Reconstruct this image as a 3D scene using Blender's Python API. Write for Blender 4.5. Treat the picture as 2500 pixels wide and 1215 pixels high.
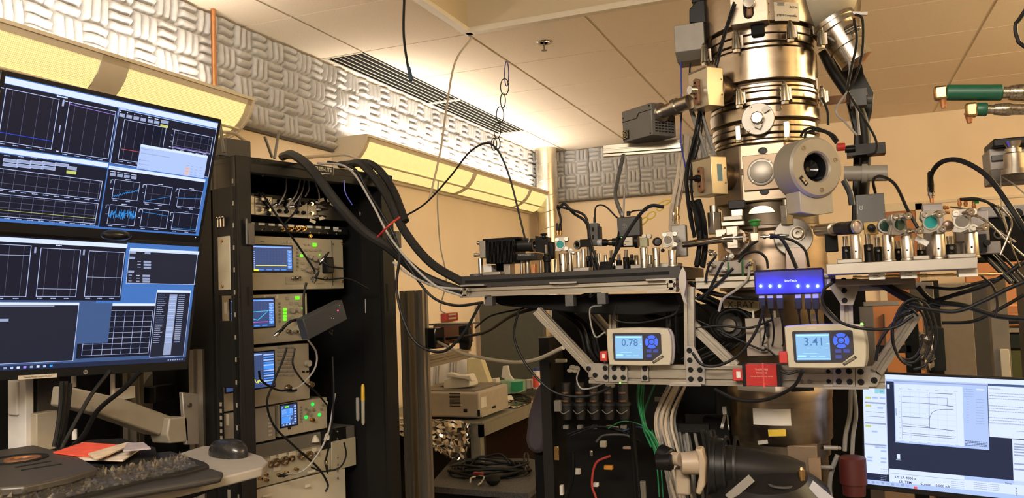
import bpy,bmesh,math,random
import numpy as np
from mathutils import Vector as V,Matrix
random.seed(7)
for o in list(bpy.data.objects):bpy.data.objects.remove(o)
SC=bpy.context.scene
COL=SC.collection
PI=math.pi
# ---------------------------------------------------------------- camera
CAMZ=1.42;FP=1996.4;YAW=-.37646;PIT=.05628;ROL=-.03796
_cy,_sy,_cp,_sp,_cr,_sr=math.cos(YAW),math.sin(YAW),math.cos(PIT),math.sin(PIT),math.cos(ROL),math.sin(ROL)
FW=V((_sy*_cp,_cy*_cp,_sp));_rt=V((_cy,-_sy,0));_up=_rt.cross(FW)
RT=_cr*_rt+_sr*_up;UP=-_sr*_rt+_cr*_up
cam=bpy.data.objects.new('camera',bpy.data.cameras.new('camera'));COL.objects.link(cam)
cam.matrix_world=Matrix(((RT.x,UP.x,-FW.x,0),(RT.y,UP.y,-FW.y,0),(RT.z,UP.z,-FW.z,CAMZ),(0,0,0,1)))
cam.data.sensor_width=36;cam.data.lens=FP/2500*36;cam.data.clip_start=.02;cam.data.clip_end=60
SC.camera=cam
# ---------------------------------------------------------------- light and exposure
SC.view_settings.view_transform='Standard';SC.view_settings.look='None'
SC.view_settings.gamma=1;SC.view_settings.exposure=1.85
w=bpy.data.worlds.new('world');SC.world=w;w.use_nodes=True
w.node_tree.nodes['Background'].inputs[0].default_value=(1.0,.80,.58,1)
w.node_tree.nodes['Background'].inputs[1].default_value=.60
def area(name,loc,rot,sx,sy,p,col,spread=PI):
    l=bpy.data.lights.new(name,'AREA');l.shape='RECTANGLE';l.size=sx;l.size_y=sy;l.energy=p;l.color=col;l.spread=spread
    o=bpy.data.objects.new(name,l);o.location=loc;o.rotation_euler=rot;COL.objects.link(o);return o
WARM=(1,.88,.72)
# uplights inside the two wall fixtures
area('uplight_near',(-2.42,1.6,2.335),(PI,math.radians(8),0),.10,2.3,3.6,WARM)
area('uplight_far',(-2.42,5.42,2.335),(PI,math.radians(8),0),.10,3.1,8,WARM)
# added fill lights behind and to the right of the camera, without fixtures
area('fill_behind',(-.3,-.9,2.62),(math.radians(22),0,0),1.8,.7,36,(1,.90,.76))
area('fill_up_back',(.2,-1.35,2.25),(PI,0,0),3.0,.12,62,(1,.90,.76))
area('fill_up_right',(3.05,3.0,2.2),(PI,0,0),.12,4.5,50,(1,.79,.44))
area('fill_right',(2.3,3.6,2.62),(0,math.radians(25),0),1.0,2.6,32,(1,.79,.44))
# ---------------------------------------------------------------- materials
MATS={}
TONE=.70 # overall reflectance of the equipment paints and metals
def mat(name,c,rough=.5,metal=0,em=None,es=1.0,var=.06,scale=30,bump=0,bscale=200,aniso=0,alpha=None,trans=0,stretch=None,spec=.5,coat=0):
    if name in MATS:return MATS[name]
    c=[x*(TONE if not em else 1)for x in c[:3]]
    m=bpy.data.materials.new(name);m.use_nodes=True;nt=m.node_tree;N=nt.nodes;L=nt.links
    b=N['Principled BSDF'];b.inputs['Roughness'].default_value=rough;b.inputs['Metallic'].default_value=metal
    b.inputs['Specular IOR Level'].default_value=.22 if(em or max(c)<.02)and spec==.5 else spec;b.inputs['Coat Weight'].default_value=coat
    tc=N.new('ShaderNodeTexCoord');mp=N.new('ShaderNodeMapping');L.new(tc.outputs['Object'],mp.inputs['Vector'])
    if stretch:mp.inputs['Scale'].default_value=stretch
    n=N.new('ShaderNodeTexNoise');n.inputs['Scale'].default_value=scale;n.inputs['Detail'].default_value=4;L.new(mp.outputs[0],n.inputs['Vector'])
    r=N.new('ShaderNodeMapRange');r.inputs['From Min'].default_value=.3;r.inputs['From Max'].default_value=.7
    r.inputs['To Min'].default_value=1-var;r.inputs['To Max'].default_value=1+var;L.new(n.outputs['Fac'],r.inputs['Value'])
    mx=N.new('ShaderNodeVectorMath');mx.operation='SCALE';mx.inputs[0].default_value=c[:3];L.new(r.outputs[0],mx.inputs['Scale'])
    L.new(mx.outputs[0],b.inputs['Base Color'])
    if metal>.5 or rough<.4:
        r2=N.new('ShaderNodeMapRange');r2.inputs['To Min'].default_value=max(.03,rough-.08);r2.inputs['To Max'].default_value=rough+.08
        L.new(n.outputs['Fac'],r2.inputs['Value']);L.new(r2.outputs[0],b.inputs['Roughness'])
    if bump:
        n2=N.new('ShaderNodeTexNoise');n2.inputs['Scale'].default_value=bscale;n2.inputs['Detail'].default_value=3;L.new(mp.outputs[0],n2.inputs['Vector'])
        bp=N.new('ShaderNodeBump');bp.inputs['Strength'].default_value=bump;bp.inputs['Distance'].default_value=.002
        L.new(n2.outputs['Fac'],bp.inputs['Height']);L.new(bp.outputs[0],b.inputs['Normal'])
    if em:b.inputs['Emission Color'].default_value=(*em,1);b.inputs['Emission Strength'].default_value=es
    if trans:b.inputs['Transmission Weight'].default_value=trans
    if alpha is not None:b.inputs['Alpha'].default_value=alpha
    MATS[name]=m;return m
def glow(name,c,s=1.0): # self-lit screen or lamp colour
    return mat(name,(c[0]*.05,c[1]*.05,c[2]*.05),.4,0,em=c,es=s*.295,var=.02)
steel=mat('steel_column',(.56,.47,.37),.24,1,var=.10,scale=9,bump=.05,bscale=140,stretch=(1,1,7))
steel2=mat('steel_turned',(.66,.60,.52),.30,1,var=.08,scale=12,stretch=(1,1,10))
chrome=mat('chrome',(.78,.74,.68),.12,1,var=.03)
dsteel=mat('dark_steel',(.25,.21,.17),.35,1,var=.12)
alu=mat('anodised_aluminium',(.46,.42,.37),.38,.85,var=.05,bump=.03,bscale=400)
aluw=mat('extruded_aluminium',(.52,.47,.39),.36,.8,var=.05,stretch=(1,8,8))
aluplate=mat('aluminium_plate',(.42,.385,.34),.45,.7,var=.05)
black=mat('black_plastic',(.008,.008,.0085),.42,var=.15)
blackm=mat('black_matte',(.005,.005,.005),.75,var=.15)
blackan=mat('black_anodised',(.013,.012,.012),.38,.4,var=.12)
rackm=mat('black_rack_paint',(.011,.0105,.010),.48,var=.10,bump=.06,bscale=900)
rackin=mat('rack_rail_paint',(.045,.042,.036),.5,var=.10)
rubber=mat('black_rubber',(.008,.008,.0085),.5,var=.1)
grey=mat('grey_plastic',(.30,.28,.25),.45,var=.04)
cream=mat('cream_plastic',(.60,.55,.44),.42,var=.04)
beige=mat('beige_instrument_paint',(.43,.38,.27),.5,var=.05)
whitep=mat('white_plastic',(.75,.72,.68),.4,var=.03)
paper=mat('paper_white',(.80,.78,.72),.7,var=.03)
brass=mat('brass',(.72,.47,.20),.28,1,var=.08)
copper=mat('copper',(.80,.36,.16),.35,.85,var=.12)
darkg=mat('dark_grey_paint',(.085,.082,.078),.5,var=.06)
red=mat('red_plastic',(.55,.03,.025),.42,var=.06)
green=mat('green_cable',(.02,.25,.09),.45,var=.1)
beigecable=mat('beige_cable',(.50,.44,.34),.5,var=.08)
greycable=mat('grey_cable',(.26,.25,.23),.5,var=.08)
wood=mat('orange_wood',(.52,.19,.07),.5,var=.10,scale=6,stretch=(1,1,.1))
foil=mat('aluminium_foil',(.75,.70,.63),.20,1,var=.05)
glass=mat('glass_blueish',(.06,.07,.08),.08,0,var=.02,coat=1)
# ---------------------------------------------------------------- geometry helpers
def ray(px,py):return FW+RT*((px-1250)/FP)-UP*((py-607.5)/FP)
def at(px,py,Y=None,X=None,Z=None,d=None):
    r=ray(px,py);t=Y/r.y if Y is not None else X/r.x if X is not None else(Z-CAMZ)/r.z if Z is not None else d
    return V((0,0,CAMZ))+r*t
def sz(px,P): # metres spanned by px pixels at the distance of P
    return px/FP*((P-V((0,0,CAMZ))).dot(FW))
def frame(o,x,z): # matrix: origin o, local x, local z (y = z cross x)
    x=V(x).normalized();z=V(z);z=(z-x*z.dot(x)).normalized();y=z.cross(x)
    return Matrix(((x.x,y.x,z.x,o[0]),(x.y,y.y,z.y,o[1]),(x.z,y.z,z.z,o[2]),(0,0,0,1)))
def perp(a):
    a=V(a).normalized();u=a.cross(V((0,0,1))if abs(a.z)<.9 else V((1,0,0))).normalized();return u,a.cross(u).normalized()
class MB:
    def __init__(s,T=None):s.v=[];s.f=[];s.mi=[];s.m=0;s.T=T or Matrix()
    def add(s,vs,fs):
        k=len(s.v);T=s.T
        s.v+=[T@V(p)for p in vs];s.f+=[tuple(i+k for i in f)for f in fs];s.mi+=[s.m]*len(fs);return s
    def box(s,c,d,R=None):
        c=V(c);h=[x/2 for x in d];P=[]
        for x in(-1,1):
            for y in(-1,1):
                for z in(-1,1):
                    p=V((x*h[0],y*h[1],z*h[2]));P.append(c+(R@p if R else p))
        return s.add(P,[(0,1,3,2),(4,6,7,5),(0,4,5,1),(2,3,7,6),(0,2,6,4),(1,5,7,3)])
    def b2(s,a,b):return s.box([(a[i]+b[i])/2 for i in range(3)],[abs(a[i]-b[i])for i in range(3)])
    def bar(s,a,b,w,h,up=(0,0,1)):
        a=V(a);b=V(b);x=(b-a).normalized();z=V(up);z=(z-x*z.dot(x)).normalized();y=z.cross(x)
        R=Matrix(((x.x,y.x,z.x),(x.y,y.y,z.y),(x.z,y.z,z.z)))
        return s.box((a+b)/2,((b-a).length,w,h),R)
    def lathe(s,prof,o=(0,0,0),ax=(0,0,1),n=24,arc=2*PI,a0=0,cap=True):
        ax=V(ax).normalized();u,v=perp(ax);o=V(o);P=[];F=[];full=abs(arc-2*PI)<1e-6
        m=n if full else n+1;k=len(prof)
        for h,r in prof:
            for i in range(m):
                t=a0+arc*i/n;P.append(o+ax*h+(u*math.cos(t)+v*math.sin(t))*max(r,1e-5))
        for j in range(k-1):
            for i in range(n if not full else m):
                i2=(i+1)%m
                F.append((j*m+i,j*m+i2,(j+1)*m+i2,(j+1)*m+i))
        if cap and full:F.append(tuple(reversed(range(m))));F.append(tuple(range((k-1)*m,k*m)))
        return s.add(P,F)
    def cyl(s,a,b,r,r2=None,n=16):
        a=V(a);b=V(b);L=(b-a).length
        return s.lathe([(0,r),(L,r if r2 is None else r2)],a,b-a,n)
    def ring(s,a,b,ro,ri,n=24):
        a=V(a);b=V(b);L=(b-a).length
        return s.lathe([(0,ri),(0,ro),(L,ro),(L,ri),(0,ri)],a,b-a,n,cap=False)
    def tube(s,pts,r,n=8,smooth=True,seg=6,r2=None):
        pts=[V(p)for p in pts]
        if smooth and len(pts)>2:
            q=[pts[0]*2-pts[1]]+pts+[pts[-1]*2-pts[-2]];o=[]
            for i in range(1,len(q)-2):
                for k in range(seg):
                    t=k/seg;a,b,c,d=q[i-1:i+3]
                    o.append(.5*((2*b)+(c-a)*t+(2*a-5*b+4*c-d)*t*t+(3*b-a-3*c+d)*t**3))
            o.append(pts[-1]);pts=o
        P=[];F=[];t0=(pts[1]-pts[0]).normalized();u,v=perp(t0)
        K=len(pts)
        for i,p in enumerate(pts):
            t=(pts[min(i+1,K-1)]-pts[max(i-1,0)])
            t=t.normalized()if t.length>1e-9 else t0
            u=(u-t*u.dot(t));u=u.normalized()if u.length>1e-6 else perp(t)[0];v=t.cross(u)
            rr=r if r2 is None else r+(r2-r)*i/(K-1)
            P+=[p+(u*math.cos(2*PI*j/n)+v*math.sin(2*PI*j/n))*rr for j in range(n)]
        for i in range(K-1):
            for j in range(n):
                j2=(j+1)%n;F.append((i*n+j,i*n+j2,(i+1)*n+j2,(i+1)*n+j))
        F.append(tuple(reversed(range(n))));F.append(tuple(range((K-1)*n,K*n)))
        return s.add(P,F)
    def prism(s,poly,T,d): # polygon in local xy of T, extruded along local z by d
        n=len(poly);P=[T@V((x,y,0))for x,y in poly]+[T@V((x,y,d))for x,y in poly]
        return s.add(P,[tuple(reversed(range(n))),tuple(range(n,2*n))]+[(i,(i+1)%n,n+(i+1)%n,n+i)for i in range(n)])
    def ball(s,c,r,n=12,sc=(1,1,1)):
        c=V(c);P=[];F=[];m=n//2
        for j in range(m+1):
            a=PI*j/m
            for i in range(n):
                t=2*PI*i/n;P.append(c+V((math.sin(a)*math.cos(t)*r*sc[0],math.sin(a)*math.sin(t)*r*sc[1],math.cos(a)*r*sc[2])))
        for j in range(m):
            for i in range(n):F.append((j*n+i,(j+1)*n+i,(j+1)*n+(i+1)%n,j*n+(i+1)%n))
        return s.add(P,F)
    def build(s,name,mats,parent=None,label=None,bev=0,kind=None,sharp=.6,solid=0,noscale=False):
        me=bpy.data.meshes.new(name)
        base=parent
        if base is not None:Mi=WM[base.name].inverted();vs=[tuple(Mi@p)for p in s.v]
        else:vs=[tuple(p)for p in s.v]
        me.from_pydata(vs,[],s.f)
        for m in(mats if isinstance(mats,(list,tuple))else[mats]):me.materials.append(m)
        me.polygons.foreach_set('material_index',s.mi)
        bm=bmesh.new();bm.from_mesh(me);bmesh.ops.remove_doubles(bm,verts=bm.verts,dist=1e-6);bmesh.ops.recalc_face_normals(bm,faces=bm.faces);bm.to_mesh(me);bm.free()
        me.shade_smooth();me.set_sharp_from_angle(angle=sharp)
        o=bpy.data.objects.new(name,me);COL.objects.link(o)
        if parent is not None:o.parent=parent;WM[o.name]=WM[parent.name]
        else:WM[o.name]=Matrix()
        if label:o['label']=label
        if kind:o['kind']=kind
        if bev:
            b=o.modifiers.new('bevel','BEVEL');b.width=bev;b.segments=2;b.limit_method='ANGLE';b.angle_limit=.6
        return o
WM={}
def thing(name,label,cat,loc=(0,0,0),group=None,M=None):
    o=bpy.data.objects.new(name,None);COL.objects.link(o);o.empty_display_size=.05
    Mw=M if M is not None else Matrix.Translation(V(loc));o.matrix_world=Mw;WM[o.name]=Mw.copy()
    tag(o,label,cat,group);return o
def tag(o,label,cat,group=None,kind=None):
    o['label']=label;o['category']=cat
    if group:o['group']=group
    if kind:o['kind']=kind
    return o
def struct(m,name,mats,**k):return m.build(name,mats,kind='structure',**k)
def one(m,name,mats,label,cat,group=None,**k): # a thing that is a single mesh: origin moved to its base
    lo=V((min(p.x for p in m.v),min(p.y for p in m.v),min(p.z for p in m.v)));hi=V((max(p.x for p in m.v),max(p.y for p in m.v),lo.z))
    c=(lo+hi)/2;T=Matrix.Translation(-c);m.v=[T@p for p in m.v]
    o=m.build(name,mats,**k);o.location=c;WM[o.name]=Matrix.Translation(c)
    return tag(o,label,cat,group)
def dup(root,label=None,group=None,M=None):
    r=root.copy();COL.objects.link(r)
    if M is not None:r.matrix_world=M;WM[r.name]=M.copy()
    if label:r['label']=label
    if group:r['group']=group
    def rec(src,dst):
        for c in src.children:
            k=c.copy();COL.objects.link(k);k.parent=dst;k.matrix_parent_inverse=c.matrix_parent_inverse.copy();rec(c,k)
    rec(root,r);return r
def text(s,T,size,m,name,parent,align='CENTER',ext=.0003,bold=0,sx=1.0): # lettering in local xy of T
    cu=bpy.data.curves.new(name,'FONT');cu.body=s;cu.size=size;cu.align_x=align;cu.align_y='CENTER';cu.extrude=ext;cu.resolution_u=2;cu.offset=bold
    o=bpy.data.objects.new('tmp',cu);COL.objects.link(o);dg=bpy.context.evaluated_depsgraph_get();dg.update()
    me=bpy.data.meshes.new_from_object(o.evaluated_get(dg));bpy.data.objects.remove(o)
    b=MB(T);b.add([(p.co.x*sx,p.co.y,p.co.z)for p in me.vertices],[tuple(f.vertices)for f in me.polygons]);bpy.data.meshes.remove(me)
    return b.build(name,m,parent)
def cable(pts,r,m,label,name='cable',cat='cable',n=8,seg=6,group=None):
    return one(MB().tube(pts,r,n,seg=seg),name,m,label,cat,group)
def ext(P,d,px=None,py=None): # length along d from P until the picture column (row) px (py) is met
    p=V(P)-V((0,0,CAMZ));d=V(d)
    if px is not None:u=(px-1250)/FP;return(u*p.dot(FW)-p.dot(RT))/(d.dot(RT)-u*d.dot(FW))
    u=(607.5-py)/FP;return(u*p.dot(FW)-p.dot(UP))/(d.dot(UP)-u*d.dot(FW))
def az(a):a=math.radians(a);return V((math.sin(a),math.cos(a),0))
ZZ=V((0,0,1))
def bolt(m,p,n,r,h=None): # socket screw head on a face
    p=V(p);n=V(n).normalized();h=h or r*.8
    m.lathe([(0,r*1.12),(h*.25,r*1.12),(h*.3,r),(h*.85,r),(h,r*.85),(h,r*.5),(h*.5,r*.45)],p,n,12)
# ================================================================ the room
TONE=1.0
CE=CAMZ+1.31863;WX=-2.585;FY=7.215;GX=-2.26932;GY=3.09166;G=.61
wallm=mat('cream_wall_paint',(.90,.76,.60),.7,var=.03,scale=3,bump=.05,bscale=90)
ceilm=mat('ceiling_tile_white',(.90,.79,.66),.85,var=.05,scale=160,bump=.12,bscale=260)
teem=mat('ceiling_grid_paint',(.74,.67,.55),.5,var=.03)
floorm=mat('vinyl_floor_grey',(.12,.11,.10),.4,var=.15,scale=8)
foamm=mat('grey_acoustic_foam',(.50,.50,.52),.9,var=.08,scale=40,bump=.15,bscale=500)
darkv=mat('plenum_dark',(.004,.0035,.003),.9,var=.1)
struct(MB().b2((WX-.1,-1.5,0),(WX,FY+.1,3.6)),'wall_left',wallm)
struct(MB().b2((WX-.1,FY,0),(3.3,FY+.1,3.6)),'wall_far',wallm)
struct(MB().b2((3.2,-1.6,0),(3.3,FY,3.6)),'wall_right',mat('right_wall_paint',(.42,.34,.22),.7))
struct(MB().b2((WX,-1.6,0),(3.3,-1.5,3.6)),'wall_back',mat('dark_back_wall',(.07,.06,.05),.6))
struct(MB().b2((WX-.1,-1.5,-.1),(3.3,FY+.1,0)),'floor',floorm)
# ceiling: lay-in tiles with open reveals, a hole where the ceiling is raised
c=MB()
HX0=GX+G;HY1=GY+G;HX1=GX+5*G
for i in range(-1,10):
    for j in range(-8,8):
        x0=GX+i*G;y0=GY+j*G
        if x0+G/2<WX or x0>3.1 or y0>FY:continue
        if i>=1 and i<5 and j<1 and j>=-4:continue
        xa=max(x0+.009,WX);xb=min(x0+G-.009,3.2);ya=y0+.005;yb=min(y0+G-.005,FY)
        if i==-1 and 1<=j<5: # air slots replace part of these tiles
            xb=x0+G-.26
        c.b2((xa,ya,CE),(xb,yb,CE+.018))
struct(c,'ceiling',ceilm)
t=MB()
for i in range(0,10):t.b2((GX+i*G-.012,-1.5,CE+.006),(GX+i*G+.012,FY,CE+.03))if i not in(2,3,4)else t.b2((GX+i*G-.012,GY+G,CE+.006),(GX+i*G+.012,FY,CE+.03))
for j in range(-8,8):
    if j<1 and j>=-4:
        t.b2((WX,GY+j*G-.012,CE+.007),(HX0,GY+j*G+.012,CE+.03));t.b2((HX1,GY+j*G-.012,CE+.007),(3.2,GY+j*G+.012,CE+.03))
    else:t.b2((WX if j not in(2,4)else GX,GY+j*G-.012,CE+.007),(3.2,GY+j*G+.012,CE+.03))
struct(t,'trim_1',teem)
# raised coffer: sides go up to a plaster lid
cf=MB();cofm=mat('coffer_paint',(.62,.52,.36),.75,var=.03,scale=2)
zt=CE+.75
cf.b2((HX0-.03,GY-4*G,CE+.01),(HX0,HY1,zt));cf.b2((HX0,HY1,CE+.01),(HX1,HY1+.03,zt));cf.b2((HX1,GY-4*G,CE+.01),(HX1+.03,HY1,zt))
cf.b2((HX0,GY-4*G,zt),(HX1,HY1,zt+.02))
struct(cf,'trim_2',cofm)
cf=MB();cf.b2((HX0-.012,GY-4*G,CE-.004),(HX0+.030,HY1+.01,CE+.016));cf.b2((HX0,HY1-.03,CE-.004),(HX1,HY1+.012,CE+.016));struct(cf,'trim_3',teem)
struct(MB().b2((WX,-1.5,CE+.9),(3.2,FY,CE+.92)),'ceiling_slab',darkv)
# linear air diffuser: two lengths of black slots
for k,(ya,yb)in enumerate(((GY+G+.012,GY+3*G-.012),(GY+3*G+.012,GY+5*G-.012))):
    r=thing('air_diffuser',('long slotted linear air vent in the ceiling, nearer length' if k==0 else 'slotted linear air vent in the ceiling, farther length toward the corner duct'),'air vent',(GX-.13,(ya+yb)/2,CE),'linear ceiling air vents')
    xa=GX-.255;xb=GX-.012
    m=MB();m.b2((xa,ya,CE+.012),(xb,yb,CE+.10));m.build('plenum_box',darkv,r)
    m=MB()
    for q in range(7):
        x=xa+.012+(xb-xa-.02)*q/6;m.b2((x-.0022 if q else x-.012,ya,CE-.001),(x+.0022,yb,CE+.0015))
    m.build('slat',mat('diffuser_white',(.72,.68,.6),.4),r,kind='stuff')
    MB().b2((xa-.004,ya-.012,CE-.002),(xb,ya,CE+.02)).build('end_frame',teem,r);MB().b2((xa-.004,yb,CE-.002),(xb,yb+.012,CE+.02)).build('end_frame',teem,r)
# ---- acoustic foam: 4 x 4 basket-weave blocks per sheet
def foam_sheet(n=15,B=.118,K=4,dep=.056):
    res=n*K+1;vs=[];fs=[]
    for a in range(res):
        for b in range(res):
            u=a/n;v=b/n;iu=min(int(u),K-1);iv=min(int(v),K-1);fu=u-iu;fv=v-iv
            if(iu+iv)%2:fu,fv=fv,fu
            rd=abs(math.sin(PI*fu*3))**.75
            e=min(1,min(fv,1-fv)/.16);e=e*e*(3-2*e)
            edge=min(1,min(u,K-u,v,K-v)/.10)
            h=dep*(.46+.50*(rd*e)-.05*(1-e))*(.72+.28*edge)
            wv=.0030*math.sin(u*4.1+1.3*v)+.003*math.sin(v*5.3)
            vs.append((u*B+.0015*math.sin(v*9),v*B,h+wv))
    for a in range(res-1):
        for b in range(res-1):fs.append((a*res+b,(a+1)*res+b,(a+1)*res+b+1,a*res+b+1))
    rim=[i*res for i in range(res)]+[(res-1)*res+i for i in range(1,res)]+[i*res+res-1 for i in range(res-2,-1,-1)]+[i for i in range(res-2,0,-1)]
    k=len(vs)
    for i in rim:vs.append((vs[i][0],vs[i][1],0))
    L=len(rim)
    for i in range(L):fs.append((rim[i],rim[(i+1)%L],k+(i+1)%L,k+i))
    fs.append(tuple(range(k,k+L)))
    return vs,fs
fv,ff=foam_sheet();fm=MB();fm.add(fv,ff)
def sheet(M,label,group,first=[None]):
    if first[0]is None:
        o=fm.build('acoustic_panel',foamm,sharp=1.2);first[0]=o
    else:o=first[0].copy();COL.objects.link(o)
    o.matrix_world=M;WM[o.name]=M;tag(o,label,'acoustic foam panel',group)
S=.472
ORD=('first','second','third','fourth','fifth','sixth','seventh','eighth')
NP={}
for k in range(15):
    y=FY-.06-k*S
    M=Matrix(((0,0,1,WX+.001),(-1,0,0,y),(0,-1,0,CE),(0,0,0,1)))if k%2 else Matrix(((0,0,1,WX+.001),(0,-1,0,y),(1,0,0,CE-S),(0,0,0,1)))
    yc=y-S/2
    if yc<2.75:L='grey foam panel brightly lit above the near wall lamp';g='foam above the near lamp'
    elif yc<3.75:L='grey foam panel between copper pipe and far wall lamp';g='foam between the two wall lamps'
    else:L='grey foam panel above the far wall lamp';g='foam above the far lamp'
    NP[g]=NP.get(g,-1)+1;sheet(M,L+', %s %s'%(ORD[NP[g]],'from the far end' if 'far lamp' not in g else 'from the corner duct'),g)
for k in range(5):
    x=WX+.058+k*S
    M=Matrix(((1,0,0,x),(0,0,-1,FY-.001),(0,1,0,CE-S),(0,0,0,1)))if k%2 else Matrix(((0,1,0,x),(0,0,-1,FY-.001),(1,0,0,CE-S),(0,0,0,1)))
    if k%2==0:M=Matrix(((0,-1,0,x+S),(0,0,-1,FY-.001),(1,0,0,CE-S),(0,0,0,1)))
    sheet(M,'grey foam panel on the far wall right of the duct, %s from the left'%ORD[k],'foam on the far wall')
# dark backing strip under foam
struct(MB().b2((WX,0.2,CE-S-.012),(WX+.02,FY,CE-S)).b2((WX,FY-.02,CE-S-.012),(-.2,FY,CE-S)),'trim_4',mat('foam_edge_trim',(.10,.09,.085),.7))
# ---- wall uplights
lensm=mat('perforated_lamp_lens',(.6,.5,.3),.5,em=(1,.80,.30),es=1.0)
lampm=mat('lamp_housing_paint',(.66,.58,.44),.45,var=.02)
def lens_tex(m,dens):
    nt=m.node_tree;N=nt.nodes;L=nt.links;b=N['Principled BSDF']
    tc=N.new('ShaderNodeTexCoord');sc=N.new('ShaderNodeMapping');sc.inputs['Scale'].default_value=(dens,)*3
    vo=N.new('ShaderNodeTexVoronoi');vo.feature='F1';vo.inputs['Randomness'].default_value=0;vo.inputs['Scale'].default_value=1
    cr=N.new('ShaderNodeMapRange');cr.inputs['From Min'].default_value=.25;cr.inputs['From Max'].default_value=.55;cr.inputs['To Min'].default_value=.36;cr.inputs['To Max'].default_value=.115
    L.new(tc.outputs['UV'],sc.inputs['Vector']);L.new(sc.outputs[0],vo.inputs['Vector']);L.new(vo.outputs['Distance'],cr.inputs['Value']);L.new(cr.outputs[0],b.inputs['Emission Strength'])
lens_tex(lensm,150)
LP=[(.225,2.325),(.218,2.300),(.200,2.262),(.172,2.226),(.140,2.198),(.100,2.178),(.055,2.166),(.02,2.162)] # (distance from wall, z)
def lamp(y0,y1,segs,label):
    r=thing('wall_uplight',label,'wall lamp',(WX,(y0+y1)/2,2.16))
    m=MB()
    def strip(ys,ye,inset,mb):
        P=[];F=[]
        for(d,z)in LP:
            for y in(ys,ye):P.append((WX+d-inset,y,z+inset*.6))
        for i in range(len(LP)-1):F.append((2*i,2*i+1,2*i+3,2*i+2))
        mb.add(P,F)
    cuts=[y0]+[q for s in segs for q in s]+[y1]
    for i in range(0,len(cuts),2):strip(cuts[i],cuts[i+1],0,m)
    for q in((0,1),(-2,-1)):
        a,b=LP[q[0]],LP[q[1]];m.add([(WX+a[0],y0,a[1]),(WX+a[0],y1,a[1]),(WX+b[0],y1,b[1]),(WX+b[0],y0,b[1])],[(0,1,2,3)])
    m.b2((WX+.205,y0,2.322),(WX+.232,y1,2.335));m.b2((WX,y0,2.152),(WX+.03,y1,2.168));m.b2((WX,y0,2.16),(WX+.015,y1,2.30))
    m.b2((WX+.015,y0+.02,2.20),(WX+.16,y1-.02,2.205))
    m.build('housing',lampm,r)
    for y in(y0,y1):
        T=Matrix(((1,0,0,WX),(0,0,1,y-.008),(0,1,0,0),(0,0,0,1)))
        MB().prism([(.0,2.335)]+[(.232,2.335)]+[(d+.006,z-.004)for d,z in LP]+[(.0,2.155)],T,.012).build('end_cap',lampm,r)
    for(a,b)in segs:
        # lens sheet with UVs, 16 columns
        P=[];F=[];uv=[]
        n=2;K=len(LP)
        for i,(d,z)in enumerate(LP[1:-1]):
            for y in(a,b):P.append((WX+d-.004,y,z+.002))
        for i in range(len(LP)-3):F.append((2*i,2*i+1,2*i+3,2*i+2))
        ls=MB().add(P,F).build('lens',lensm,r)
        u=ls.data.uv_layers.new(name='u')
        for lp in ls.data.loops:
            co=WM[r.name]@ls.data.vertices[lp.vertex_index].co;acc=0;
            k=min(range(1,K-1),key=lambda q:abs(LP[q][1]-(co.z-.002)))
            for q in range(1,k):acc+=math.dist(LP[q],LP[q+1])
            u.data[lp.index].uv=(co.y,acc)
    return r
lamp(.35,2.92,[(.45,2.12),(2.24,2.885)],'curved perforated uplight on the left wall above the monitors')
lamp(3.86,7.0,[(3.90,5.30),(5.36,6.44),(6.50,6.97)],'long curved uplight on the left wall beside the corner duct')
# copper pipe
m=MB();m.cyl((WX+.075,2.845,1.9),(WX+.075,2.845,CE-.002),.011);one(m,'pipe',copper,'thin copper pipe running up the left wall foam','pipe')
# spiral duct in the corner
ductm=mat('galvanised_steel',(.66,.60,.50),.30,.9,var=.22,scale=14,stretch=(1,1,.35))
r=thing('spiral_duct','round galvanised spiral duct in the far left corner','duct',(-2.40,7.0,0))
MB().cyl((-2.40,7.0,0),(-2.40,7.0,CE),.098,n=40).build('duct_pipe',ductm,r)
pts=[V((-2.40+.100*math.cos(a),7.0+.100*math.sin(a),.3+a/(2*PI)*.145))for a in[k*PI/9 for k in range(0,302)]if .3+a/(2*PI)*.145<CE-.02]
MB().tube(pts,.0032,4,smooth=False).build('spiral_seam',ductm,r)
# far wall: ledge above the dado and a framed opening
TONE=.70
# ================================================================ the microscope column
AX=V((-.170,2.45,0))
def zf(y,Y=2.30):return at(1871+.045*(y-250),y,Y=Y).z
col=thing('electron_microscope','tall brushed steel electron microscope column in the middle of the lab','microscope',(AX.x,AX.y,0))
def band(name,ya,yb,r,m=steel,n=72,lip=.002,Y=2.30,label=None,z=None):
    za,zb=z or(zf(yb,Y),zf(ya,Y))
    return MB().lathe([(za,r-lip),(za+lip,r),(zb-lip,r),(zb,r-lip)],AX,ZZ,n).build(name,m,col,label)
groove=mat('column_groove',(.16,.125,.09),.45,.9,var=.2)
MB().lathe([(.95,.128),(2.6,.138)],AX,ZZ,48).build('inner_tube',groove,col)
band('lens_drum',0,52,.153,z=(zf(52),2.55))
band('clamp_ring',60,79,.149);band('clamp_ring',80,98,.147);band('flange',101,111,.147)
band('lens_drum',114,191,.152)
band('clamp_ring',200,209,.149);band('clamp_ring',210,220,.151);band('clamp_ring',221,237,.149);band('flange',241,252,.148)
band('lens_drum',255,286,.152)
band('clamp_ring',292,306,.146);band('clamp_ring',307,321,.148);band('flange',324,335,.142);band('flange',336,344,.144)
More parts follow.
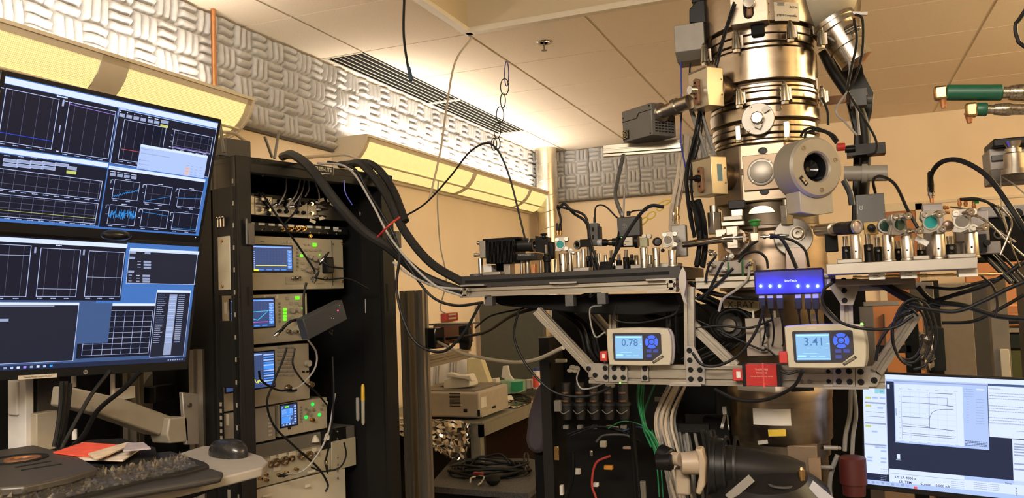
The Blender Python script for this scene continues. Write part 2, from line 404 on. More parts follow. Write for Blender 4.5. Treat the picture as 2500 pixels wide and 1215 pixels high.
# seam strips between bands, like copper-brown gaskets
# octagonal objective block
def octa(name,ya,yb,r,m=steel,rot=PI/8,bev=.004,Y=2.31):
    za,zb=zf(yb,Y),zf(ya,Y)
    return MB().lathe([(za,r),(zb,r)],AX,ZZ,8,a0=rot).build(name,m,col,bev=bev)
u0,v0=perp(ZZ);OROT=math.atan2(V((0,-1,0)).dot(v0),V((0,-1,0)).dot(u0))+PI/8
octa('objective_block',348,489,.156,rot=OROT,m=mat('steel_block',(.44,.35,.26),.42,.9,var=.08,scale=9,stretch=(1,1,7)))
octa('polepiece_block',496,545,.120,rot=OROT,m=steel2)
band('base_flange',546,556,.140,m=dsteel)
MB().lathe([(1.0,.118),(zf(712),.118),(zf(705),.150),(zf(562),.148),(zf(556),.140)],AX,ZZ,64).build('specimen_drum',mat('steel_lower',(.48,.37,.28),.36,1,var=.12,scale=8,stretch=(1,1,7)),col)
lowm=mat('steel_base_drum',(.42,.35,.28),.32,1,var=.12,scale=9,stretch=(1,1,7))
z1,z2,z3,z4=zf(972),zf(985),zf(1085),zf(1094)
MB().lathe([(z2,.141),(z1+.01,.143),(z1+.02,.138),(zf(905),.138)],AX,ZZ,64).build('base_drum',lowm,col)
MB().lathe([(z4,.130),(z3,.136),(z2-.012,.139),(z2,.139)],AX,ZZ,64).build('base_drum',lowm,col)
MB().lathe([(0,.10),(z4,.10)],AX+V((.02,0,0)),ZZ,40).build('neck',dsteel,col)
P=at(1925,1150,Y=2.33);MB().b2((P.x,2.32,.8),(P.x+.075,2.45,z4+.005)).build('foot_column',mat('brown_bracket',(.22,.155,.10),.5,.3),col,bev=.003)
P=at(1975,1150,Y=2.31);MB().b2((P.x,2.305,P.z-.035),(P.x+.03,2.33,P.z+.035)).build('bracket_plate',mat('brown_plate',(.30,.20,.12),.5,.3),col,bev=.001)
# stickers on the base drum
def onface(px,py,w,h,r,name,m,par,lab=None,rot=0,ax=AX,corner=0): # thin curved sticker following the drum
    P=at(px,py,Y=ax.y-r);a0=math.asin(max(-1,min(1,(P.x-ax.x)/r)));n=10;b=MB();vs=[]
    for i in range(n+1):
        s=(i/n-.5)*w
        for j in(0,1):
            t=(j-.5)*h;ss=s*math.cos(rot)-t*math.sin(rot);tt=s*math.sin(rot)+t*math.cos(rot)
            a=a0+ss/r
            for rr in(r,r+.0012):vs.append((ax.x+rr*math.sin(a),ax.y-rr*math.cos(a),P.z+tt))
    fs=[]
    for i in range(n):
        k=i*4;fs+=[(k,k+4,k+6,k+2),(k+1,k+3,k+7,k+5),(k,k+1,k+5,k+4),(k+2,k+6,k+7,k+3)]
    fs+=[(0,2,3,1),(n*4,n*4+1,n*4+3,n*4+2)]
    b.add(vs,fs);return b.build(name,m,par,lab),a0,P
onface(1883,1018,.100,.044,.1405,'blank_label',paper,col,'blank white label')
onface(1897,1056,.045,.018,.1385,'sticker',mat('yellow_tape',(.85,.60,.05),.5),col,'yellow sticker',rot=.06)
onface(1862,1080,.028,.010,.137,'tape',mat('clear_tape',(.6,.56,.5),.3),col,rot=.2)
onface(1840,953,.115,.024,.139,'plate_label',mat('tan_plate',(.50,.44,.36),.5),col)
onface(1960,950,.066,.04,.139,'window',blackan,col)
# big label on the top drum with printed words
st,a0,P=onface(1921,21,.074,.052,.1535,'printed_label',mat('label_silver',(.68,.62,.50),.45,.1),col)
def curved_text(s,px,py,size,r,name,m,par):
    P=at(px,py,Y=AX.y-r);a0=math.asin((P.x-AX.x)/r)
    n=V((math.sin(a0),-math.cos(a0),0));x=V((math.cos(a0),math.sin(a0),0));o=V((AX.x,AX.y,P.z))+n*r
    T=Matrix(((x.x,0,n.x,o.x),(x.y,0,n.y,o.y),(0,1,0,o.z),(0,0,0,1)))
    cu=text(s,T,size,m,name,par);M=WM[cu.name]
    for v in cu.data.vertices:
        w_=M@v.co;d=(w_-o);s_=d.dot(x);h=d.dot(n);a=a0+s_/r
        v.co=M.inverted()@V((AX.x+(r+h+.0006)*math.sin(a),AX.y-(r+h+.0006)*math.cos(a),w_.z))
    return cu
inkm=mat('printed_ink',(.03,.03,.03),.7)
curved_text('ETEM Compatible',1921,31,.0082,.1552,'lettering',inkm,st)
curved_text('ACC261',1936,7,.0075,.1552,'lettering',inkm,st)
for i,(yy,ww)in enumerate(((2,.022),(5,.018),(8,.020))):onface(1905,yy,ww,.0011,.1549,'print_line',inkm,st)
onface(1984,45,.016,.022,.1535,'small_label',mat('label_silver',(.6,.5,.3)),col);onface(1992,180,.012,.03,.1525,'small_label',paper,col)
# conical clamps
def clamp(px,ya,yb,Y,square=False):
    T_=at(px,ya,Y=Y);Bt=at(px+3,yb,Y=Y);L=(T_-Bt).length;ax=(T_-Bt).normalized()
    r=L*.19
    if not square:
        b=MB().lathe([(0,r*.75),(L*.06,r*.75),(L*.06,r*.5),(L*.14,r*.5),(L*.14,r*1.12),(L*.75,r*.82),(L*.82,r*.75),(L*.84,r*.55),(L*.96,r*.5),(L,r*.35)],Bt,ax,20)
        o=b.build('clamp',mat('zinc_plated',(.66,.62,.52),.22,1,var=.06),col)
        nut=MB().lathe([(0,r*.9),(L*.12,r*.9)],Bt-ax*L*.01,ax,6).build('nut',chrome,o)
        MB().bar(Bt+ax*L*.5+V((r*.9,.01,0)),Bt+ax*L*.5+V((r*1.0,.05,0)),.012,L*.55).build('claw',dsteel,o)
    else:
        b=MB();b.box((T_+Bt)/2,(r*1.5,r*1.5,L*.8));o=b.build('clamp',mat('zinc_plated',(.66,.62,.52)),col,bev=.002)
        MB().lathe([(0,r*.8),(L*.12,r*.8)],Bt,ax,6).build('nut',chrome,o)
for a in((1796,72,128,2.29),(1928,50,102,2.285),(2003,67,118,2.36),(1719,106,160,2.37),(1803,213,263,2.29),(1914,199,254,2.285),(2006,210,258,2.36)):clamp(*a)
for a in((1801,303,348,2.295,True),(1919,291,341,2.29,True)):clamp(*a)
# front gauge knob disc
P=at(1851,291,Y=2.285);m=MB();m.lathe([(-.03,.024),(0,.024),(0,.0435),(.006,.0435),(.0075,.042),(.0075,.0)],P,(-.05,-1,.0),48);k=m.build('knob_disc',aluplate,col)
m=MB();m.lathe([(0,.0175),(.02,.0175),(.022,.015),(.022,0)],P+V((0,-.007,0)),(-.05,-1,0),8);m.build('knob',steel2,k,bev=.001)
for q,(dx,dz)in enumerate(((-.018,.034),(-.025,-.030))):b=MB();bolt(b,P+V((dx,-.0075,dz)),(0,-1,0),.003);b.build('screw',dsteel,k)
for dx,dz,rr in((.022,.022,.5),(.0,-.02,-.5)):
    b=MB(frame(P+V((dx,-.018,dz)),(math.cos(rr),0,math.sin(rr)),(0,-1,0)));b.box((0,0,0),(.018,.014,.0015));b.build('tape_tab',paper,k)
# tiny engraved legends right of the knob and left of the access plate
for px,py in((1899,262),(1811,418)):
    o,_,_=onface(px,py,.012,.016,.1525 if py<300 else .158,'engraving',mat('engraving',(.25,.2,.15),.5,.8),col)
# access plate with round cover
P=at(1860,420,Y=2.300);m=MB();m.b2((P.x-.049,2.296,P.z-.048),(P.x+.049,2.31,P.z+.048));pl=m.build('access_plate',mat('plate_bronze',(.36,.27,.19),.48,.8,var=.08,stretch=(1,1,8)),col,bev=.0015)
Q=V((P.x-.001,2.296,P.z));m=MB();m.lathe([(0,.037),(.003,.037),(.004,.0355),(.004,.030),(.007,.030),(.008,.0285),(.008,0)],Q,(0,-1,0),48);cv=m.build('round_cover',aluplate,pl)
for dx,dz in((.023,.025),(-.023,-.024)):b=MB();bolt(b,Q+V((dx,-.004,dz)),(0,-1,0),.0035);b.build('screw',chrome,cv)
for y in(367,467):
    P=at(1862+(y-367)*.04,y,Y=2.303);b=MB(frame(P,(1,0,0),(0,-1,0)));b.lathe([(0,.0085),(.0025,.0085),(.0025,.0065),(.0005,.006)],(0,0,0),(0,0,1),24)
    b.v=[V((P.x+(p.x-P.x)*1.45,p.y,p.z))for p in b.v];b.build('port_hole',blackan,col)
# small polepiece details
P=at(1860,517,Y=2.325);m=MB(frame(P,(1,0,0),(0,-1,0)));m.prism([(-.034,-.004)]+[(.034*math.cos(PI-a),-.004+.020*math.sin(a))for a in[PI*i/14 for i in range(1,14)]]+[(.034,-.004)],Matrix(frame(P*0,(1,0,0),(0,0,1))),.010);m.build('moon_plate',steel2,col)
P=at(1920,512,Y=2.29);m=MB();m.cyl(P-V((0,0,.04)),P+V((0,0,.012)),.017,n=6);m.cyl(P+V((0,0,.012)),P+V((0,0,.028)),.009);m.build('guide_post',steel2,col,bev=.001)
P=at(1745,545,Y=2.30);m=MB();m.cyl(P-V((0,0,.03)),P+V((0,0,.03)),.020,n=6);m.cyl(P+V((0,0,.03)),P+V((0,0,.05)),.012);m.build('guide_post',steel2,col,bev=.001)
for px,py,w_,h_,d_,mm in((1772,575,.05,.035,.04,steel2),(1790,533,.05,.012,.03,aluplate),(1790,546,.06,.012,.03,steel2),(1800,520,.03,.02,.02,steel2),(1800,500,.044,.022,.03,blackan)):
    P=at(px,py,Y=2.28);MB().box(P,(w_,d_,h_)).build('stage_block',mm,col,bev=.0015)
# top front box with knob in a slot
P=at(1828,20,Y=2.265);m=MB();xw=sz(44,P)
m.b2((P.x-xw,2.262,at(1828,56,Y=2.262).z),(P.x+xw,2.32,2.5));bx=m.build('aperture_box',mat('stainless_box',(.46,.39,.30),.42,.95,var=.05,stretch=(1,1,6)),col,bev=.002)
b=MB(frame(V((P.x-.001,2.2615,at(1830,22,Y=2.26).z)),(1,0,0),(0,-1,0)))
b.prism([(.0135*math.cos(a),.022+.0135*math.sin(a))for a in[PI*i/10 for i in range(11)]]+[(.0135*math.cos(a),-.012+.0135*math.sin(a))for a in[PI+PI*i/10 for i in range(11)]],Matrix(),.0008);b.build('slot',blackm,bx)
b=MB();Q=at(1829,28,Y=2.258);b.box(Q,(.016,.012,.03));b.build('slider',mat('brown_switch',(.22,.10,.045),.5),bx,bev=.004)
b=MB();Q=at(1829,8,Y=2.255);b.cyl(Q,Q+V((0,-.014,0)),.0155,n=24);b.build('knob',chrome,bx,bev=.001)
b=MB();Q=at(1851,70,Y=2.31);b.box(Q,(.035,.05,.05));b.build('motor',blackm,bx,bev=.004)
for px,py in((1876,8),(1878,30)):b=MB();bolt(b,at(px,py,Y=2.29),(.3,-1,0),.002);b.build('screw',dsteel,bx)

# ---- two stainless switch boxes on the left of the column (rotated 45 degrees)
XD=az(43);YD=az(-47)
boxm=mat('switch_box_steel',(.66,.58,.44),.36,.75,var=.05)
brown=mat('brown_switch',(.22,.10,.045),.5)
def sbox(kx,ky_t,ky_b,lx,rx,Y,label,blue):
    K=at(kx,ky_t,Y=Y);hgt=ext(K,-ZZ,py=ky_b);wl=ext(K,YD,px=lx);wr=ext(K,XD,px=rx)
    T=Matrix(((XD.x,YD.x,0,K.x),(XD.y,YD.y,0,K.y),(0,0,1,K.z-hgt),(0,0,0,1)))
    r=thing('switch_box',label,'control box',M=T)
    MB(T).b2((0,0,0),(wr,wl,hgt)).build('enclosure',boxm,r,bev=.0012)
    MB(T).b2((-.0005,wl*.04,hgt*.96),(wr,wl,hgt+.0015)).build('lid_edge',dsteel,r)
    # handle on the left face (local -x)
    f=Matrix(((0,0,-1,0),(-1,0,0,wl*.50),(0,1,0,hgt*.46),(0,0,0,1)))
    b=MB(T@f);hh=hgt*.28
    b.prism([(.009*math.cos(a),hh-.0+.004*math.sin(a))for a in(0,PI/2,PI)]+[(.011*math.cos(a),-hh+.011*math.sin(a))for a in[PI+PI*i/8 for i in range(9)]],Matrix(),.010)
    b.build('handle',brown,r,bev=.0015)
    for dz in(.7,-.75):
        b=MB(T@f);b.cyl((0,hh*dz,.010),(0,hh*dz,.0112),.0035,n=10);b.build('handle_screw',blackm,r)
    b=MB(T@f)
    if blue:b.cyl((0,0,.01),(0,0,.022),.010);b.cyl((0,0,.022),(0,0,.045),.0055,n=10)
    else:b.cyl((0,0,.01),(0,0,.03),.0125,n=20)
    b.build('knob',blackan if blue else chrome,r,bev=.0008)
    if blue:
        b=MB(T);b.b2((wr*.38,-.0008,hgt*.35),(wr*.68,.0,hgt*.8));b.build('blue_label',mat('blue_sticker',(.12,.24,.30),.5),r,'blue rectangular sticker')
    for dz in(.3,.7):
        b=MB(T);bolt(b,(wr*.88,0,hgt*dz),(0,-1,0),.0022);b.build('screw',dsteel,r)
    # flange to the column
    b=MB(T);b.lathe([(0,hgt*.40),(.018,hgt*.40),(.018,hgt*.34),(.05,hgt*.34)],(wr,wl*.45,hgt*.5),(1,0,0),32);b.build('flange',mat('flange_bronze',(.20,.14,.09),.35,.9),r)
    return r
sbox(1725,162,256,1680,1764,2.25,'steel switch box with round silver knob, upper of the two beside the column',False)
sbox(1735,381,473,1689,1773,2.25,'steel switch box with blue sticker and black knob, lower of the two beside the column',True)

# ---- grey camera unit held out on a tube
K=at(1589,250,Y=2.30);a1=az(-54);a2=az(36)
hgt=ext(K,-ZZ,py=329);wl=ext(K,a1,px=1518);wr=ext(K,a2,px=1647)
T=Matrix(((a2.x,a1.x,0,K.x),(a2.y,a1.y,0,K.y),(0,0,1,K.z-hgt),(0,0,0,1)))
cu=thing('camera_unit','grey vented camera box held out on a tube left of the column','camera',M=T)
gm=mat('camera_grey',(.17,.16,.15),.5,.2,var=.04)
MB(T).b2((0,0,0),(wr,wl,hgt)).build('body',gm,cu,bev=.002)
b=MB(T);b.prism([(0,hgt*.80),(wl*.42,hgt*.80),(wl*.5,hgt*.66),(wl,hgt*.66),(wl,hgt*.64),(wl*.48,hgt*.64),(wl*.4,hgt*.78),(0,hgt*.78)],Matrix(((0,0,-1,-.0002),(1,0,0,0),(0,1,0,0),(0,0,0,1))),.0006);b.build('cover_seam',blackm,cu)
for j in range(5):
    for i in range(6):
        b=MB(T)if(i==0 and j==0)else b
        b.b2((wr*(.14+.135*i),-.0008,hgt*(.12+.085*j)),(wr*(.14+.135*i+.095),.0002,hgt*(.12+.085*j+.035)))
b.build('vent_slots',blackm,cu)
b=MB(T@Matrix(((0,0,-1,0),(1,0,0,wl*.88),(0,1,0,hgt*.22),(0,0,0,1))));b.box((0,0,.001),(.026,.026,.003));b.build('fan_frame',blackan,cu)
b=MB(T@Matrix(((0,0,-1,0),(1,0,0,wl*.88),(0,1,0,hgt*.22),(0,0,0,1))));b.ring((0,0,.0025),(0,0,.004),.011,.0095);b.ring((0,0,.0025),(0,0,.004),.006,.0048);b.bar((-.012,-.012,.003),(.012,.012,.003),.0012,.0012);b.bar((-.012,.012,.003),(.012,-.012,.003),.0012,.0012);b.build('fan_guard',chrome,cu)
for fy,fz in((.06,.92),(.06,.07),(.96,.1),(.96,.78)):b=MB(T);bolt(b,(-.0001,wl*fy,hgt*fz),(-1,0,0),.002);b.build('screw',blackm,cu)
ta=at(1612,275,Y=2.33);tb=at(1684,248,Y=2.28);tb0=tb
m=MB();d=(tb-ta).normalized();m.lathe([(0,.028),(.008,.028),(.008,.018),(.05,.018),(.05,.024),(.065,.024),(.065,.020),((tb-ta).length,.020)],ta,d,32);tbm=m.build('tube',steel2,cu)
b=MB()
for i in range(6):
    u,v=perp(d);q=ta+(u*math.cos(i*PI/3)+v*math.sin(i*PI/3))*.0235;bolt(b,q,-d,.003)
b.build('flange_bolts',chrome,tbm)
# shelf bar and rod below it
m=MB();A=at(1474,367,Y=2.42);B=at(1668,352,Y=2.42);m.bar(A,B,.02,.006);m.bar(A-V((0,.012,.007)),B-V((0,.012,.007)),.004,.010);m.bar(A-V((0,0,.017)),B-V((0,0,.017)),.02,.008);m.bar(A+V((0,0,.0)),B,.012,.03)
one(m,'support_bar',aluw,'slotted aluminium support bar under the grey camera box','bar',bev=.0008)

# ---- upper left grey housing and black bracket
K=at(1648,70,Y=2.40);r=thing('electronics_housing','plain grey metal housing at the upper left of the column','housing',K)
z0=at(1655,150,Y=2.40).z;x2=at(1722,100,Y=2.40).x
m=MB(frame((K.x,2.40,0),(1,0,0),(0,0,1)));zt=at(1650,68,Y=2.40).z
Tm=Matrix(((0,1,0,0),(0,0,1,0),(1,0,0,0),(0,0,0,1)))
prof=[(z0,.012),(z0+.03,-.028),(z0+.03,.0)]
m=MB();W=x2-K.x
Tp=Matrix(((0,0,1,K.x),(1,0,0,2.38),(0,1,0,0),(0,0,0,1)))
m.prism([(.03,z0),(.10,z0),(.10,zt),(0,zt),(0,z0+.022)],Tp,W);m.build('shell',mat('housing_grey',(.30,.27,.23),.5,.2),r,bev=.0015)
P=at(1705,40,Y=2.45);m=MB(frame((0,2.45,0),(1,0,0),(0,-1,0)))
pl=[at(x,y,Y=2.45)for x,y in((1688,66),(1688,32),(1706,12),(1730,8),(1730,66))]
m.prism([(p.x,p.z)for p in pl],Matrix(),.04);m.build('bracket',black,r,bev=.003)
P=at(1712,2,Y=2.44);m=MB();m.box(P,(.05,.05,.02));m.cyl(P+V((.03,0,0)),P+V((.06,0,.03)),.012);m.build('cap',blackan,r,bev=.002)

# ---- round grey detector
FN=az(141);FU=ZZ;c0=at(2000,407,Y=2.13);RD=.0755
T=frame(c0,V((0,0,1)).cross(FN),FN) # local z = face normal
dt=thing('detector','big round grey detector with a black eyepiece hole on the column','detector',M=T)
det=mat('detector_grey',(.31,.275,.225),.45,.1,var=.03)
m=MB(T);m.lathe([(-.075,.060),(-.075,RD-.004),(-.071,RD),(-.006,RD),(0,RD-.006),(0,.040),(-.004,.036),(-.05,.036),(-.05,0)],(-.006,.0,0),(0,0,1),64);hd=m.build('housing',det,dt)
b=MB(T);b.lathe([(-.049,.0355),(-.012,.0355),(-.012,.034),(-.048,.034),(-.048,0)],(-.006,0,0),(0,0,1),40);b.lathe([(-.045,.018),(-.03,.022),(-.028,.021),(-.040,.006),(-.040,0)],(-.002,0,0),(0,0,1),32);b.build('eyepiece',mat('gloss_black',(.012,.012,.013),.18,coat=.6),dt)
for a in(128,18,-80):
    a=math.radians(a);b=MB(T);p=V((-.006+.058*math.cos(a),.058*math.sin(a),0));b.ring(p,p+V((0,0,.0008)),.0062,.0045,16);bolt(b,p-V((0,0,.002)),(0,0,1),.0035);b.build('screw',dsteel,dt)
a=math.radians(-140);b=MB(T@Matrix.Translation((-.006+.054*math.cos(a),.054*math.sin(a),.0005))@Matrix.Rotation(math.radians(-48),4,'Z'));b.box((0,0,0),(.027,.011,.002));sw=b.build('switch_recess',black,dt,bev=.003)
b=MB(b.T);b.box((-.003,0,.001),(.010,.006,.003));b.box((.006,-.001,.001),(.005,.006,.003));b.build('switch',chrome,sw,bev=.0005)
# dog house below the round body
m=MB(T);m.prism([(-.047,-.048),(.048,-.052),(.048,-.112),(.0,-.118),(-.047,-.110)],Matrix.Translation((-.006,0,-.065)),.055);m.build('lower_block',mat('detector_light',(.40,.36,.29),.45),dt,bev=.002)
# black wires across the top of the detector
for k,(pp)in enumerate((((1955,333),(1964,318),(1985,312),(2010,318),(2035,330),(2046,345)),((1965,345),(1968,325),(1992,318),(2022,326),(2042,350)))):
    cable([at(x,y,Y=2.20)for x,y in pp],.0035,rubber,('short black wire looped over the top of the round detector, outer one','short black wire looped over the top of the round detector, inner one')[k])

# ---- dome and gas cylinder at the upper right
P=at(2008,5,Y=2.52);dm=thing('pump_dome','smooth beige dome housing behind the top of the column','housing',P-V((0,0,.05)))
m=MB();m.ball(at(1998,-14,Y=2.46),.108,40,(.98,.9,1.0));m.build('shell',mat('dome_paint',(.50,.45,.34),.42),dm)
A=at(2040,70,Y=2.44);B=at(2092,150,Y=2.44);m=MB();d=(B-A);L=d.length;m.lathe([(-.02,.060),(.004,.060),(.004,.050),(L*.55,.050),(L*.57,.045),(L,.045),(L+.01,.02)],A,d,40);m.build('cylinder',steel2,dm)
m=MB();m.cyl(A-d*.20,A-d*.10,.064,n=40);m.build('flange',steel2,dm)
m=MB();P2=at(2066,78,Y=2.40);m.cyl(P2,P2+V((.03,-.01,.01)),.014);m.ball(P2+V((.03,-.02,0)),.008);m.build('gauge',chrome,dm)
MB().bar(at(2075,32,Y=2.42),at(2118,34,Y=2.42),.008,.008).build('rod',aluplate,dm)
# black mast with arms behind the column
ms=thing('support_mast','tall black curved support mast right behind the column','mast',at(2100,560,Y=2.62))
m=MB(frame((0,2.62,0),(1,0,0),(0,-1,0)));pl=[(2022,140),(2048,150),(2075,180),(2100,150),(2108,190),(2132,235),(2128,280),(2113,330),(2120,560),(2078,560),(2085,330),(2060,230)]
pp=[at(x,y,Y=2.62)for x,y in pl];m.prism([(p.x,p.z)for p in pp],Matrix(),.05);m.build('mast_plate',blackan,ms,bev=.003)
m=MB();m.tube([at(x,y,Y=2.56)for x,y in((2010,125),(2032,170),(2062,215),(2092,260),(2108,310),(2112,400),(2100,560))],.016,12);m.build('sleeve',rubber,ms)
m=MB();A=at(2020,246,Y=2.55);B=at(2070,241,Y=2.50);m.bar(A,B,.02,.022);m.build('cross_arm',mat('copper_brown',(.40,.24,.15),.45,.6),ms,bev=.001)
m=MB();P=at(2096,240,Y=2.5);m.box(P,(.045,.04,.05));m.cyl(P+V((.02,-.02,-.01)),P+V((.035,-.02,-.01)),.013);m.build('joint_block',darkg,ms,bev=.002)
m=MB();A=at(2060,424,Y=2.42);B=at(2166,422,Y=2.42);m.cyl(A,A.lerp(B,.42),.021,n=24);m.cyl(A.lerp(B,.42),A.lerp(B,.55),.026,n=24);m.cyl(A.lerp(B,.55),B,.022,n=24)
one(m,'grey_tube',grey,'horizontal grey tube with a black collar right of the round detector','tube')
m=MB();P=at(2114,362,Y=2.5);m.b2((P.x-.05,2.49,P.z-.018),(P.x+.05,2.55,P.z+.012));m.cyl(P+V((-.055,-.012,.0)),P+V((-.028,-.012,.0)),.009)
one(m,'limit_switch',[blackan],'small black switch block on the mast above the grey tube','switch')
m=MB();P=at(2062,358,Y=2.46);m.cyl(P,P+V((-.02,-.004,.0)),.011);one(m,'red_knob',red,'small red knob right of the round detector','knob')
# dark grey control box with CE mark
K=at(2088,476,Y=2.24);x2=at(2160,500,Y=2.24).x;z0=at(2120,548,Y=2.24).z
r=thing('driver_box','dark grey driver box with small white markings right of the detector','control box',(K.x,2.24,z0))
MB().b2((K.x,2.24,z0),(x2,2.28,K.z)).build('case',darkg,r,bev=.0015)
T=Matrix(((0,-1,0,K.x+.012),(0,0,-1,2.2395),(1,0,0,(K.z+z0)/2+.005),(0,0,0,1)))
text('CE',T,.010,mat('print_white',(.7,.7,.68),.6),'mark',r)
b=MB(T);[b.b2((-.016+.0035*i,.008,0),(-.014+.0035*i,.0088,.0003))for i in range(10)];b.build('print_line',mat('print_white',(.7,.7,.68),.6),r)
# ================================================================ slotted aluminium frame around the column
def tsec(n=1,w=.025): # cross-section of a slotted profile, n units tall
    o=[];s=w
    def side(cx,cy,dx,dy,ix,iy):
        for t,d in((-.16,0),(-.16,.10),(-.30,.10),(-.16,.30),(.16,.30),(.30,.10),(.16,.10),(.16,0)):
            o.append((cx+dx*t*s+ix*d*s,cy+dy*t*s+iy*d*s))
    h=n*w/2
    o.append((-w/2,-h));side(0,-h,1,0,0,1);o.append((w/2,-h))
    for k in range(n):side(w/2,-h+w*(k+.5),0,1,-1,0)
    o.append((w/2,h));side(0,h,-1,0,0,-1);o.append((-w/2,h))
    for k in range(n):side(-w/2,h-w*(k+.5),0,-1,1,0)
    return o
def ext_bar(m,a,b,n=1,w=.025,up=(0,0,1)):
    a=V(a);b=V(b);d=(b-a);L=d.length;d.normalize();u=V(up);u=(u-d*u.dot(d)).normalized();s=u.cross(d)
    T=Matrix(((s.x,u.x,d.x,a.x),(s.y,u.y,d.y,a.y),(s.z,u.z,d.z,a.z),(0,0,0,1)))
    return m.prism(tsec(n,w),T,L)
fr=thing('breadboard_stand','slotted aluminium frame carrying the two black and grey breadboards around the column','frame',(-.3,2.14,1.16))
YF=2.1325
def ebar(px0,py0,px1,py1,n=1,w=.025,Y0=YF,Y1=None,name='rail',mm=aluw,par=fr,up=(0,0,1)):
    m=MB();ext_bar(m,at(px0,py0,Y=Y0),at(px1,py1,Y=Y1 if Y1 is not None else Y0),n,w,up);return m.build(name,mm,par)
ebar(1143,714,1630,696) # upper left rail
for px,py in((1134,714),(1638,696)): # rails pointing at the viewer
    A=at(px,py,Y=2.10);m=MB();ext_bar(m,A,A+V((0,.42,0)),1,.0255);m.build('end_rail',aluw,fr)
for(x0,x1,y,dz)in((1124,1182,697,0),(1342,1408,691,0),(1577,1650,683,0),(1124,1184,725,0),(1578,1650,713,0)):
    A=at(x0,y,Y=2.105);B=at(x1,y-(x1-x0)*.037,Y=2.105);MB().bar(A+V((0,.02,0)),B+V((0,.02,0)),.045,.0045).build('joining_strip',aluplate,fr)
ebar(1700,691,2040,681,1,.028,2.16) # rail behind the hub
ebar(2030,700,2235,693,1,.025,2.16,mm=aluw)
ebar(1440,911,2160,921,2,.025,name='lower_rail')
ebar(1312,757,1450,905,up=(0,1,0),name='strut');ebar(2236,762,2140,905,up=(0,1,0),w=.028,name='strut',Y0=2.10,Y1=2.11)
ebar(1683,700,1685,890,up=(0,1,0),name='post');ebar(2066,735,2070,895,up=(0,1,0),w=.028,Y0=2.11,name='post')
ebar(1688,790,1796,893,up=(0,1,0),name='strut',Y0=2.16);ebar(2000,740,2056,800,up=(0,1,0),w=.016,name='strut',Y0=2.25)
ebar(1497,752,1498,815,up=(0,1,0),w=.022,name='post',Y0=2.3);ebar(1380,757,1430,800,up=(0,1,0),w=.022,name='strut',Y0=2.45);ebar(1440,755,1505,830,up=(0,1,0),w=.022,name='strut',Y0=2.45)
ebar(1630,740,1631,800,up=(0,1,0),w=.010,name='post',Y0=2.3)
def plate(pts,bolts,Y=2.117,th=.0045,rb=.0062,name='joining_plate',px_=None,bm_=black):
    m=MB(Matrix(((1,0,0,0),(0,0,-1,Y),(0,1,0,0),(0,0,0,1))));q=[at(x,y,Y=Y)for x,y in pts];m.prism([(p.x,p.z)for p in q],Matrix(),th)
    o=m.build(name,px_ or aluplate,fr,bev=.0006)
    for x,y in bolts:
        b=MB();bolt(b,at(x,y,Y=Y-th),(0,-1,0),rb,.0045);b.build('bolt',bm_,o)
    return o
c4=lambda L:[(1300+x/4.674,690+y/4.674)for x,y in L]
c5=lambda L:[(1740+x/4.05,700+y/4.05)for x,y in L]
plate(c4([(650,912),(865,920),(872,1128),(725,1122),(610,955)]),c4([(640,978),(715,1052),(830,972),(838,1076)]))
plate(c4([(882,948),(1085,950),(1088,1132),(878,1128)]),c4([(932,973),(1033,975),(937,1079),(1035,1081)]))
plate(c4([(1244,955),(1326,957),(1330,1122),(1242,1120)]),c4([(1281,979),(1283,1083)]))
plate(c4([(1742,720),(1846,722),(1966,945),(1974,1158),(1760,1152),(1748,960)]),c4([(1790,770),(1796,882),(1804,990),(1911,993),(1808,1097),(1915,1098)]))
plate(c5([(1190,792),(1405,792),(1408,985),(1190,980)]),c5([(1243,834),(1348,833),(1248,933),(1355,937)]))
plate(c5([(1412,795),(1560,780),(1640,770),(1690,830),(1622,985),(1412,985)]),c5([(1461,838),(1645,832),(1466,940),(1597,922)]),rb=.0066)
plate([(2020,681),(2100,680),(2100,692),(2083,744),(2053,744),(2020,692)],[(2034,685),(2060,684),(2086,684),(2061,709),(2062,733)],Y=2.06,rb=.0058)
m=MB();A=at(1650,938,Y=2.11);m.b2((A.x-.015,2.10,A.z-.003),(A.x+.065,2.14,A.z+.002));m.build('foot_strip',aluplate,fr);m=MB();A=at(2010,945,Y=2.11);m.b2((A.x,2.10,A.z-.003),(A.x+.10,2.14,A.z+.002));m.build('foot_strip',aluplate,fr)
for x,y in((2022,906),(2023,930),(1957,906),(1957,930),(1976,931)):
    b=MB();bolt(b,at(x,y,Y=2.119),(0,-1,0),.0045);b.build('slot_bolt',[dsteel if x<2000 else black][0],fr)
# thin spindle-shaped link plate seen right of the left breadboard
m=MB(Matrix(((1,0,0,0),(0,0,-1,2.09),(0,1,0,0),(0,0,0,1))));q=[at(x,y,Y=2.09)for x,y in((1662,660),(1668,651),(1675,664),(1677,690),(1672,720),(1680,745),(1670,738),(1658,700),(1657,678))]
m.prism([(p.x,p.z)for p in q],Matrix(),.006);m.build('link_plate',aluplate,fr,bev=.0008)
# rear black tray hanging below the left breadboard
m=MB();q=[at(x,y,Y=2.22)for x,y in((1183,722),(1650,716),(1668,758),(1560,770),(1420,764),(1230,745))]
m.prism([(p.x,p.z)for p in q],Matrix(((1,0,0,0),(0,0,-1,2.30),(0,1,0,0),(0,0,0,1))),.10)
one(m,'cable_tray',blackm,'sagging black cable sleeve under the left breadboard rail','cable tray',bev=.004)
for x in(1195,1392,1470):
    P=at(x,727 if x<1400 else 722,Y=2.13);MB().b2((P.x-.012,2.12,P.z-.022),(P.x+.012,2.15,P.z+.008)).build('tray_clip',darkg,fr,bev=.001)
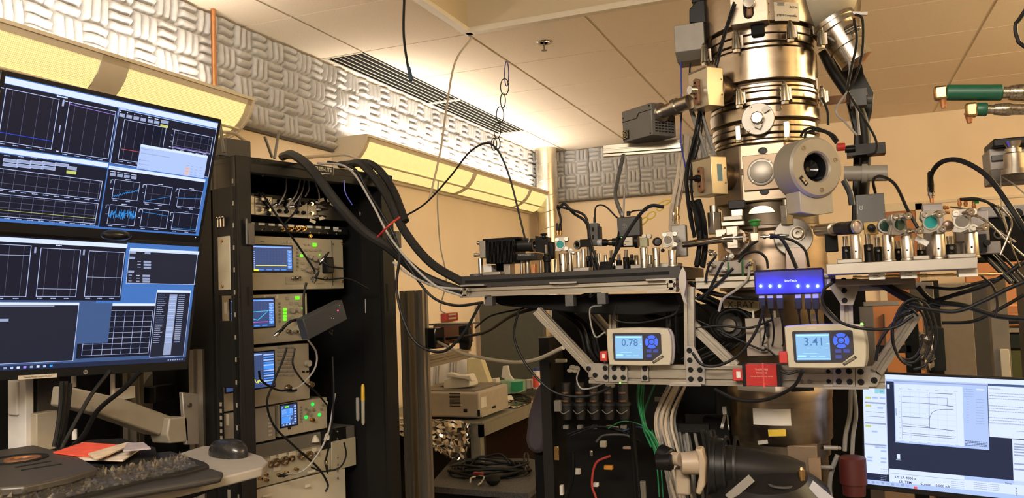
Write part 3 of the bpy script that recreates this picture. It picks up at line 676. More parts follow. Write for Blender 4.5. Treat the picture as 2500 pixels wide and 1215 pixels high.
# ---- breadboards
zb=1.482
r=thing('breadboard','black optical breadboard on the left rail of the frame','breadboard',(-.69,2.3,zb-.03))
A=at(1128,672,Y=2.13);B=at(1662,652,Y=2.13);zb=(A.z+B.z)/2;BZ=zb
m=MB();m.b2((A.x,2.125,zb-.034),(B.x,2.52,zb));m.build('board',mat('black_board',(.030,.027,.024),.45,.3),r,bev=.001)
m=MB();m.b2((A.x+.012,2.1235,zb-.020),(B.x-.03,2.126,zb-.012));m.build('edge_slot',blackm,r)
A=at(1490,668,Y=2.3)
for x0,x1,y0 in((1502,1545,650),(1545,1600,648),(1600,1662,645)):
    a=at(x0,y0,Y=2.3);b=at(x1,y0,Y=2.3);m=MB();m.b2((a.x,2.27,zb),(b.x-.002,2.34,zb+.014));m.build('riser_plate',aluplate,r,bev=.001)
YR=1.90
A=at(2018,664,Y=YR);B=at(2388,655,Y=YR);zr0=(at(2018,668,Y=YR).z+at(2388,657,Y=YR).z)/2;zr1=(at(2018,643,Y=YR).z+at(2388,629,Y=YR).z)/2
RZ=zr1
r=thing('breadboard','grey aluminium breadboard full of optics at the right of the column','breadboard',(.14,2.05,zr0))
m=MB();m.b2((A.x,YR,zr0),(B.x,YR+.30,zr1));m.build('board',mat('breadboard_alu',(.50,.46,.41),.42,.6,var=.03),r,bev=.0015)
for x0,x1,y0 in((2043,2105,638),(2226,2266,628),(2311,2378,626)):
    a=at(x0,y0,Y=YR+.05);b=at(x1,y0,Y=YR+.05);m=MB();m.b2((a.x,YR+.02,zr1),(b.x,YR+.08,zr1+.0095));m.build('clamp_base',aluplate,r,bev=.002)
# small white and gold items screwed under the right board
for k,(x0,x1,y0,y1,lab)in enumerate(((2122,2160,664,683,'white labelled filter block under the right breadboard, left one'),(2199,2238,661,680,'white labelled filter block under the right breadboard, middle one'),(2340,2386,656,676,'white labelled filter block under the right breadboard end, biggest one'))):
    a=at(x0,y1,Y=YR+.03);b=at(x1,y0,Y=YR+.03);r=thing('filter_block',lab,'electronic module',a,'filter blocks under the right board')
    MB().b2((a.x,YR+.025,a.z),(b.x,YR+.055,zr0)).build('case',paper,r,bev=.0008)
    m=MB()
    for j in range(3 if k<2 else 0):m.b2((a.x+.008,YR+.0246,a.z+.005+j*.0035),(b.x-.010-.004*(j%2),YR+.025,a.z+.006+j*.0035))
    if k<2:m.build('print_line',inkm,r)
m=MB()
P0=at(2082,676,Y=YR+.05);P1=at(2440,668,Y=YR+.05);d=(P1-P0);L=d.length;x=0;pr_=[];random.seed(3)
while x<L:
    l=random.uniform(.006,.016);rr=random.choice((.0025,.0035,.0042,.003));pr_+=[(x,rr),(x+l,rr)];x+=l
m.lathe(pr_,P0,d,10);one(m,'coupler_chain',brass,'chain of gold coaxial couplers running under the right breadboard','connector')
m=MB();a=at(2040,690,Y=2.0);b=at(2230,683,Y=2.0);m.b2((a.x,1.97,b.z-.008),(b.x,2.12,zr0-.012));one(m,'under_plate',mat('brown_plate2',(.16,.12,.10),.5),'dark plate under the left half of the right breadboard','plate')
# ---- power meters
lcd=glow('lcd_blue',(.27,.52,.84),.95);lcdd=mat('lcd_digit',(.01,.02,.05),.5,em=(.015,.05,.12),es=1);lcdm=mat('lcd_mid',(.05,.1,.2),.5,em=(.12,.28,.5),es=1)
btn=glow('button_blue',(.07,.16,.95),1.0);btnd=glow('button_dim',(.10,.12,.50),.6)
def arcpoly(r0,r1,a0,a1,n=8):return[(r1*math.cos(a0+(a1-a0)*i/n),r1*math.sin(a0+(a1-a0)*i/n))for i in range(n+1)]+[(r0*math.cos(a1-(a1-a0)*i/n),r0*math.sin(a1-(a1-a0)*i/n))for i in range(n+1)]
def meter(px,py,Y,W,val,label,yaw=0,roll=0):
    c=at(px,py,Y=Y);R=Matrix.Rotation(yaw,3,'Z')@Matrix.Rotation(roll,3,'Y')
    T=frame(c,R@V((1,0,0)),R@V((0,-1,0)))
    # frame() makes y = z cross x, which points up here
    r=thing('power_meter',label,'power meter',M=T);s=W/.18
    T=T@Matrix.Scale(s,4)
    pts=[(-.088,.048),(-.05,.0505),(0,.0515),(.05,.0505),(.080,.048),(.0875,.030),(.0895,0),(.0875,-.030),(.083,-.049),(.0,-.0515),(-.084,-.050),(-.0875,0)]
    MB(T).prism([(x*1.0,y)for x,y in pts],Matrix.Translation((0,0,-.036)),.036).build('case',mat('meter_case',(.55,.50,.38),.45,var=.03),r,bev=.0025)
    MB(T).prism([(x*1.03+.003,y*.97)for x,y in pts],Matrix.Translation((0,0,-.030)),.014).build('bumper',mat('meter_bumper',(.36,.32,.25),.55),r,bev=.002)
    pan=[(-.069,.037),(.058,.037),(.062,.033),(.062,-.018),(.036,-.038),(-.066,-.038),(-.070,-.034),(-.0715,.034)]
    p=MB(T).prism(pan,Matrix.Translation((0,0,.0001)),.0012).build('front_panel',mat('meter_panel',(.03,.03,.05),.35),r,bev=.0005)
    Ts=T@Matrix.Translation((0,0,.0014))
    d=MB(Ts).b2((-.064,-.032,0),(.011,.030,.0006)).build('display',lcd,r)
    T2=T@Matrix.Translation((0,0,.0022))
    text(val,T2@Matrix.Translation((-.0005,.0105,0)),.027,lcdd,'digits',d,align='RIGHT',ext=.0001,bold=.0001)
    b=MB(T2);b.b2((-.062,.0245,0),(.009,.0278,.0002));b.b2((-.061,-.0245,0),(-.043,-.0205,.0002));b.b2((.004,.006,0),(.009,.0072,.0002))
    b.build('status_bar',lcdm,d)
    b=MB(T2);
    for y,x0,x1 in((-.004,-.040,-.034),(-.004,-.008,.006),(-.016,-.05,-.018),(-.0285,-.062,.009),(-.0235,-.034,-.02),(-.0235,-.015,.0)):b.b2((x0,y,0),(x1,y+.0007,.0002))
    b.build('fine_print',lcdm,d)
    Tb=T@Matrix.Translation((.036,.013,.0012))
    for k in range(4):
        a=k*PI/2-PI/4+.10;b=MB(Tb);b.prism(arcpoly(.0085,.0178,a,a+PI/2-.20),Matrix(),.0014);b.build('arrow_key',btn,r)
    b=MB(Tb);b.cyl((0,0,0),(0,0,.0016),.0062,n=20);ok=b.build('ok_key',btn,r)
    text('OK',Tb@Matrix.Translation((0,0,.0018)),.0048,lcdd,'legend',ok)
    for x,y in((.0285,-.011),(.0465,-.011),(.0285,-.0245)):
        b=MB(T);b.b2((x-.0070,y-.0042,.001),(x+.0070,y+.0042,.0026));b.build('soft_key',btnd,r,bev=.0006)
    Tl=T@Matrix.Translation((.052,-.034,.0008))@Matrix.Rotation(math.radians(33),4,'Z')
    b=MB(Tl);b.b2((-.017,-.0032,0),(.017,.0032,.0012));nm=b.build('name_plate',mat('name_plate_black',(.03,.028,.025),.4),r,bev=.001)
    text('THORLABS',Tl@Matrix.Translation((0,0,.0013)),.0052,mat('name_gold',(.55,.45,.30),.4),'lettering',nm)
    b=MB(T);b.b2((-.038,.0405,0),(-.018,.0455,.0004));
    b.b2((-.016,.0405,0),(.010,.0455,.0004))if val=='0.78' else None
    tp=b.build('tape_label',mat('tape_cream',(.62,.56,.45),.5),r)
    return r
meter(1559,846,2.088,.171,'0.78','cream power meter hanging left of the middle post, reading 0.78',yaw=.02,roll=.015)
meter(2014,845,2.01,.1755,'3.41','cream power meter right of the red interface box, reading 3.41',yaw=.0,roll=.0)
b=MB();
for x0,y0,x1,y1,Y,lab in((1466,857,1482,881,2.09,'small red plug at the left edge of the meter showing 0.78'),(1903,858,1922,886,2.01,'small red plug at the left edge of the meter showing 3.41'),(1790,900,1815,929,2.095,'small red plug with white tag left of the red meter box')):
    a=at(x0,y1,Y=Y);b_=at(x1,y0,Y=Y);r=thing('sensor_plug',lab,'plug',a,'red sensor plugs')
    MB().b2((a.x,Y-.005,a.z),(b_.x,Y+.02,b_.z)).build('plug_body',red,r,bev=.002)
    if x0!=1903:MB().b2((a.x+(b_.x-a.x)*.35,Y-.0056,a.z+.008),(a.x+(b_.x-a.x)*.72,Y-.005,b_.z-.006)).build('tag',paper,r)
# red usb meter box
a=at(1815,942,Y=2.075);b_=at(1906,888,Y=2.075);r=thing('meter_interface','red meter interface box with black sides strapped to the lower rail','interface box',a)
MB().b2((a.x+.007,2.07,a.z+.001),(b_.x-.009,2.108,b_.z-.001)).build('case',mat('red_anodised',(.55,.035,.03),.35,.3),r,bev=.001)
MB().b2((a.x,2.068,a.z),(a.x+.008,2.11,b_.z)).build('side_cap',black,r,bev=.001);MB().b2((b_.x-.010,2.068,a.z),(b_.x,2.11,b_.z)).build('side_cap',black,r,bev=.001)
T=Matrix(((1,0,0,(a.x+b_.x)/2),(0,0,-1,2.0698),(0,1,0,(a.z+b_.z)/2),(0,0,0,1)))
wp=mat('print_pink',(.75,.45,.42),.5)
for s,y,z in(('THORLABS',.014,.0062),('PM100USB',.006,.0055),('POWER AND ENERGY METER',-.003,.0040)):text(s,T@Matrix.Translation((0,y,0)),z,wp,'lettering',r,ext=.0001)
MB().bar(((a.x+b_.x)/2+.004,2.0675,a.z-.003),((a.x+b_.x)/2+.004,2.0675,b_.z+.003),.004,.0015,up=(0,1,0)).build('strap',mat('red_strap',(.65,.06,.05),.45),r)
# ---- usb hub with blue lights
HY=2.075;a=at(1843,722,Y=HY);b_=at(2011,655,Y=HY)
a2=at(1847,718,Y=HY);hz0=(a.z+at(2011,716,Y=HY).z)/2;hz1=(at(1843,660,Y=HY).z+b_.z)/2
hub=thing('usb_hub','black usb hub tinted by the glow of its six bright blue lights, in front of the column','usb hub',((a.x+b_.x)/2,HY,hz0))
hubm=mat('hub_black_glow',(.012,.012,.10),.35,coat=.3)  # black case; the blue glow of the LEDs is put into its colour
MB().b2((a.x,HY,hz0),(b_.x,HY+.028,hz1)).build('case',hubm,hub,bev=.004)
MB().b2((a.x+.002,HY+.004,hz0+.003),(b_.x-.002,HY+.03,hz1+.0015)).build('top_shell',black,hub,bev=.003)
T=Matrix(((1,0,0,(a.x+b_.x)/2),(0,0,-1,HY-.0004),(0,1,0,(hz0+hz1)/2),(0,0,0,1)))
text('StarTech',T@Matrix.Translation((.004,.003,0)),.0078,mat('hub_logo',(.6,.65,.8),.4,em=(.10,.12,.5),es=.6),'lettering',hub)  # lettering also carries a little of the blue glow
led=mat('led_blue',(.1,.3,1),.3,em=(.10,.38,1.0),es=16);ledc=mat('led_core',(.6,.8,1),.3,em=(.5,.8,1.0),es=9)
for x in(1857,1880,1903,1948,1972,1996):
    P=at(x,698,Y=HY);o=MB().lathe([(0,.0030),(.0012,.0028),(.0022,.0015),(.0025,.0003)],P,(0,-1,0),12).build('led',ledc,hub)
    l=bpy.data.lights.new('led_light','POINT');l.energy=.07;l.color=(.03,.07,1);l.shadow_soft_size=.003;lo=bpy.data.objects.new('led_light',l);lo.location=P+V((0,-.012,0));COL.objects.link(lo)
for k,x in enumerate((1859,1880,1903,1948,1972,1991)):
    P=at(x,724,Y=HY);m=MB();m.b2((P.x-.0065,HY+.004,P.z-.003),(P.x+.0065,HY+.012,hz0));sk=m.build('usb_shell',mat('usb_metal',(.45,.45,.6),.3,.6),hub)
    nm=('first','second','third','fourth','fifth','last')[k]
    r=thing('usb_plug','black usb plug hanging from the hub bottom, %s from the left'%nm,'plug',P-V((0,-.008,.045)),'usb plugs under the hub')
    MB().b2((P.x-.0075,HY+.002,P.z-.030),(P.x+.0075,HY+.014,P.z-.003)).build('grip',rubber,r,bev=.001)
    MB().lathe([(0,.0045),(.012,.0025)],(P.x,HY+.008,P.z-.030),(0,0,-1),10).build('boot',rubber,r)
    MB().tube([(P.x,HY+.008,P.z-.04),(P.x+.003,HY+.02,P.z-.08),(P.x-.01+.004*k,HY+.08,P.z-.12),(P.x-.02,HY+.2,P.z-.13)],.0024,6).build('cord',rubber,r)
# X-RAY sign, toggle plate
m=MB(Matrix(((1,0,0,0),(0,0,-1,2.27),(0,1,0,0),(0,0,0,1))));q=[at(x,y,Y=2.27)for x,y in((1764,735),(1775,724),(1812,722),(1852,724),(1853,756),(1835,762),(1800,750),(1768,752))]
m.prism([(p.x,p.z)for p in q],Matrix(),.006);xs=one(m,'xray_sign',mat('sign_tan',(.42,.36,.20),.5),'tan warning plate reading X-RAY below the usb hub','sign')
P=at(1808,744,Y=2.262);text('X-RAY',frame(P,(1,0,-.04),(0,-1,0)),.024,inkm,'lettering',xs,ext=.0004)
r=thing('toggle_plate','bare metal plate with a toggle latch between the two power meters','bracket',at(1866,868,Y=2.19))
m=MB(Matrix(((1,0,0,0),(0,0,-1,2.19),(0,1,0,0),(0,0,0,1))));q=[at(x,y,Y=2.19)for x,y in((1819,777),(1908,774),(1912,866),(1825,869))];m.prism([(p.x,p.z)for p in q],Matrix(),.004);m.build('plate',mat('plate_dull',(.34,.29,.24),.5,.3),r,bev=.0008)
P=at(1866,830,Y=2.183);m=MB();m.b2((P.x-.009,2.176,P.z-.03),(P.x+.009,2.187,P.z+.042));m.cyl((P.x,2.176,P.z),(P.x,2.17,P.z),.008);m.build('latch',aluplate,r,bev=.002)
m=MB();m.b2((P.x+.006,2.17,P.z+.01),(P.x+.014,2.187,P.z+.045));m.build('latch_hook',black,r,bev=.001)
m=MB()
for x in(1839,1891):Q=at(x,768,Y=2.19);m.cyl(Q-V((0,0,.008)),Q+V((0,0,.010)),.0025,n=8)
m.build('pin',whitep,r)
for k,(x,y)in enumerate(((1988,748),(1990,775))):one(MB().b2(at(x-8,y+9,Y=2.15),at(x+7,y-9,Y=2.16)),'cable_tag',mat('tag_grey',(.36,.30,.27),.5),('small beige cable tag below the hub, upper one','small beige cable tag below the hub, lower one')[k],'tag',bev=.001)
# column details around the hub: discs, valve and pipe
def disc(px,py,Y,r,lab,m2=aluplate):
    P=at(px,py,Y=Y);m=MB();m.lathe([(-.03,r*.95),(0,r*.95),(0,r),(.006,r),(.0075,r*.96),(.0075,0)],P,(0,-1,0),48);o=m.build('port_cover',m2,col,lab)
    for k in range(4):a=k*PI/2+.4;b=MB();bolt(b,P+V((r*.8*math.cos(a),-.006,r*.8*math.sin(a))),(0,-1,0),.0028);b.build('screw',dsteel,o)
    return o,P
o,P=disc(1937,578,2.296,.050,'large round port cover')
b=MB();Q=P+V((.012,-.0075,.008));b.lathe([(0,.019),(.006,.019),(.006,.016),(.010,.016),(.018,.012),(.018,.005),(.008,.004)],Q,(0,-1,0),28);b.build('center_fitting',steel2,o)
o,P=disc(1797,590,2.292,.036,None,mat('half_disc',(.50,.42,.34),.4,.7))
for x,y in((1790,604),(1800,607)):b=MB();bolt(b,at(x,y,Y=2.284),(0,-1,0),.004);b.build('screw',steel2,o)
P=at(1945,622,Y=2.288);MB().b2((P.x-.028,2.285,P.z-.09),(P.x+.022,2.30,P.z+.02)).build('cover_panel',mat('steel_panel',(.42,.34,.30),.45,.8),col,bev=.001)
vp=thing('vacuum_line','polished vacuum pipe with a green-knobbed valve across the column front','pipe',at(1800,580,Y=2.24))
A=at(1668,597,Y=2.26);B=at(1770,583,Y=2.24);C_=at(1815,580,Y=2.235);D=at(1915,573,Y=2.225)
MB().cyl(A,B,.0095,n=20).build('pipe',chrome,vp)
m=MB();d=(C_-B).normalized();m.lathe([(0,.013),(.008,.013),(.008,.017),(.030,.017),(.030,.013),(.055,.013),(.055,.009)],B-d*.006,d,24);m.build('bellows',chrome,vp)
MB().box(at(1790,580,Y=2.25),(.030,.05,.06)).build('gate_body',steel2,vp,bev=.002)
m=MB();m.box(at(1843,579,Y=2.23),(.020,.022,.022));m.build('valve_block',mat('bright_block',(.75,.68,.58),.3,.7),vp,bev=.001)
m=MB();Q=at(1843,570,Y=2.23);m.cyl(Q,Q+V((0,0,.02)),.005,n=12);m.cyl(Q+V((.006,.004,0)),Q+V((.006,.004,.02)),.002,n=8);m.build('valve_stem',chrome,vp)
m=MB();Q=at(1843,552,Y=2.23);m.lathe([(0,.010),(.004,.012),(.012,.012),(.012,.017),(.0165,.015),(.019,.008)],Q,ZZ,28);m.build('green_knob',mat('green_plastic',(.02,.22,.03),.4),vp,'green valve knob')
m=MB();d=(D-at(1850,577,Y=2.23));m.lathe([(0,.003),(.008,.003),(.008,.0065),(.014,.0065),(.014,.004),(.024,.004),(.024,.0075),(.034,.0075),(.034,.004),(.044,.004),(.044,.005),(.056,.005),(.056,.0035),(.072,.003)],at(1856,578,Y=2.23),d,12);m.build('coax_fitting',chrome,vp)
m=MB()
for k,(x,y)in enumerate(((1822,568),(1824,575),(1826,583),(1823,590),(1832,586))):m.ball(at(x,y,Y=2.222),.0045,8)
m.build('wing_nut',brass,vp)
# stage box with connectors left of the hub
r=thing('feedthrough_box','grey connector box with bnc plugs left of the usb hub','connector box',at(1785,680,Y=2.2))
a=at(1730,672,Y=2.2);b_=at(1838,632,Y=2.2);MB().b2((a.x,2.2,a.z),(b_.x,2.27,b_.z)).build('case',mat('box_dull',(.30,.26,.23),.5,.4),r,bev=.002)
P=at(1834,646,Y=2.197);MB().b2((P.x-.004,2.19,P.z-.014),(P.x+.004,2.2,P.z+.014)).build('yellow_tab',mat('tab_yellow',(.5,.4,.1),.5),r)
for x,y in((1766,636),(1780,632),(1822,652),(1745,650),(1760,660),(1748,620),(1730,612),(1735,648)):
    P=at(x,y,Y=2.19);d=V((random.uniform(-1,1),-.8,random.uniform(-.6,.8))).normalized()
    b=MB();b.lathe([(0,.0048),(.010,.0048),(.010,.0065),(.020,.0065),(.022,.004),(.026,.003)],P+V((0,.01,0)),d,12);b.build('bnc_plug',random.choice((steel2,whitep,chrome)),r)
for k,(x,y0,y1)in enumerate(((1778,640,704),(1812,628,690))):one(MB().tube([at(x,y0,Y=2.17),at(x+1,(y0+y1)/2,Y=2.165),at(x+2,y1,Y=2.17)],.003,6),'velcro_tie',mat('green_tie',(.02,.12,.04),.6),('green tie strip hanging on the connector box, left one','green tie strip hanging on the connector box, right one')[k],'cable tie')
# ================================================================ optics on the left breadboard
pil=mat('pillar_steel',(.66,.60,.52),.30,1,var=.03,scale=20,stretch=(1,1,.2))
mntm=mat('mount_grey',(.38,.35,.30),.40,.5,var=.04)
mirr=mat('mirror_silver',(.8,.8,.78),.06,1,var=.01);teal=mat('optic_teal',(.04,.42,.42),.1,.2,coat=1);pink=mat('optic_pink',(.70,.55,.52),.15,.3,coat=1);dkgl=mat('optic_green_dark',(.02,.06,.04),.06,.2,coat=1)
def pillar(px,ytop,Y,r,label,z0,kind='pillar',hole=True,base=None):
    t=at(px,ytop,Y=Y);B=V((t.x,Y,z0));o=thing('pillar_post' if kind=='pillar' else 'post_holder',label,'optical post',B);H=t.z-z0
    if kind=='pillar':
        MB().lathe([(0,r*1.12),(.003,r*1.15),(.0045,r*1.12),(.0055,r),(H-.002,r),(H,r*.9)],B,ZZ,28).build('post',pil,o)
        if hole:MB().cyl(B+V((-r*.15,-r*.97,H*.42)),B+V((-r*.15,-r*1.03,H*.42)),r*.17,n=12).build('cross_hole',blackm,o)
    else:
        MB().lathe([(0,r*1.9),(.004,r*1.9),(.005,r*1.35),(H*.62,r*1.35),(H*.62+.001,r*1.2)],B,ZZ,24).build('holder',blackan,o)
        MB().cyl(B+V((0,0,H*.6)),B+V((0,0,H)),r*.85,n=20).build('post',chrome,o)
        k=MB().cyl(B+V((0,-r*1.3,H*.48)),B+V((0,-r*2.2,H*.48)),r*.62,n=14).build('thumb_screw',blackan,o)
        MB().cyl(B+V((0,-r*2.2,H*.48)),B+V((0,-r*2.25,H*.48)),r*.4,n=12).build('screw_face',chrome,k)
    return o
def kmount(px,py,Y,s,yaw,optic,label,knobs=True,kdir=(1,0,0)):
    c=at(px,py,Y=Y);Rz=Matrix.Rotation(yaw,3,'Z');T=frame(c,Rz@V((1,0,0)),Rz@V((0,-1,0)))
    o=thing('kinematic_mount',label,'optic mount',M=T);T=T@Matrix.Scale(s,4) # s = half size
    pl=[(-1,-.9),(-.35,-1),(.2,-.75),(.25,-1.0),(.9,-.95),(1,-.5),(.55,-.3),(.45,.5),(1.0,.8),(.95,1),(-.2,1.05),(-.9,.95),(-1,.4),(-.75,0)]
    MB(T).prism(pl,Matrix.Translation((0,0,-.12)),.34).build('front_plate',mntm,o,bev=.0008)
    MB(T).prism([(x*.96,y*.96)for x,y in pl],Matrix.Translation((.06,0,-.75)),.42).build('back_plate',mntm,o,bev=.0008)
    b=MB(T);b.ring((-.22,-.02,.20),(-.22,-.02,.30),.66,.52,28);b.build('retaining_ring',aluplate,o)
    b=MB(T);b.cyl((-.22,-.02,.1),(-.22,-.02,.24),.53,n=28);b.build('optic',optic,o)
    for(x,y)in((.68,.72),(.62,-.62),(-.62,.68)):
        b=MB(T);b.ring((x,y,.20),(x,y,.46),.27,.12,16);b.cyl((x,y,.2),(x,y,.34),.12,n=6);b.build('adjuster',steel2,o)
    if knobs:
        for y in(.72,-.62):
            b=MB(T);b.cyl((.6,y,-.75),(.6,y,-1.5),.09,n=8);b.lathe([(0,.24),(.1,.3),(.55,.3),(.62,.22)],(.6,y,-1.5),(0,0,-1),16);b.build('thumb_knob',pil,o)
    return o
def ringmount(px,py,Y,r,yaw,optic,label,rim=mntm,L=.5):
    c=at(px,py,Y=Y);ax=Matrix.Rotation(yaw,3,'Z')@V((0,-1,0));o=thing('lens_ring',label,'lens mount',c-V((0,0,r)))
    b=MB();b.lathe([(-r*L,r),(0,r),(r*.06,r*.95),(r*.06,r*.78),(-r*L,r*.78),(-r*L,r)],c,ax,32,cap=False);b.build('ring',rim,o)
    b=MB();b.lathe([(-r*.3,r*.78),(-r*.12,r*.78),(-r*.02,0)],c,ax,24);b.build('optic',optic,o);return o
L1=lambda x,y:(1100+x/3.6817,470+y/3.6817)
def pl1(x,ytop,Y,r,label,kind='pillar',hole=True):return pillar(*L1(x,ytop),Y,r,label,BZ,kind,hole)
# left end mount with two thumb screws
pl1(268,590,2.22,.0072,'slim steel post at the far left end of the left breadboard',hole=False)
a=at(*L1(235,722),Y=2.2);one(MB().lathe([(0,.020),(.007,.020),(.008,.018)],(a.x,2.2,BZ),ZZ,32),'post_base',darkg,'round dark base disc at the far left end of the left breadboard','post base')
r=thing('tip_tilt_mount','steel mount with two socket thumb screws at the breadboard\'s left end','optic mount',at(*L1(285,590),Y=2.22))
a=at(*L1(276,640),Y=2.22);b_=at(*L1(322,430),Y=2.22);MB().b2((a.x,2.21,at(*L1(280,590),Y=2.22).z),(b_.x,2.25,b_.z)).build('bracket',mntm,r,bev=.002)
for x,y in((240,452),(215,560)):
    P=at(*L1(x,y),Y=2.22);Q=at(*L1(x+60,y),Y=2.22);b=MB();d=(Q-P);b.lathe([(0,.0058),(.007,.0058),(.007,.0035),(d.length,.0035)],P,d,12);b.lathe([(.010,.005),(.014,.005)],P,d,12);b.build('thumb_screw',chrome,r)
    b=MB();b.cyl(P-d.normalized()*.0002,P-d.normalized()*.0006,.003,n=6);b.build('socket',blackm,r)
# finned black laser head with barrel
a=at(*L1(320,640),Y=2.20);b_=at(*L1(562,395),Y=2.20)
r=thing('finned_camera','black finned camera body with a long lens barrel on the left breadboard','camera',(a.x,2.24,BZ))
m=MB();m.b2((a.x+.003,2.21,a.z),(b_.x,2.30,b_.z-.004));
m.b2((at(*L1(272,400),Y=2.2).x,2.21,b_.z-.006),(b_.x+.012,2.30,b_.z));m.build('body',blackan,r,bev=.002)
m=MB();n=20
for i in range(n):x=a.x+(b_.x-a.x)*(i+.5)/n;m.b2((x-.0009,2.198,a.z),(x+.0009,2.212,b_.z-.010))
m.build('cooling_fins',blackan,r)
P=at(*L1(560,475),Y=2.245);Q=at(*L1(752,470),Y=2.245);m=MB();d=Q-P;L=d.length;m.lathe([(0,.0185),(L*.8,.0185),(L*.8,.0195),(L,.0195),(L,.012),(L*.9,.010)],P,d,36);m.build('barrel',mat('barrel_black',(.03,.03,.03),.3,.4),r)
x0=at(*L1(700,470),Y=2.225).x;m=MB();m.lathe([(0,.0190),(.0012,.0190)],(x0,P.y,P.z),(1,0,0),36,cap=False);m.build('barrel_mark',whitep,r)
a2=at(*L1(562,612),Y=2.22);b2_=at(*L1(770,540),Y=2.22);MB().b2((a2.x,2.222,a2.z),(b2_.x,2.28,b2_.z)).build('lower_body',mat('lower_black',(.026,.026,.026),.35,.2),r,bev=.0015)
T=Matrix(((1,0,0,0),(0,0,-1,2.2215),(0,1,0,0),(0,0,0,1)))
P=at(*L1(662,560),Y=2.2215);text('THORLABS',Matrix(((1,0,0,P.x),(0,0,-1,2.2215),(0,1,0,P.z),(0,0,0,1))),.0085,mat('print_grey',(.42,.41,.39),.5),'lettering',r)
P=at(*L1(738,553),Y=2.2215);T=Matrix(((1,0,0,P.x),(0,0,-1,2.2215),(0,1,0,P.z),(0,0,0,1)));m=MB(T);m.bar((-.008,.0016,0),(.001,.0016,0),.0003,.0005);m.bar((-.008,-.0016,0),(.001,-.0016,0),.0003,.0005);m.bar((.0,.004,0),(.005,0,0),.0003,.0006);m.bar((.0,-.004,0),(.005,0,0),.0003,.0006);m.build('arrow_mark',mat('print_grey',(.4,.4,.4),.5),r)
for k,(x0,x1)in enumerate(((322,390),(498,556))):
    p=at(*L1(x0,700),Y=2.24);q=at(*L1(x1,645),Y=2.24);one(MB().b2((p.x,2.22,BZ),(q.x,2.26,at(*L1(400,640),Y=2.21).z-.001)),'spacer_block',whitep if k==0 else alu,('white spacer block under the finned black camera, left one','grey spacer block under the finned black camera, right one')[k],'block',bev=.001)
p=at(*L1(312,740),Y=2.17);q=at(*L1(465,705),Y=2.17);one(MB().b2((p.x,2.15,BZ),(q.x,2.19,BZ+.010)),'table_clamp',alu,'flat grey clamp foot on the front left of the left breadboard','clamp',bev=.002)
p=at(*L1(395,650),Y=2.26);q=at(*L1(495,650),Y=2.26);one(MB().b2((p.x,2.27,BZ),(q.x,2.30,at(*L1(450,642),Y=2.29).z)),'camera_foot',blackm,'black foot between spacer blocks under the finned camera','foot',bev=.001)
for k,(x,yt,kd)in enumerate(((636,612,.0045),(692,612,.0085),(810,612,.0045))):
    P=at(*L1(x,yt),Y=2.25);one(MB().lathe([(0,kd),(.006,kd*1.1),(P.z-BZ,kd)],(P.x,2.25,BZ),ZZ,20),'support_post',pil,('thin post under the camera barrel, left of the wide one','wide steel post with a hole under the camera barrel','thin post right of the copper block under the barrel')[k],'optical post')
p=at(*L1(738,690),Y=2.26);q=at(*L1(765,640),Y=2.26);one(MB().b2((p.x,2.25,BZ),(q.x,2.27,q.z)),'copper_block',copper,'little copper-coloured block under the camera barrel','block',bev=.001)
# black filter mount on its post
r=thing('filter_mount','black clamp mount with a thumb knob at the end of the camera barrel','optic mount',at(*L1(860,715),Y=2.21))
P=at(*L1(800,460),Y=2.22);m=MB(frame(P,(1,0,0),(0,-1,0)));m.prism([(-.014,-.022),(.026,-.030),(.026,.018),(-.013,.024)],Matrix.Translation((0,0,-.03)),.03);m.build('plate',blackan,r,bev=.001)
P=at(*L1(838,385),Y=2.215);m=MB();m.lathe([(0,.0095),(.004,.0105),(.006,.0095)],P,ZZ,18);m.cyl(P-V((0,0,.006)),P,.006,n=12);m.build('knob',black,r);m=MB();m.ball(P-V((0,.006,.002)),.002,8);m.build('screw',chrome,r)
m=MB();P=at(*L1(856,470),Y=2.21);Q=at(*L1(862,560),Y=2.21);m.cyl(Q,P,.0055,n=16);m.build('post',chrome,r)
m=MB();Q=at(*L1(865,545),Y=2.21);h=Q.z-BZ;m.lathe([(0,.0115),(.004,.0115),(.004,.0095),(h*.55,.0095),(h*.6,.0115),(h*.85,.0115),(h*.9,.009),(h,.009)],(Q.x,2.21,BZ),ZZ,24);m.build('holder',blackan,r)
m=MB();m.cyl((Q.x,2.20,BZ+h*.75),(Q.x,2.195,BZ+h*.75),.003,n=10);m.build('set_screw',blackm,r)
m=MB();P=at(*L1(905,520),Y=2.24);m.box(P,(.02,.02,.05));m.build('side_arm',black,r,bev=.003)
# teal mirror mount on a wide pillar
pl1(1010,548,2.24,.0125,'wide steel pillar under the mount with the teal optic')
kmount(*L1(1000,465),2.235,.0205,.25,teal,'grey kinematic mount with teal optic on the left breadboard')
r=thing('bnc_pair','two black cable boots with gold bnc plugs rising from the teal mount','connector',at(*L1(978,385),Y=2.24))
for x in(962,990):
    P=at(*L1(x,385),Y=2.24);m=MB();m.lathe([(0,.004),(.006,.004),(.006,.0052),(.012,.0052),(.012,.0042),(.016,.0042)],P,ZZ,12);m.build('plug',brass,r);m=MB();m.lathe([(.014,.0046),(.032,.0042),(.036,.0025)],P,ZZ,12);m.build('boot',rubber,r)
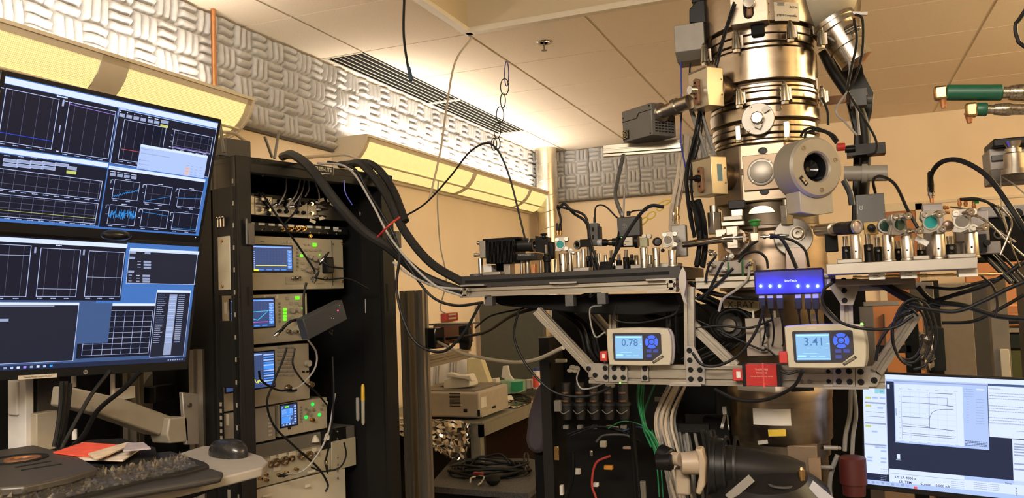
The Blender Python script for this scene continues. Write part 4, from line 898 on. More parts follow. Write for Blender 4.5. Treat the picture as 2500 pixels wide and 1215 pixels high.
# pairs of posts and small stages toward the middle
ringmount(*L1(1135,468),2.28,.0135,-.5,mirr,'silver ring lens holder right of the teal optic mount')
ringmount(*L1(1078,520),2.22,.0075,.2,aluplate,'small round knob ring below the teal optic mount',mntm)
for k,(x,yt,Y,rr,kd,lab)in enumerate(((1070,520,2.33,.010,'pillar','steel pillar half hidden behind the teal mount pillar'),(1150,530,2.25,.0085,'pillar','steel post below the silver ring, left of the pair'),(1192,505,2.25,.0065,'pillar','thinner steel post below the silver ring, right of the pair'),(1240,490,2.28,.0062,'holder','black post holder with shiny post in front of the small black box'),(1295,520,2.32,.0062,'holder','black post holder just right of the small black box stand'),(1445,520,2.26,.0062,'holder','black post holder under the white lens tube'),(1512,555,2.30,.0062,'holder','black post holder left of the one under the cream label'),(1575,515,2.27,.0068,'holder','black post holder under the cream label box'),(1625,555,2.32,.0062,'holder','black post holder right of the one under the cream label'),(1735,490,2.23,.0105,'pillar','steel pillar below the green-grey cube at the breadboard\'s right'),(1845,495,2.25,.0100,'pillar','steel pillar between the cube and the right mirror mount'),(1992,515,2.20,.0115,'pillar','steel pillar under the right mirror mount of the left breadboard'),(1395,560,2.38,.0062,'pillar','slim steel post behind the cables on the left breadboard'),(1330,545,2.40,.0062,'pillar','slim back-row post left of the cables on the left breadboard'),(940,600,2.35,.005,'pillar','slim back-row post left of the teal mount pillar'),(1480,600,2.40,.0085,'pillar','short back-row pillar behind the lens tube holders'),(1670,560,2.38,.0085,'pillar','short back-row pillar left of the cube pillar'),(1790,560,2.38,.0085,'pillar','short back-row pillar right of the cube pillar'))):
    pl1(x,yt,Y,rr,lab,kd,hole=(rr>.009))
for x0,x1,y,Y,lab in((1100,1243,690,2.22,'low aluminium clamp base below the pair of steel posts'),(1345,1420,640,2.34,'small dark stage block behind the cables on the left breadboard')):
    p=at(*L1(x0,705),Y=Y);q=at(*L1(x1,y-22),Y=Y);one(MB().b2((p.x,Y,BZ),(q.x,Y+.03,q.z)),'stage_base',alu if Y<2.3 else blackan,lab,'optical base',bev=.002)
# small black box with cable on top, big black box with round emblem
p=at(*L1(1240,450),Y=2.30);q=at(*L1(1345,272),Y=2.30)
r=thing('slim_detector','slim black detector head with a cable on top, left of the bigger black box','detector',p)
MB().b2((p.x,2.29,p.z-.01),(q.x-.006,2.32,q.z)).build('case',darkg,r,bev=.0015);MB().b2((q.x-.008,2.292,p.z-.01),(q.x,2.318,q.z-.010)).build('side_cover',black,r,bev=.001)
for y in(330,400):P=at(*L1(1280,y),Y=2.289);MB().box(P,(.004,.002,.012)).build('slot',blackm,r)
P=at(*L1(1295,270),Y=2.305);MB().lathe([(0,.004),(.014,.0035),(.018,.0018)],P,ZZ,12).build('cable_boot',rubber,r)
p=at(*L1(1502,400),Y=2.27);q=at(*L1(1700,208),Y=2.27)
r=thing('optics_controller','square black controller box with a round white emblem on the left breadboard','control box',p)
MB().b2((p.x,2.27,p.z),(q.x,2.30,q.z)).build('case',mat('soft_black',(.030,.028,.026),.5),r,bev=.0025)
P=at(*L1(1562,305),Y=2.269);T=frame(P,(1,0,0),(0,-1,0));m=MB(T)
for a in range(5):t=a*1.1;m.ring((.004*math.cos(t),.006*math.sin(t),0),(.004*math.cos(t),.006*math.sin(t),.0004),.0036,.0026,14)
m.build('emblem',mat('emblem_grey',(.25,.24,.22),.5),r)
for x in(1545,1598):P=at(*L1(x,208),Y=2.285);MB().lathe([(0,.005),(.008,.005),(.010,.003)],P,ZZ,12).build('cable_boot',grey if x<1560 else rubber,r)
m=MB();P=at(*L1(1535,405),Y=2.262);m.ball(P,.002,8);m.build('green_lamp',glow('led_green',(.1,.9,.15),1.6),r)
P=at(*L1(1600,185),Y=2.285);m=MB();m.box(P,(.010,.008,.012));m.build('right_angle_plug',rubber,r,bev=.001)
# lens tube assembly
A=at(*L1(1335,450),Y=2.27);B=at(*L1(1690,440),Y=2.27);d=B-A;L=d.length
r=thing('lens_tube','horizontal black lens tube with a cream label box','lens tube',A)
m=MB();m.lathe([(0,.010),(.022,.010),(.022,.008),(.04,.008),(.04,.012),(L*.45,.012),(L*.45,.015),(L*.9,.015),(L*.92,.018),(L,.018),(L,.005)],A,d,32);m.build('tube',blackan,r)
m=MB();m.lathe([(0,.0095),(.003,.0107),(.014,.0107),(.016,.0085)],A-d.normalized()*.004,d,24);m.build('front_lens',mat('tube_white',(.6,.6,.62),.25,.3),r)
m=MB();m.lathe([(0,.009),(.018,.009)],A+d*.26,d,24);m.build('silver_sleeve',chrome,r)
p=at(*L1(1555,480),Y=2.245);q=at(*L1(1633,398),Y=2.245);lb=MB().b2((p.x,2.245,p.z),(q.x,2.285,q.z)).build('label_box',cream,r,'cream box',bev=.001)
P=at(*L1(1572,440),Y=2.2445);text('THORLABS',frame(P+V((.002,0,0)),(1,0,0),(0,-1,0)),.0032,inkm,'lettering',lb);m=MB();m.ball(at(*L1(1568,465),Y=2.2445),.002,8);m.build('screw',dsteel,lb)
P=at(*L1(1215,455),Y=2.26);one(MB().box(P,(.026,.03,.022)),'dark_cube',mat('gloss_black',(.012,.012,.013),.18),'small glossy black cube left of the cables on the breadboard','optical cube',bev=.001)
P=at(*L1(1742,445),Y=2.245);r=thing('beam_cube','grey-green beam splitter cube on a steel pillar','optical cube',P);MB().box(P,(.022,.022,.024)).build('cage',mat('cube_green_grey',(.34,.34,.22),.4,.4),r,bev=.001);
for x in(1745,1790):Q=at(*L1(x,392),Y=2.26);MB().cyl(Q+V((0,.01,0)),Q-V((0,.01,0)),.006,n=16).build('knob',steel2,r)
ringmount(*L1(1862,440),2.25,.012,.5,darkg,'dark ring mount left of the right mirror mount on the left breadboard',blackan,.9)
kmount(*L1(1970,425),2.19,.021,.15,mirr,'grey kinematic mount with a bare silver mirror at the left breadboard\'s right end')
p=at(*L1(1990,545),Y=2.26);q=at(*L1(2112,285),Y=2.26);r=thing('amplifier_box','tall grey amplifier box behind the right mirror mount','electronic module',p)
MB().b2((p.x,2.26,p.z-.01),(q.x,2.285,q.z)).build('case',mat('amp_grey',(.34,.32,.29),.45,.3),r,bev=.003)
for y in(430,560):b=MB();bolt(b,at(*L1(2060,y),Y=2.26),(0,-1,0),.003);b.build('screw',dsteel,r)
for x,y0,y1 in((2010,285,180),(2045,285,130)):
    P=at(*L1(x,y0),Y=2.272);Q=at(*L1(x,y1),Y=2.272);h=Q.z-P.z;m=MB();m.lathe([(0,.004),(h*.3,.004),(h*.3,.0055),(h*.5,.0055),(h*.5,.0042),(h*.8,.005),(h,.004)],P,ZZ,12);m.build('bnc',brass if x>2020 else chrome,r)
# loose small optics hardware on the board (one object each)
hw=[(1105,545,'knurled silver knob beside the teal mount pillar'),(1230,590,'black thumbscrew on the holder below the glossy cube'),(1625,575,'black socket knob near the cream label box holder'),(1905,520,'black ring knob left of the right mirror pillar'),(1462,645,'small brass ball knob at the middle of the left breadboard')]
for x,y,lab in hw:
    P=at(*L1(x,y),Y=2.22);m=MB();m.lathe([(0,.004),(.002,.0052),(.008,.0052),(.009,.003)],P,(0.3,-1,0),14);one(m,'thumb_knob',(rubber if 'black' in lab else pil),lab,'knob')

# ================================================================ optics on the right breadboard
L2=lambda x,y:(2000+x/3.376,440+y/3.376)
def pl2(x,yt,Y,r,lab,kind='pillar'):return pillar(*L2(x,yt),Y,r,lab,RZ,kind)
pl2(300,450,1.97,.0122,'steel pillar under the pink round mirror, first from the left on the right board')
pl2(400,440,2.02,.0075,'black holder with steel post right of the pink mirror','holder');pl2(215,460,2.02,.0068,'black post holder at the left end of the right board','holder')
pl2(565,445,1.98,.0125,'steel pillar under the dark green lens ring');pl2(722,455,1.94,.0128,'steel pillar under the first kinematic mount of the right board')
pl2(978,442,1.94,.0132,'steel pillar under the mount with the teal optic on the right board');pl2(1250,430,1.96,.0130,'steel pillar at the right end of the right board')
pl2(1078,460,1.99,.0085,'black holder with brass ring between the two right pillars','holder');pl2(645,500,2.06,.0070,'black holder in the back row behind the green lens pillar','holder');pl2(838,520,2.03,.0070,'black holder with tilted white lever right of the first mount pillar','holder');pl2(480,470,2.07,.0070,'slim back holder left of the green lens pillar','holder')
ringmount(*L2(318,382),1.965,.0165,.9,pink,'pink round mirror in a pale ring at the left of the right board',aluplate,.35)
ringmount(*L2(547,375),1.975,.0165,.15,dkgl,'dark green lens in a silver ring on the right board',aluplate,.6)
kmount(*L2(668,365),1.935,.0235,.5,dkgl,'silver kinematic mount right of the dark green lens ring')
kmount(*L2(935,345),1.93,.0245,.15,teal,'silver kinematic mount with teal optic on the right board')
kmount(*L2(1200,335),1.95,.0245,-.1,mirr,'silver kinematic mount at the right end of the right board')
for x,y,lab in((428,395,'amber glass plate holder behind the pink mirror'),):
    P=at(*L2(x,y),Y=2.02);r=thing('amber_filter',lab,'filter',P);MB().box(P,(.03,.012,.028)).build('holder_plate',mat('amber',(.45,.28,.06),.3),r,bev=.001);MB().lathe([(0,.004),(.006,.009),(.010,.002)],P-V((0,.012,0)),(0,-1,0),20).build('black_iris',black,r)
for k,(x0,x1,y0,y1,Y,lab)in enumerate(((865,1018,400,188,2.04,'grey metal amplifier box with a tall cable on top, on the right board'),(1118,1390,400,245,2.06,'grey amplifier box behind the rightmost mount of the right board'))):
    p=at(*L2(x0,y0),Y=Y);q=at(*L2(x1,y1),Y=Y);r=thing('amplifier_box',lab,'electronic module',p);MB().b2((p.x,Y,RZ if k==0 else p.z-.03),(q.x,Y+.03,q.z)).build('case',mat('amp_lilac',(.33,.30,.30),.45,.25),r,bev=.002)
P=at(*L2(930,185),Y=2.055);r=thing('bnc_plug','silver bnc plug with black boot standing on the grey amplifier box','connector',P);h=at(*L2(925,55),Y=2.055).z-P.z
MB().lathe([(0,.004),(h*.3,.0045)],P,ZZ,12).build('gold_base',copper,r);MB().lathe([(h*.3,.0055),(h*.42,.0055),(h*.44,.0075),(h*.62,.0075),(h*.64,.006),(h*.7,.0078),(h,.0078)],P,ZZ,20).build('shell',chrome,r);MB().lathe([(h,.0068),(h*1.9,.0055),(h*2.0,.003)],P,ZZ,14).build('boot',rubber,r)
for k,(x,y0,y1,dd)in enumerate(((1158,215,150,'v'),(1208,215,150,'v'),(1275,235,170,'v'),(1018,225,1070,'h'),(1018,265,1075,'h'))):
    lab=('gold sma plug standing on the right amplifier box, first from left','gold sma plug standing on the right amplifier box, second from left','gold sma plug beside the green-marked cable','gold sma plug sticking out of the left amplifier box, upper one','gold sma plug sticking out of the left amplifier box, lower one')[k]
    if dd=='v':P=at(*L2(x,y0),Y=2.07);Q=at(*L2(x,y1),Y=2.07)
    else:P=at(*L2(x,y0),Y=2.05);Q=at(*L2(y1,y0),Y=2.05)
    d=Q-P;l=d.length;one(MB().lathe([(0,.003),(l*.25,.0045),(l*.5,.0045),(l*.5,.003),(l*.8,.0042),(l,.003)],P,d,8),'sma_plug',copper,lab,'connector')
P=at(*L2(1293,180),Y=2.07);one(MB().box(P,(.010,.008,.006)),'green_tag',mat('tag_green',(.03,.55,.12),.5),'tiny green tag on the cables above the right amplifier box','tag')
p=at(*L2(1395,605),Y=2.05);q=at(*L2(1495,498),Y=2.05);r=thing('side_module','grey module block beyond the right end of the right board','electronic module',p);MB().b2((p.x-.05,2.05,p.z),(q.x,2.10,q.z)).build('case',mat('amp_lilac',(.33,.3,.3)),r,bev=.002)
P=at(*L2(1330,520),Y=2.04);MB().box(P,(.022,.02,.04)).build('clamp',black,r,bev=.001);P=at(*L2(1378,515),Y=2.03);MB().cyl(P,P-V((0,.012,0)),.0065,n=16).build('knob',black,r)
p=at(*L2(1120,580),Y=2.08);q=at(*L2(1160,400),Y=2.08);one(MB().b2((p.x,2.08,RZ),(q.x+.004,2.095,q.z)),'flat_bracket',alu,'upright flat bracket behind the black holder on the right board','bracket',bev=.001)
ringmount(*L2(1062,375),2.0,.012,0,mat('ring_brown',(.30,.20,.15),.3,.5),'brownish lens ring between the teal mount and the end mount',mat('ring_brown',(.3,.2,.15)),.8)
kn=[(715,298,1.90),(970,282,1.90),(1230,262,1.91),(1348,388,1.92),(812,415,1.92)]
for k,(x,y,Y)in enumerate(kn):
    P=at(*L2(x,y),Y=Y);m=MB();m.lathe([(-.02,.004),(0,.004),(0,.0075),(.010,.0082),(.012,.007),(.012,.0025),(.008,.0025)],P,(.35,-1,0),20)
    one(m,'adjuster_knob',pil,('round adjuster knob on top of the mount right of the green lens','round adjuster knob above the teal optic','round adjuster knob on top of the end mount of the right board','round adjuster knob sticking out right of the end mount','round adjuster knob left of the teal mount, low')[k],'knob')
P=at(*L2(845,500),Y=1.95);m=MB(frame(P,(.8,0,-.55),(0,-1,0)));m.b2((-.014,-.006,0),(.014,.006,.005));one(m,'white_lever',whitep,'tilted white lever between the two middle pillars of the right board','lever',bev=.001)
# tube from the column toward the pink mirror
A=at(2000,562,Y=2.26);B=at(2086,555,Y=2.02);d=B-A;L=d.length;r=thing('beam_tube','steel and black beam tube between the column and the pink mirror','tube',A)
m=MB();m.lathe([(0,.016),(L*.45,.016),(L*.45,.013),(L*.62,.013)],A,d,28);m.build('steel_section',steel2,r);m=MB();m.lathe([(L*.60,.0155),(L,.0155),(L,.010)],A,d,28);m.build('black_section',blackan,r)
m=MB();P=at(2030,590,Y=2.2);m.box(P,(.03,.04,.05));m.build('support',blackm,r,bev=.002)
# ================================================================ equipment rack
RH=1.825;wA=math.radians(14.07);RW=V((math.sin(wA),math.cos(wA),0));RN=V((-math.cos(wA),math.sin(wA),0));RO=V((-1.487,1.762,0))
RM=Matrix(((RW.x,RN.x,0,RO.x),(RW.y,RN.y,0,RO.y),(0,0,1,0),(0,0,0,1)))
def rl(px,py,yd=.15):
    P0=RO+RN*yd;r=ray(px,py);t=(P0-V((0,0,CAMZ))).dot(RN)/r.dot(RN);d=V((0,0,CAMZ))+r*t-RO;return V((d.dot(RW),yd,d.z))
def rside(px,py,x=0): # point on the plane local x = const
    P0=RO+RW*x;r=ray(px,py);t=(P0-V((0,0,CAMZ))).dot(RW)/r.dot(RW);d=V((0,0,CAMZ))+r*t-RO;return V((x,d.dot(RN),d.z))
rk=thing('equipment_rack','tall open black equipment rack full of oscilloscopes beside the monitors','rack',M=RM)
B=lambda:MB(RM)
B().b2((.047,0,RH-.042),(.6,.03,RH)).b2((0,0,RH-.02),(.6,.9,RH)).build('top_frame',rackm,rk,bev=.002);B().b2((.047,0,.06),(.6,.03,.12)).build('bottom_frame',rackm,rk,bev=.002)
B().b2((0,.002,RH-.085),(.03,.9,RH-.001)).build('side_beam',mat('rack_brown_grey',(.085,.072,.055),.5),rk,bev=.002)
# front left post: a channel with cut-outs on the side face
m=B();m.b2((0,0,0),(.047,.012,RH));
zs=[0,.62,.70,1.03,1.17,1.42,1.46,1.62,RH]
m.b2((0,0,0),(.006,.030,RH));m.b2((0,.085,0),(.006,.105,RH))
for z0,z1 in((0,1.02),(1.20,1.38),(1.45,1.475),(1.60,RH)):m.b2((0,.03,z0),(.006,.085,z1))
m.b2((0,.012,0),(.047,.016,RH));m.b2((.0,.100,0),(.02,.105,RH));m.build('front_post',rackm,rk,bev=.001)
m=B()
for k in range(26):z=.25+k*.06;m.b2((-.0006,.012,z),(.0005,.018,z+.012));
for z in(1.40,1.10,.9):m.b2((-.0006,.05,z),(.0005,.062,z+.03))
m.build('square_holes',mat('hole_light',(.30,.26,.2),.6),rk)
a=rside(536,709);b=rside(563,575);pp=B().b2((-.004,b.y+.0,a.z),(.0,a.y,b.z)).build('side_cover',beige,rk,'beige cover plate',bev=.002)
for z in(a.z+.012,b.z-.012):q=B();bolt(q,(-.004,(a.y+b.y)/2+.006,z),(-1,0,0),.004);q.build('screw',brass,pp)
for k in range(3):q=B();q.ball((-.008,.055-.013*k+.02,1.66),.006,8,(.8,1,.6));q.cyl((-.006,.075-.013*k,1.66),(-.006,.075-.013*k,1.635),.003,n=8);q.build('cage_nut',chrome,rk)
m=B()
for k in range(6):m.b2((-.001,.082,1.06+.018*k),(.001,.090,1.070+.018*k))
m.build('label_holes',mat('hole_light',(.3,.26,.2)),rk)
B().b2((.548,0,0),(.6,.016,RH)).b2((.592,0,0),(.6,.9,RH)).b2((.548,.012,0),(.552,.1,RH)).build('right_post',rackm,rk,bev=.001)
B().b2((.56,.0165,0),(.592,.9,RH-.02)).build('inner_wall',blackm,rk)
B().b2((0,.875,0),(.6,.9,RH)).b2((0,.84,0),(.05,.875,RH)).build('back_panel',blackm,rk)
B().b2((0,.25,0),(.03,.30,RH-.02)).b2((0,.115,0),(.008,.88,RH-.03)).build('side_dark_sheet',rackm,rk)  # side post plus black sheet standing in for the open side's dark inside
B().b2((0,.2,.10),(.6,.85,.13)).build('bottom_tray',blackm,rk)
a=rl(575,585,0);q=B();z0=rl(605,598,0).z;z1=rl(605,545,0).z;q.b2((.026,-.014,z0),(.046,0,z1));q.cyl((.022,-.012,z0),(.022,-.012,z1+.012),.004,n=12);q.build('hinge',mat('hinge_grey',(.10,.095,.09),.35,.5),rk,bev=.001)
P=rl(972,590,-.01);q=B();q.b2((.6,-.01,P.z-.02),(.625,.02,P.z+.035));q.build('latch',darkg,rk,bev=.002)
for(x,y0,y1)in((947,440,500),(946,692,760),(606,700,745)):
    p=rl(x,y1,0);r_=rl(x,y0,0);q=B();q.b2((p.x-.004,-.0008,p.z),(p.x+.004,.001,r_.z));q.build('slot',blackm,rk)
def ftext(s,px,py,yd,size,m,par,name='lettering',align='CENTER'):
    p=rl(px,py,yd);return text(s,RM@frame(p,(1,0,0),(0,-1,0)),size,m,name,par,align=align)
m_=mat('badge_silver',(.42,.40,.36),.4,.3);p=rl(787,413,-.001)
q=MB(RM@frame(p,(1,0,0),(0,-1,0)));q.prism([(-.043,-.012),(-.010,-.0125),(0,-.017),(.010,-.0125),(.043,-.012),(.043,.012),(.010,.0125),(0,.017),(-.010,.0125),(-.043,.012)],Matrix(),.001)
q.prism([(-.039,-.009),(.039,-.009),(.039,.009),(-.039,.009)],Matrix.Translation((0,0,.0005)),.001);bd=q.build('badge',[m_],rk)
q=MB(RM@frame(p,(1,0,0),(0,-1,0)));q.prism([(-.041,-.0105),(.041,-.0105),(.041,.0105),(-.041,.0105)],Matrix.Translation((0,0,.0009)),.001);q.build('badge_field',rackm,bd)
text('TRIPP-LITE',RM@frame(p,(1,0,0),(0,-1,0))@Matrix.Translation((0,0,.0021)),.0165,m_,'lettering',bd,bold=.0004,sx=.9)
# pens and warning glyphs on the inner right wall
for k,(x,y0,y1,c,lab,r_)in enumerate(((894,710,768,whitep,'white marker clipped inside the right side of the rack',.0052),(873,970,1027,mat('pen_grey',(.32,.31,.28),.4),'short grey marker on the rack\'s inner right wall',.0065),(886,937,1037,mat('pen_cream',(.50,.46,.36),.4),'cream marker with yellow cap on the rack\'s inner right wall',.0062))):
    A_=rside(x,y0,.553);C_=rside(x+1,y1,.553);r=thing('marker',lab,'marker pen',RM@C_,'markers on the rack wall');h=(A_-C_).length
    MB(RM).lathe([(0,r_*.5),(h*.08,r_),(h*.62,r_),(h,r_*.9)]if k!=2 else[(0,r_*.4),(h*.05,r_),(h*.6,r_)],C_,A_-C_,14).build('barrel',c,r)
    if k==2:MB(RM).lathe([(h*.6,r_*1.1),(h*.95,r_),(h,r_*.6)],C_,A_-C_,14).build('cap',mat('pen_yellow',(.80,.48,.04),.4),r)
    if k==0:MB(RM).lathe([(-h*.5,.0012),(0,.0016)],C_,A_-C_,6).build('tip',whitep,r)
p=rside(921,745,.5595);q=B();wl=.0012
def seg(m,a,b,w=.0012):m.bar((.5590,p.y-a[0],p.z+a[1]),(.5590,p.y-b[0],p.z+b[1]),.001,w,up=(0,.7,.7))
for s in((-.018,.012,0,.045),(0,.045,.018,.012),(.018,.012,-.018,.012),(0,.018,0,.034),(-.014,.004,.014,.004),(-.014,-.002,.014,-.002),(-.012,-.008,.012,-.008),(-.012,-.014,.012,-.014),(-.01,-.02,.01,-.02),(-.012,-.055,-.012,-.028),(.012,-.055,.012,-.028),(-.012,-.028,.012,-.028),(-.012,-.055,.012,-.055),(-.005,-.05,-.005,-.033),(.005,-.05,.005,-.033),(-.012,-.064,.012,-.064),(-.012,-.072,.012,-.072),(-.012,-.064,-.012,-.072),(.012,-.064,.012,-.072)):seg(q,s[:2],s[2:])
q.build('warning_decal',mat('decal_white',(.62,.6,.55),.6),rk)
# cable hook ring
r=thing('cable_hook','cream cable ring with an orange tip at the upper right of the rack','hook',RM@rl(895,520,.1));q=MB();pts=[RM@rl(893+13*math.cos(t),521+12*math.sin(t),.1)for t in[1.2+k*.45 for k in range(11)]];q.tube(pts,.0035,8);q.build('ring',beigecable,r)
q=MB();q.cyl(RM@rl(905,516,.1),RM@rl(917,514,.1),.004,n=10);q.build('tip',mat('orange_plug',(.75,.33,.04),.4),r)
# ---- instruments
scr_blue=glow('scope_blue',(.035,.06,.16),1.2);scr_wht=glow('scope_white',(.35,.5,.95),1.1);scr_lb=glow('scope_menu',(.06,.25,.75),1.2);scr_y=glow('trace_yellow',(.85,.85,.04),1.1);scr_c=glow('trace_cyan',(.06,.55,.9),1.1);scr_m=glow('trace_magenta',(.75,.12,.75),1.1);scr_g=glow('scope_grid',(.10,.12,.18),1)
lampg=glow('key_green',(.16,.85,.02),1.3);keyg=mat('key_grey',(.20,.19,.16),.5);knobg=mat('knob_beige',(.34,.30,.24),.45)
def inst(name,label,cat,TLp,BRp,yd,dep,m_=beige,zt=None,x0=None,x1=None):
    a=rl(*TLp,yd);b=rl(*BRp,yd);X0=a.x if x0 is None else x0;X1=b.x if x1 is None else x1
    r=thing(name,label,cat,M=RM@Matrix.Translation((X0,yd,b.z)))
    B().b2((X0,yd,b.z),(X1,yd+dep,a.z)).build('case',m_,r,bev=.002);return r,X0,X1,b.z,a.z
def fbox(r,name,m_,c0,c1,yd,th=.002,bev=0):
    a=rl(*c0,yd);b=rl(*c1,yd);return B().b2((a.x,yd-th,min(a.z,b.z)),(b.x,yd,max(a.z,b.z))).build(name,m_,r,bev=bev)
def fcyl(r,name,m_,c,yd,rad,h,n=16):
    a=rl(*c,yd);return B().cyl((a.x,yd,a.z),(a.x,yd-h,a.z),rad,n=n).build(name,m_,r)
def fbnc(r,c,yd,m_=chrome,s=1.0):
    a=rl(*c,yd);return B().lathe([(0,.0065*s),(.006,.0065*s),(.006,.0048*s),(.014,.0048*s),(.014,.0035*s),(.004,.003*s)],a,(0,-1,0),14).build('bnc_jack',m_,r)
def boot(c,yd,d,lab,L=.030,name='coax_plug'):
    a=RM@rl(*c,yd);dd=(RM.to_3x3()@V(d)).normalized();r=thing(name,lab,'connector',a)
    MB().lathe([(0,.0055),(.008,.0065),(.014,.0065),(.014,.0045)],a,dd,12).build('shell',chrome,r);MB().lathe([(.013,.0048),(L,.0042),(L+.012,.0022)],a,dd,10).build('boot',rubber,r);return r
# module crate
r,X0,X1,Z0,Z1=inst('module_crate','crate of silver modules crowded with coax plugs at the top of the rack','electronic module',(618,470),(842,541),.15,.3,blackan,x0=.06,x1=.54)
mc=mat('module_silver',(.50,.45,.37),.4,.5);mw=mat('module_cream',(.62,.56,.44),.5)
xs=[.062,.155,.235,.262,.352,.356,.405]
for k in range(5):
    x0=(.062,.168,.232,.300,.366)[k];x1=(.166,.230,.298,.364,.402)[k]
    md=B().b2((x0,.144,Z0+.002),(x1,.15,Z1-.006-.004*k)).build('module_front',(mc,mc,mw,mw,mw)[k],r,bev=.0008)
    for i in range(2 if k<4 else 1):
        for j in range(4):
            x=x0+(x1-x0)*(.3+.4*i);z=Z0+.018+j*.030
            if z<Z1-.02:B().lathe([(0,.006),(.007,.006),(.007,.0045),(.012,.0045),(.012,.003)],(x,.144,z),(0,-1,0),10).build('jack',(blackm if k in(2,3)and j<2 else chrome),md)
B().b2((.405,.143,Z0+.002),(.535,.15,Z1-.02)).build('blank_panel',mat('blank_dark',(.05,.047,.042),.35,.3),r,bev=.0008)
for k,(x,y,dx,dz)in enumerate(((652,497,-1,.1),(660,520,-.8,-.2),(700,487,.8,.2),(707,505,.8,.1),(692,492,0,-1),(770,492,.9,-.1),(772,511,.9,0),(768,528,.9,0),(640,480,-.9,.3),(665,503,.7,.3),(800,490,.8,.2),(655,512,-.7,.4))):
    boot((x,y),.142,(dx,-.6,dz),('coax plug in the module crate, %s'%('leftmost of the second row','lowest on the left','upper middle left','middle of the third module','hanging straight down','upper right on the cream module','middle right on the cream module','lowest right on the cream module','top left corner','second module centre','farthest right with white tag','left below the thick plug')[k]),.026)
for k,(x,y)in enumerate(((805,487),(812,499),(786,532),(763,540),(784,488))):p=RM@rl(x,y,.125);m=MB(frame(p,RW+V((0,0,.3*(-1)**k)),-RN));m.b2((-.012,-.005,0),(.012,.005,.0008));one(m,'paper_tag',mat('tag_cream',(.72,.66,.54),.6),'cream paper cable tag at the module crate, %s'%('upper right','right below the upper one','low beside the dark panel','on the lower edge','beside the top right plug')[k],'tag')
# patch strip
r,X0,X1,Z0,Z1=inst('patch_panel','black patch strip with four gold jacks under the module crate','patch panel',(618,541),(842,574),.15,.03,black,x0=.06,x1=.54)
for k in range(12):x=.085+k*.0365;q=B().b2((x-.012,.1485,Z1-.009),(x+.010,.15,Z1-.002)).build('label_strip',paper,r)
for k in range(12):text(str(5+k),RM@frame((.085+k*.0365,.1488,Z0+.0035),(1,0,0),(0,-1,0)),.006,paper,'number',r)
for px in(690,706,723,738):fbnc(r,(px,558),.15,brass,1.2);q=rl(px,558,.15);B().ring((q.x,.1495,q.z),(q.x,.147,q.z),.0095,.0075,4).build('jack_square',cream,r)
q=rl(826,563,.15);text('TRIPP-LITE',RM@frame((q.x-.006,.1488,q.z),(1,0,0),(0,-1,0)),.0075,paper,'lettering',r,bold=.0003)
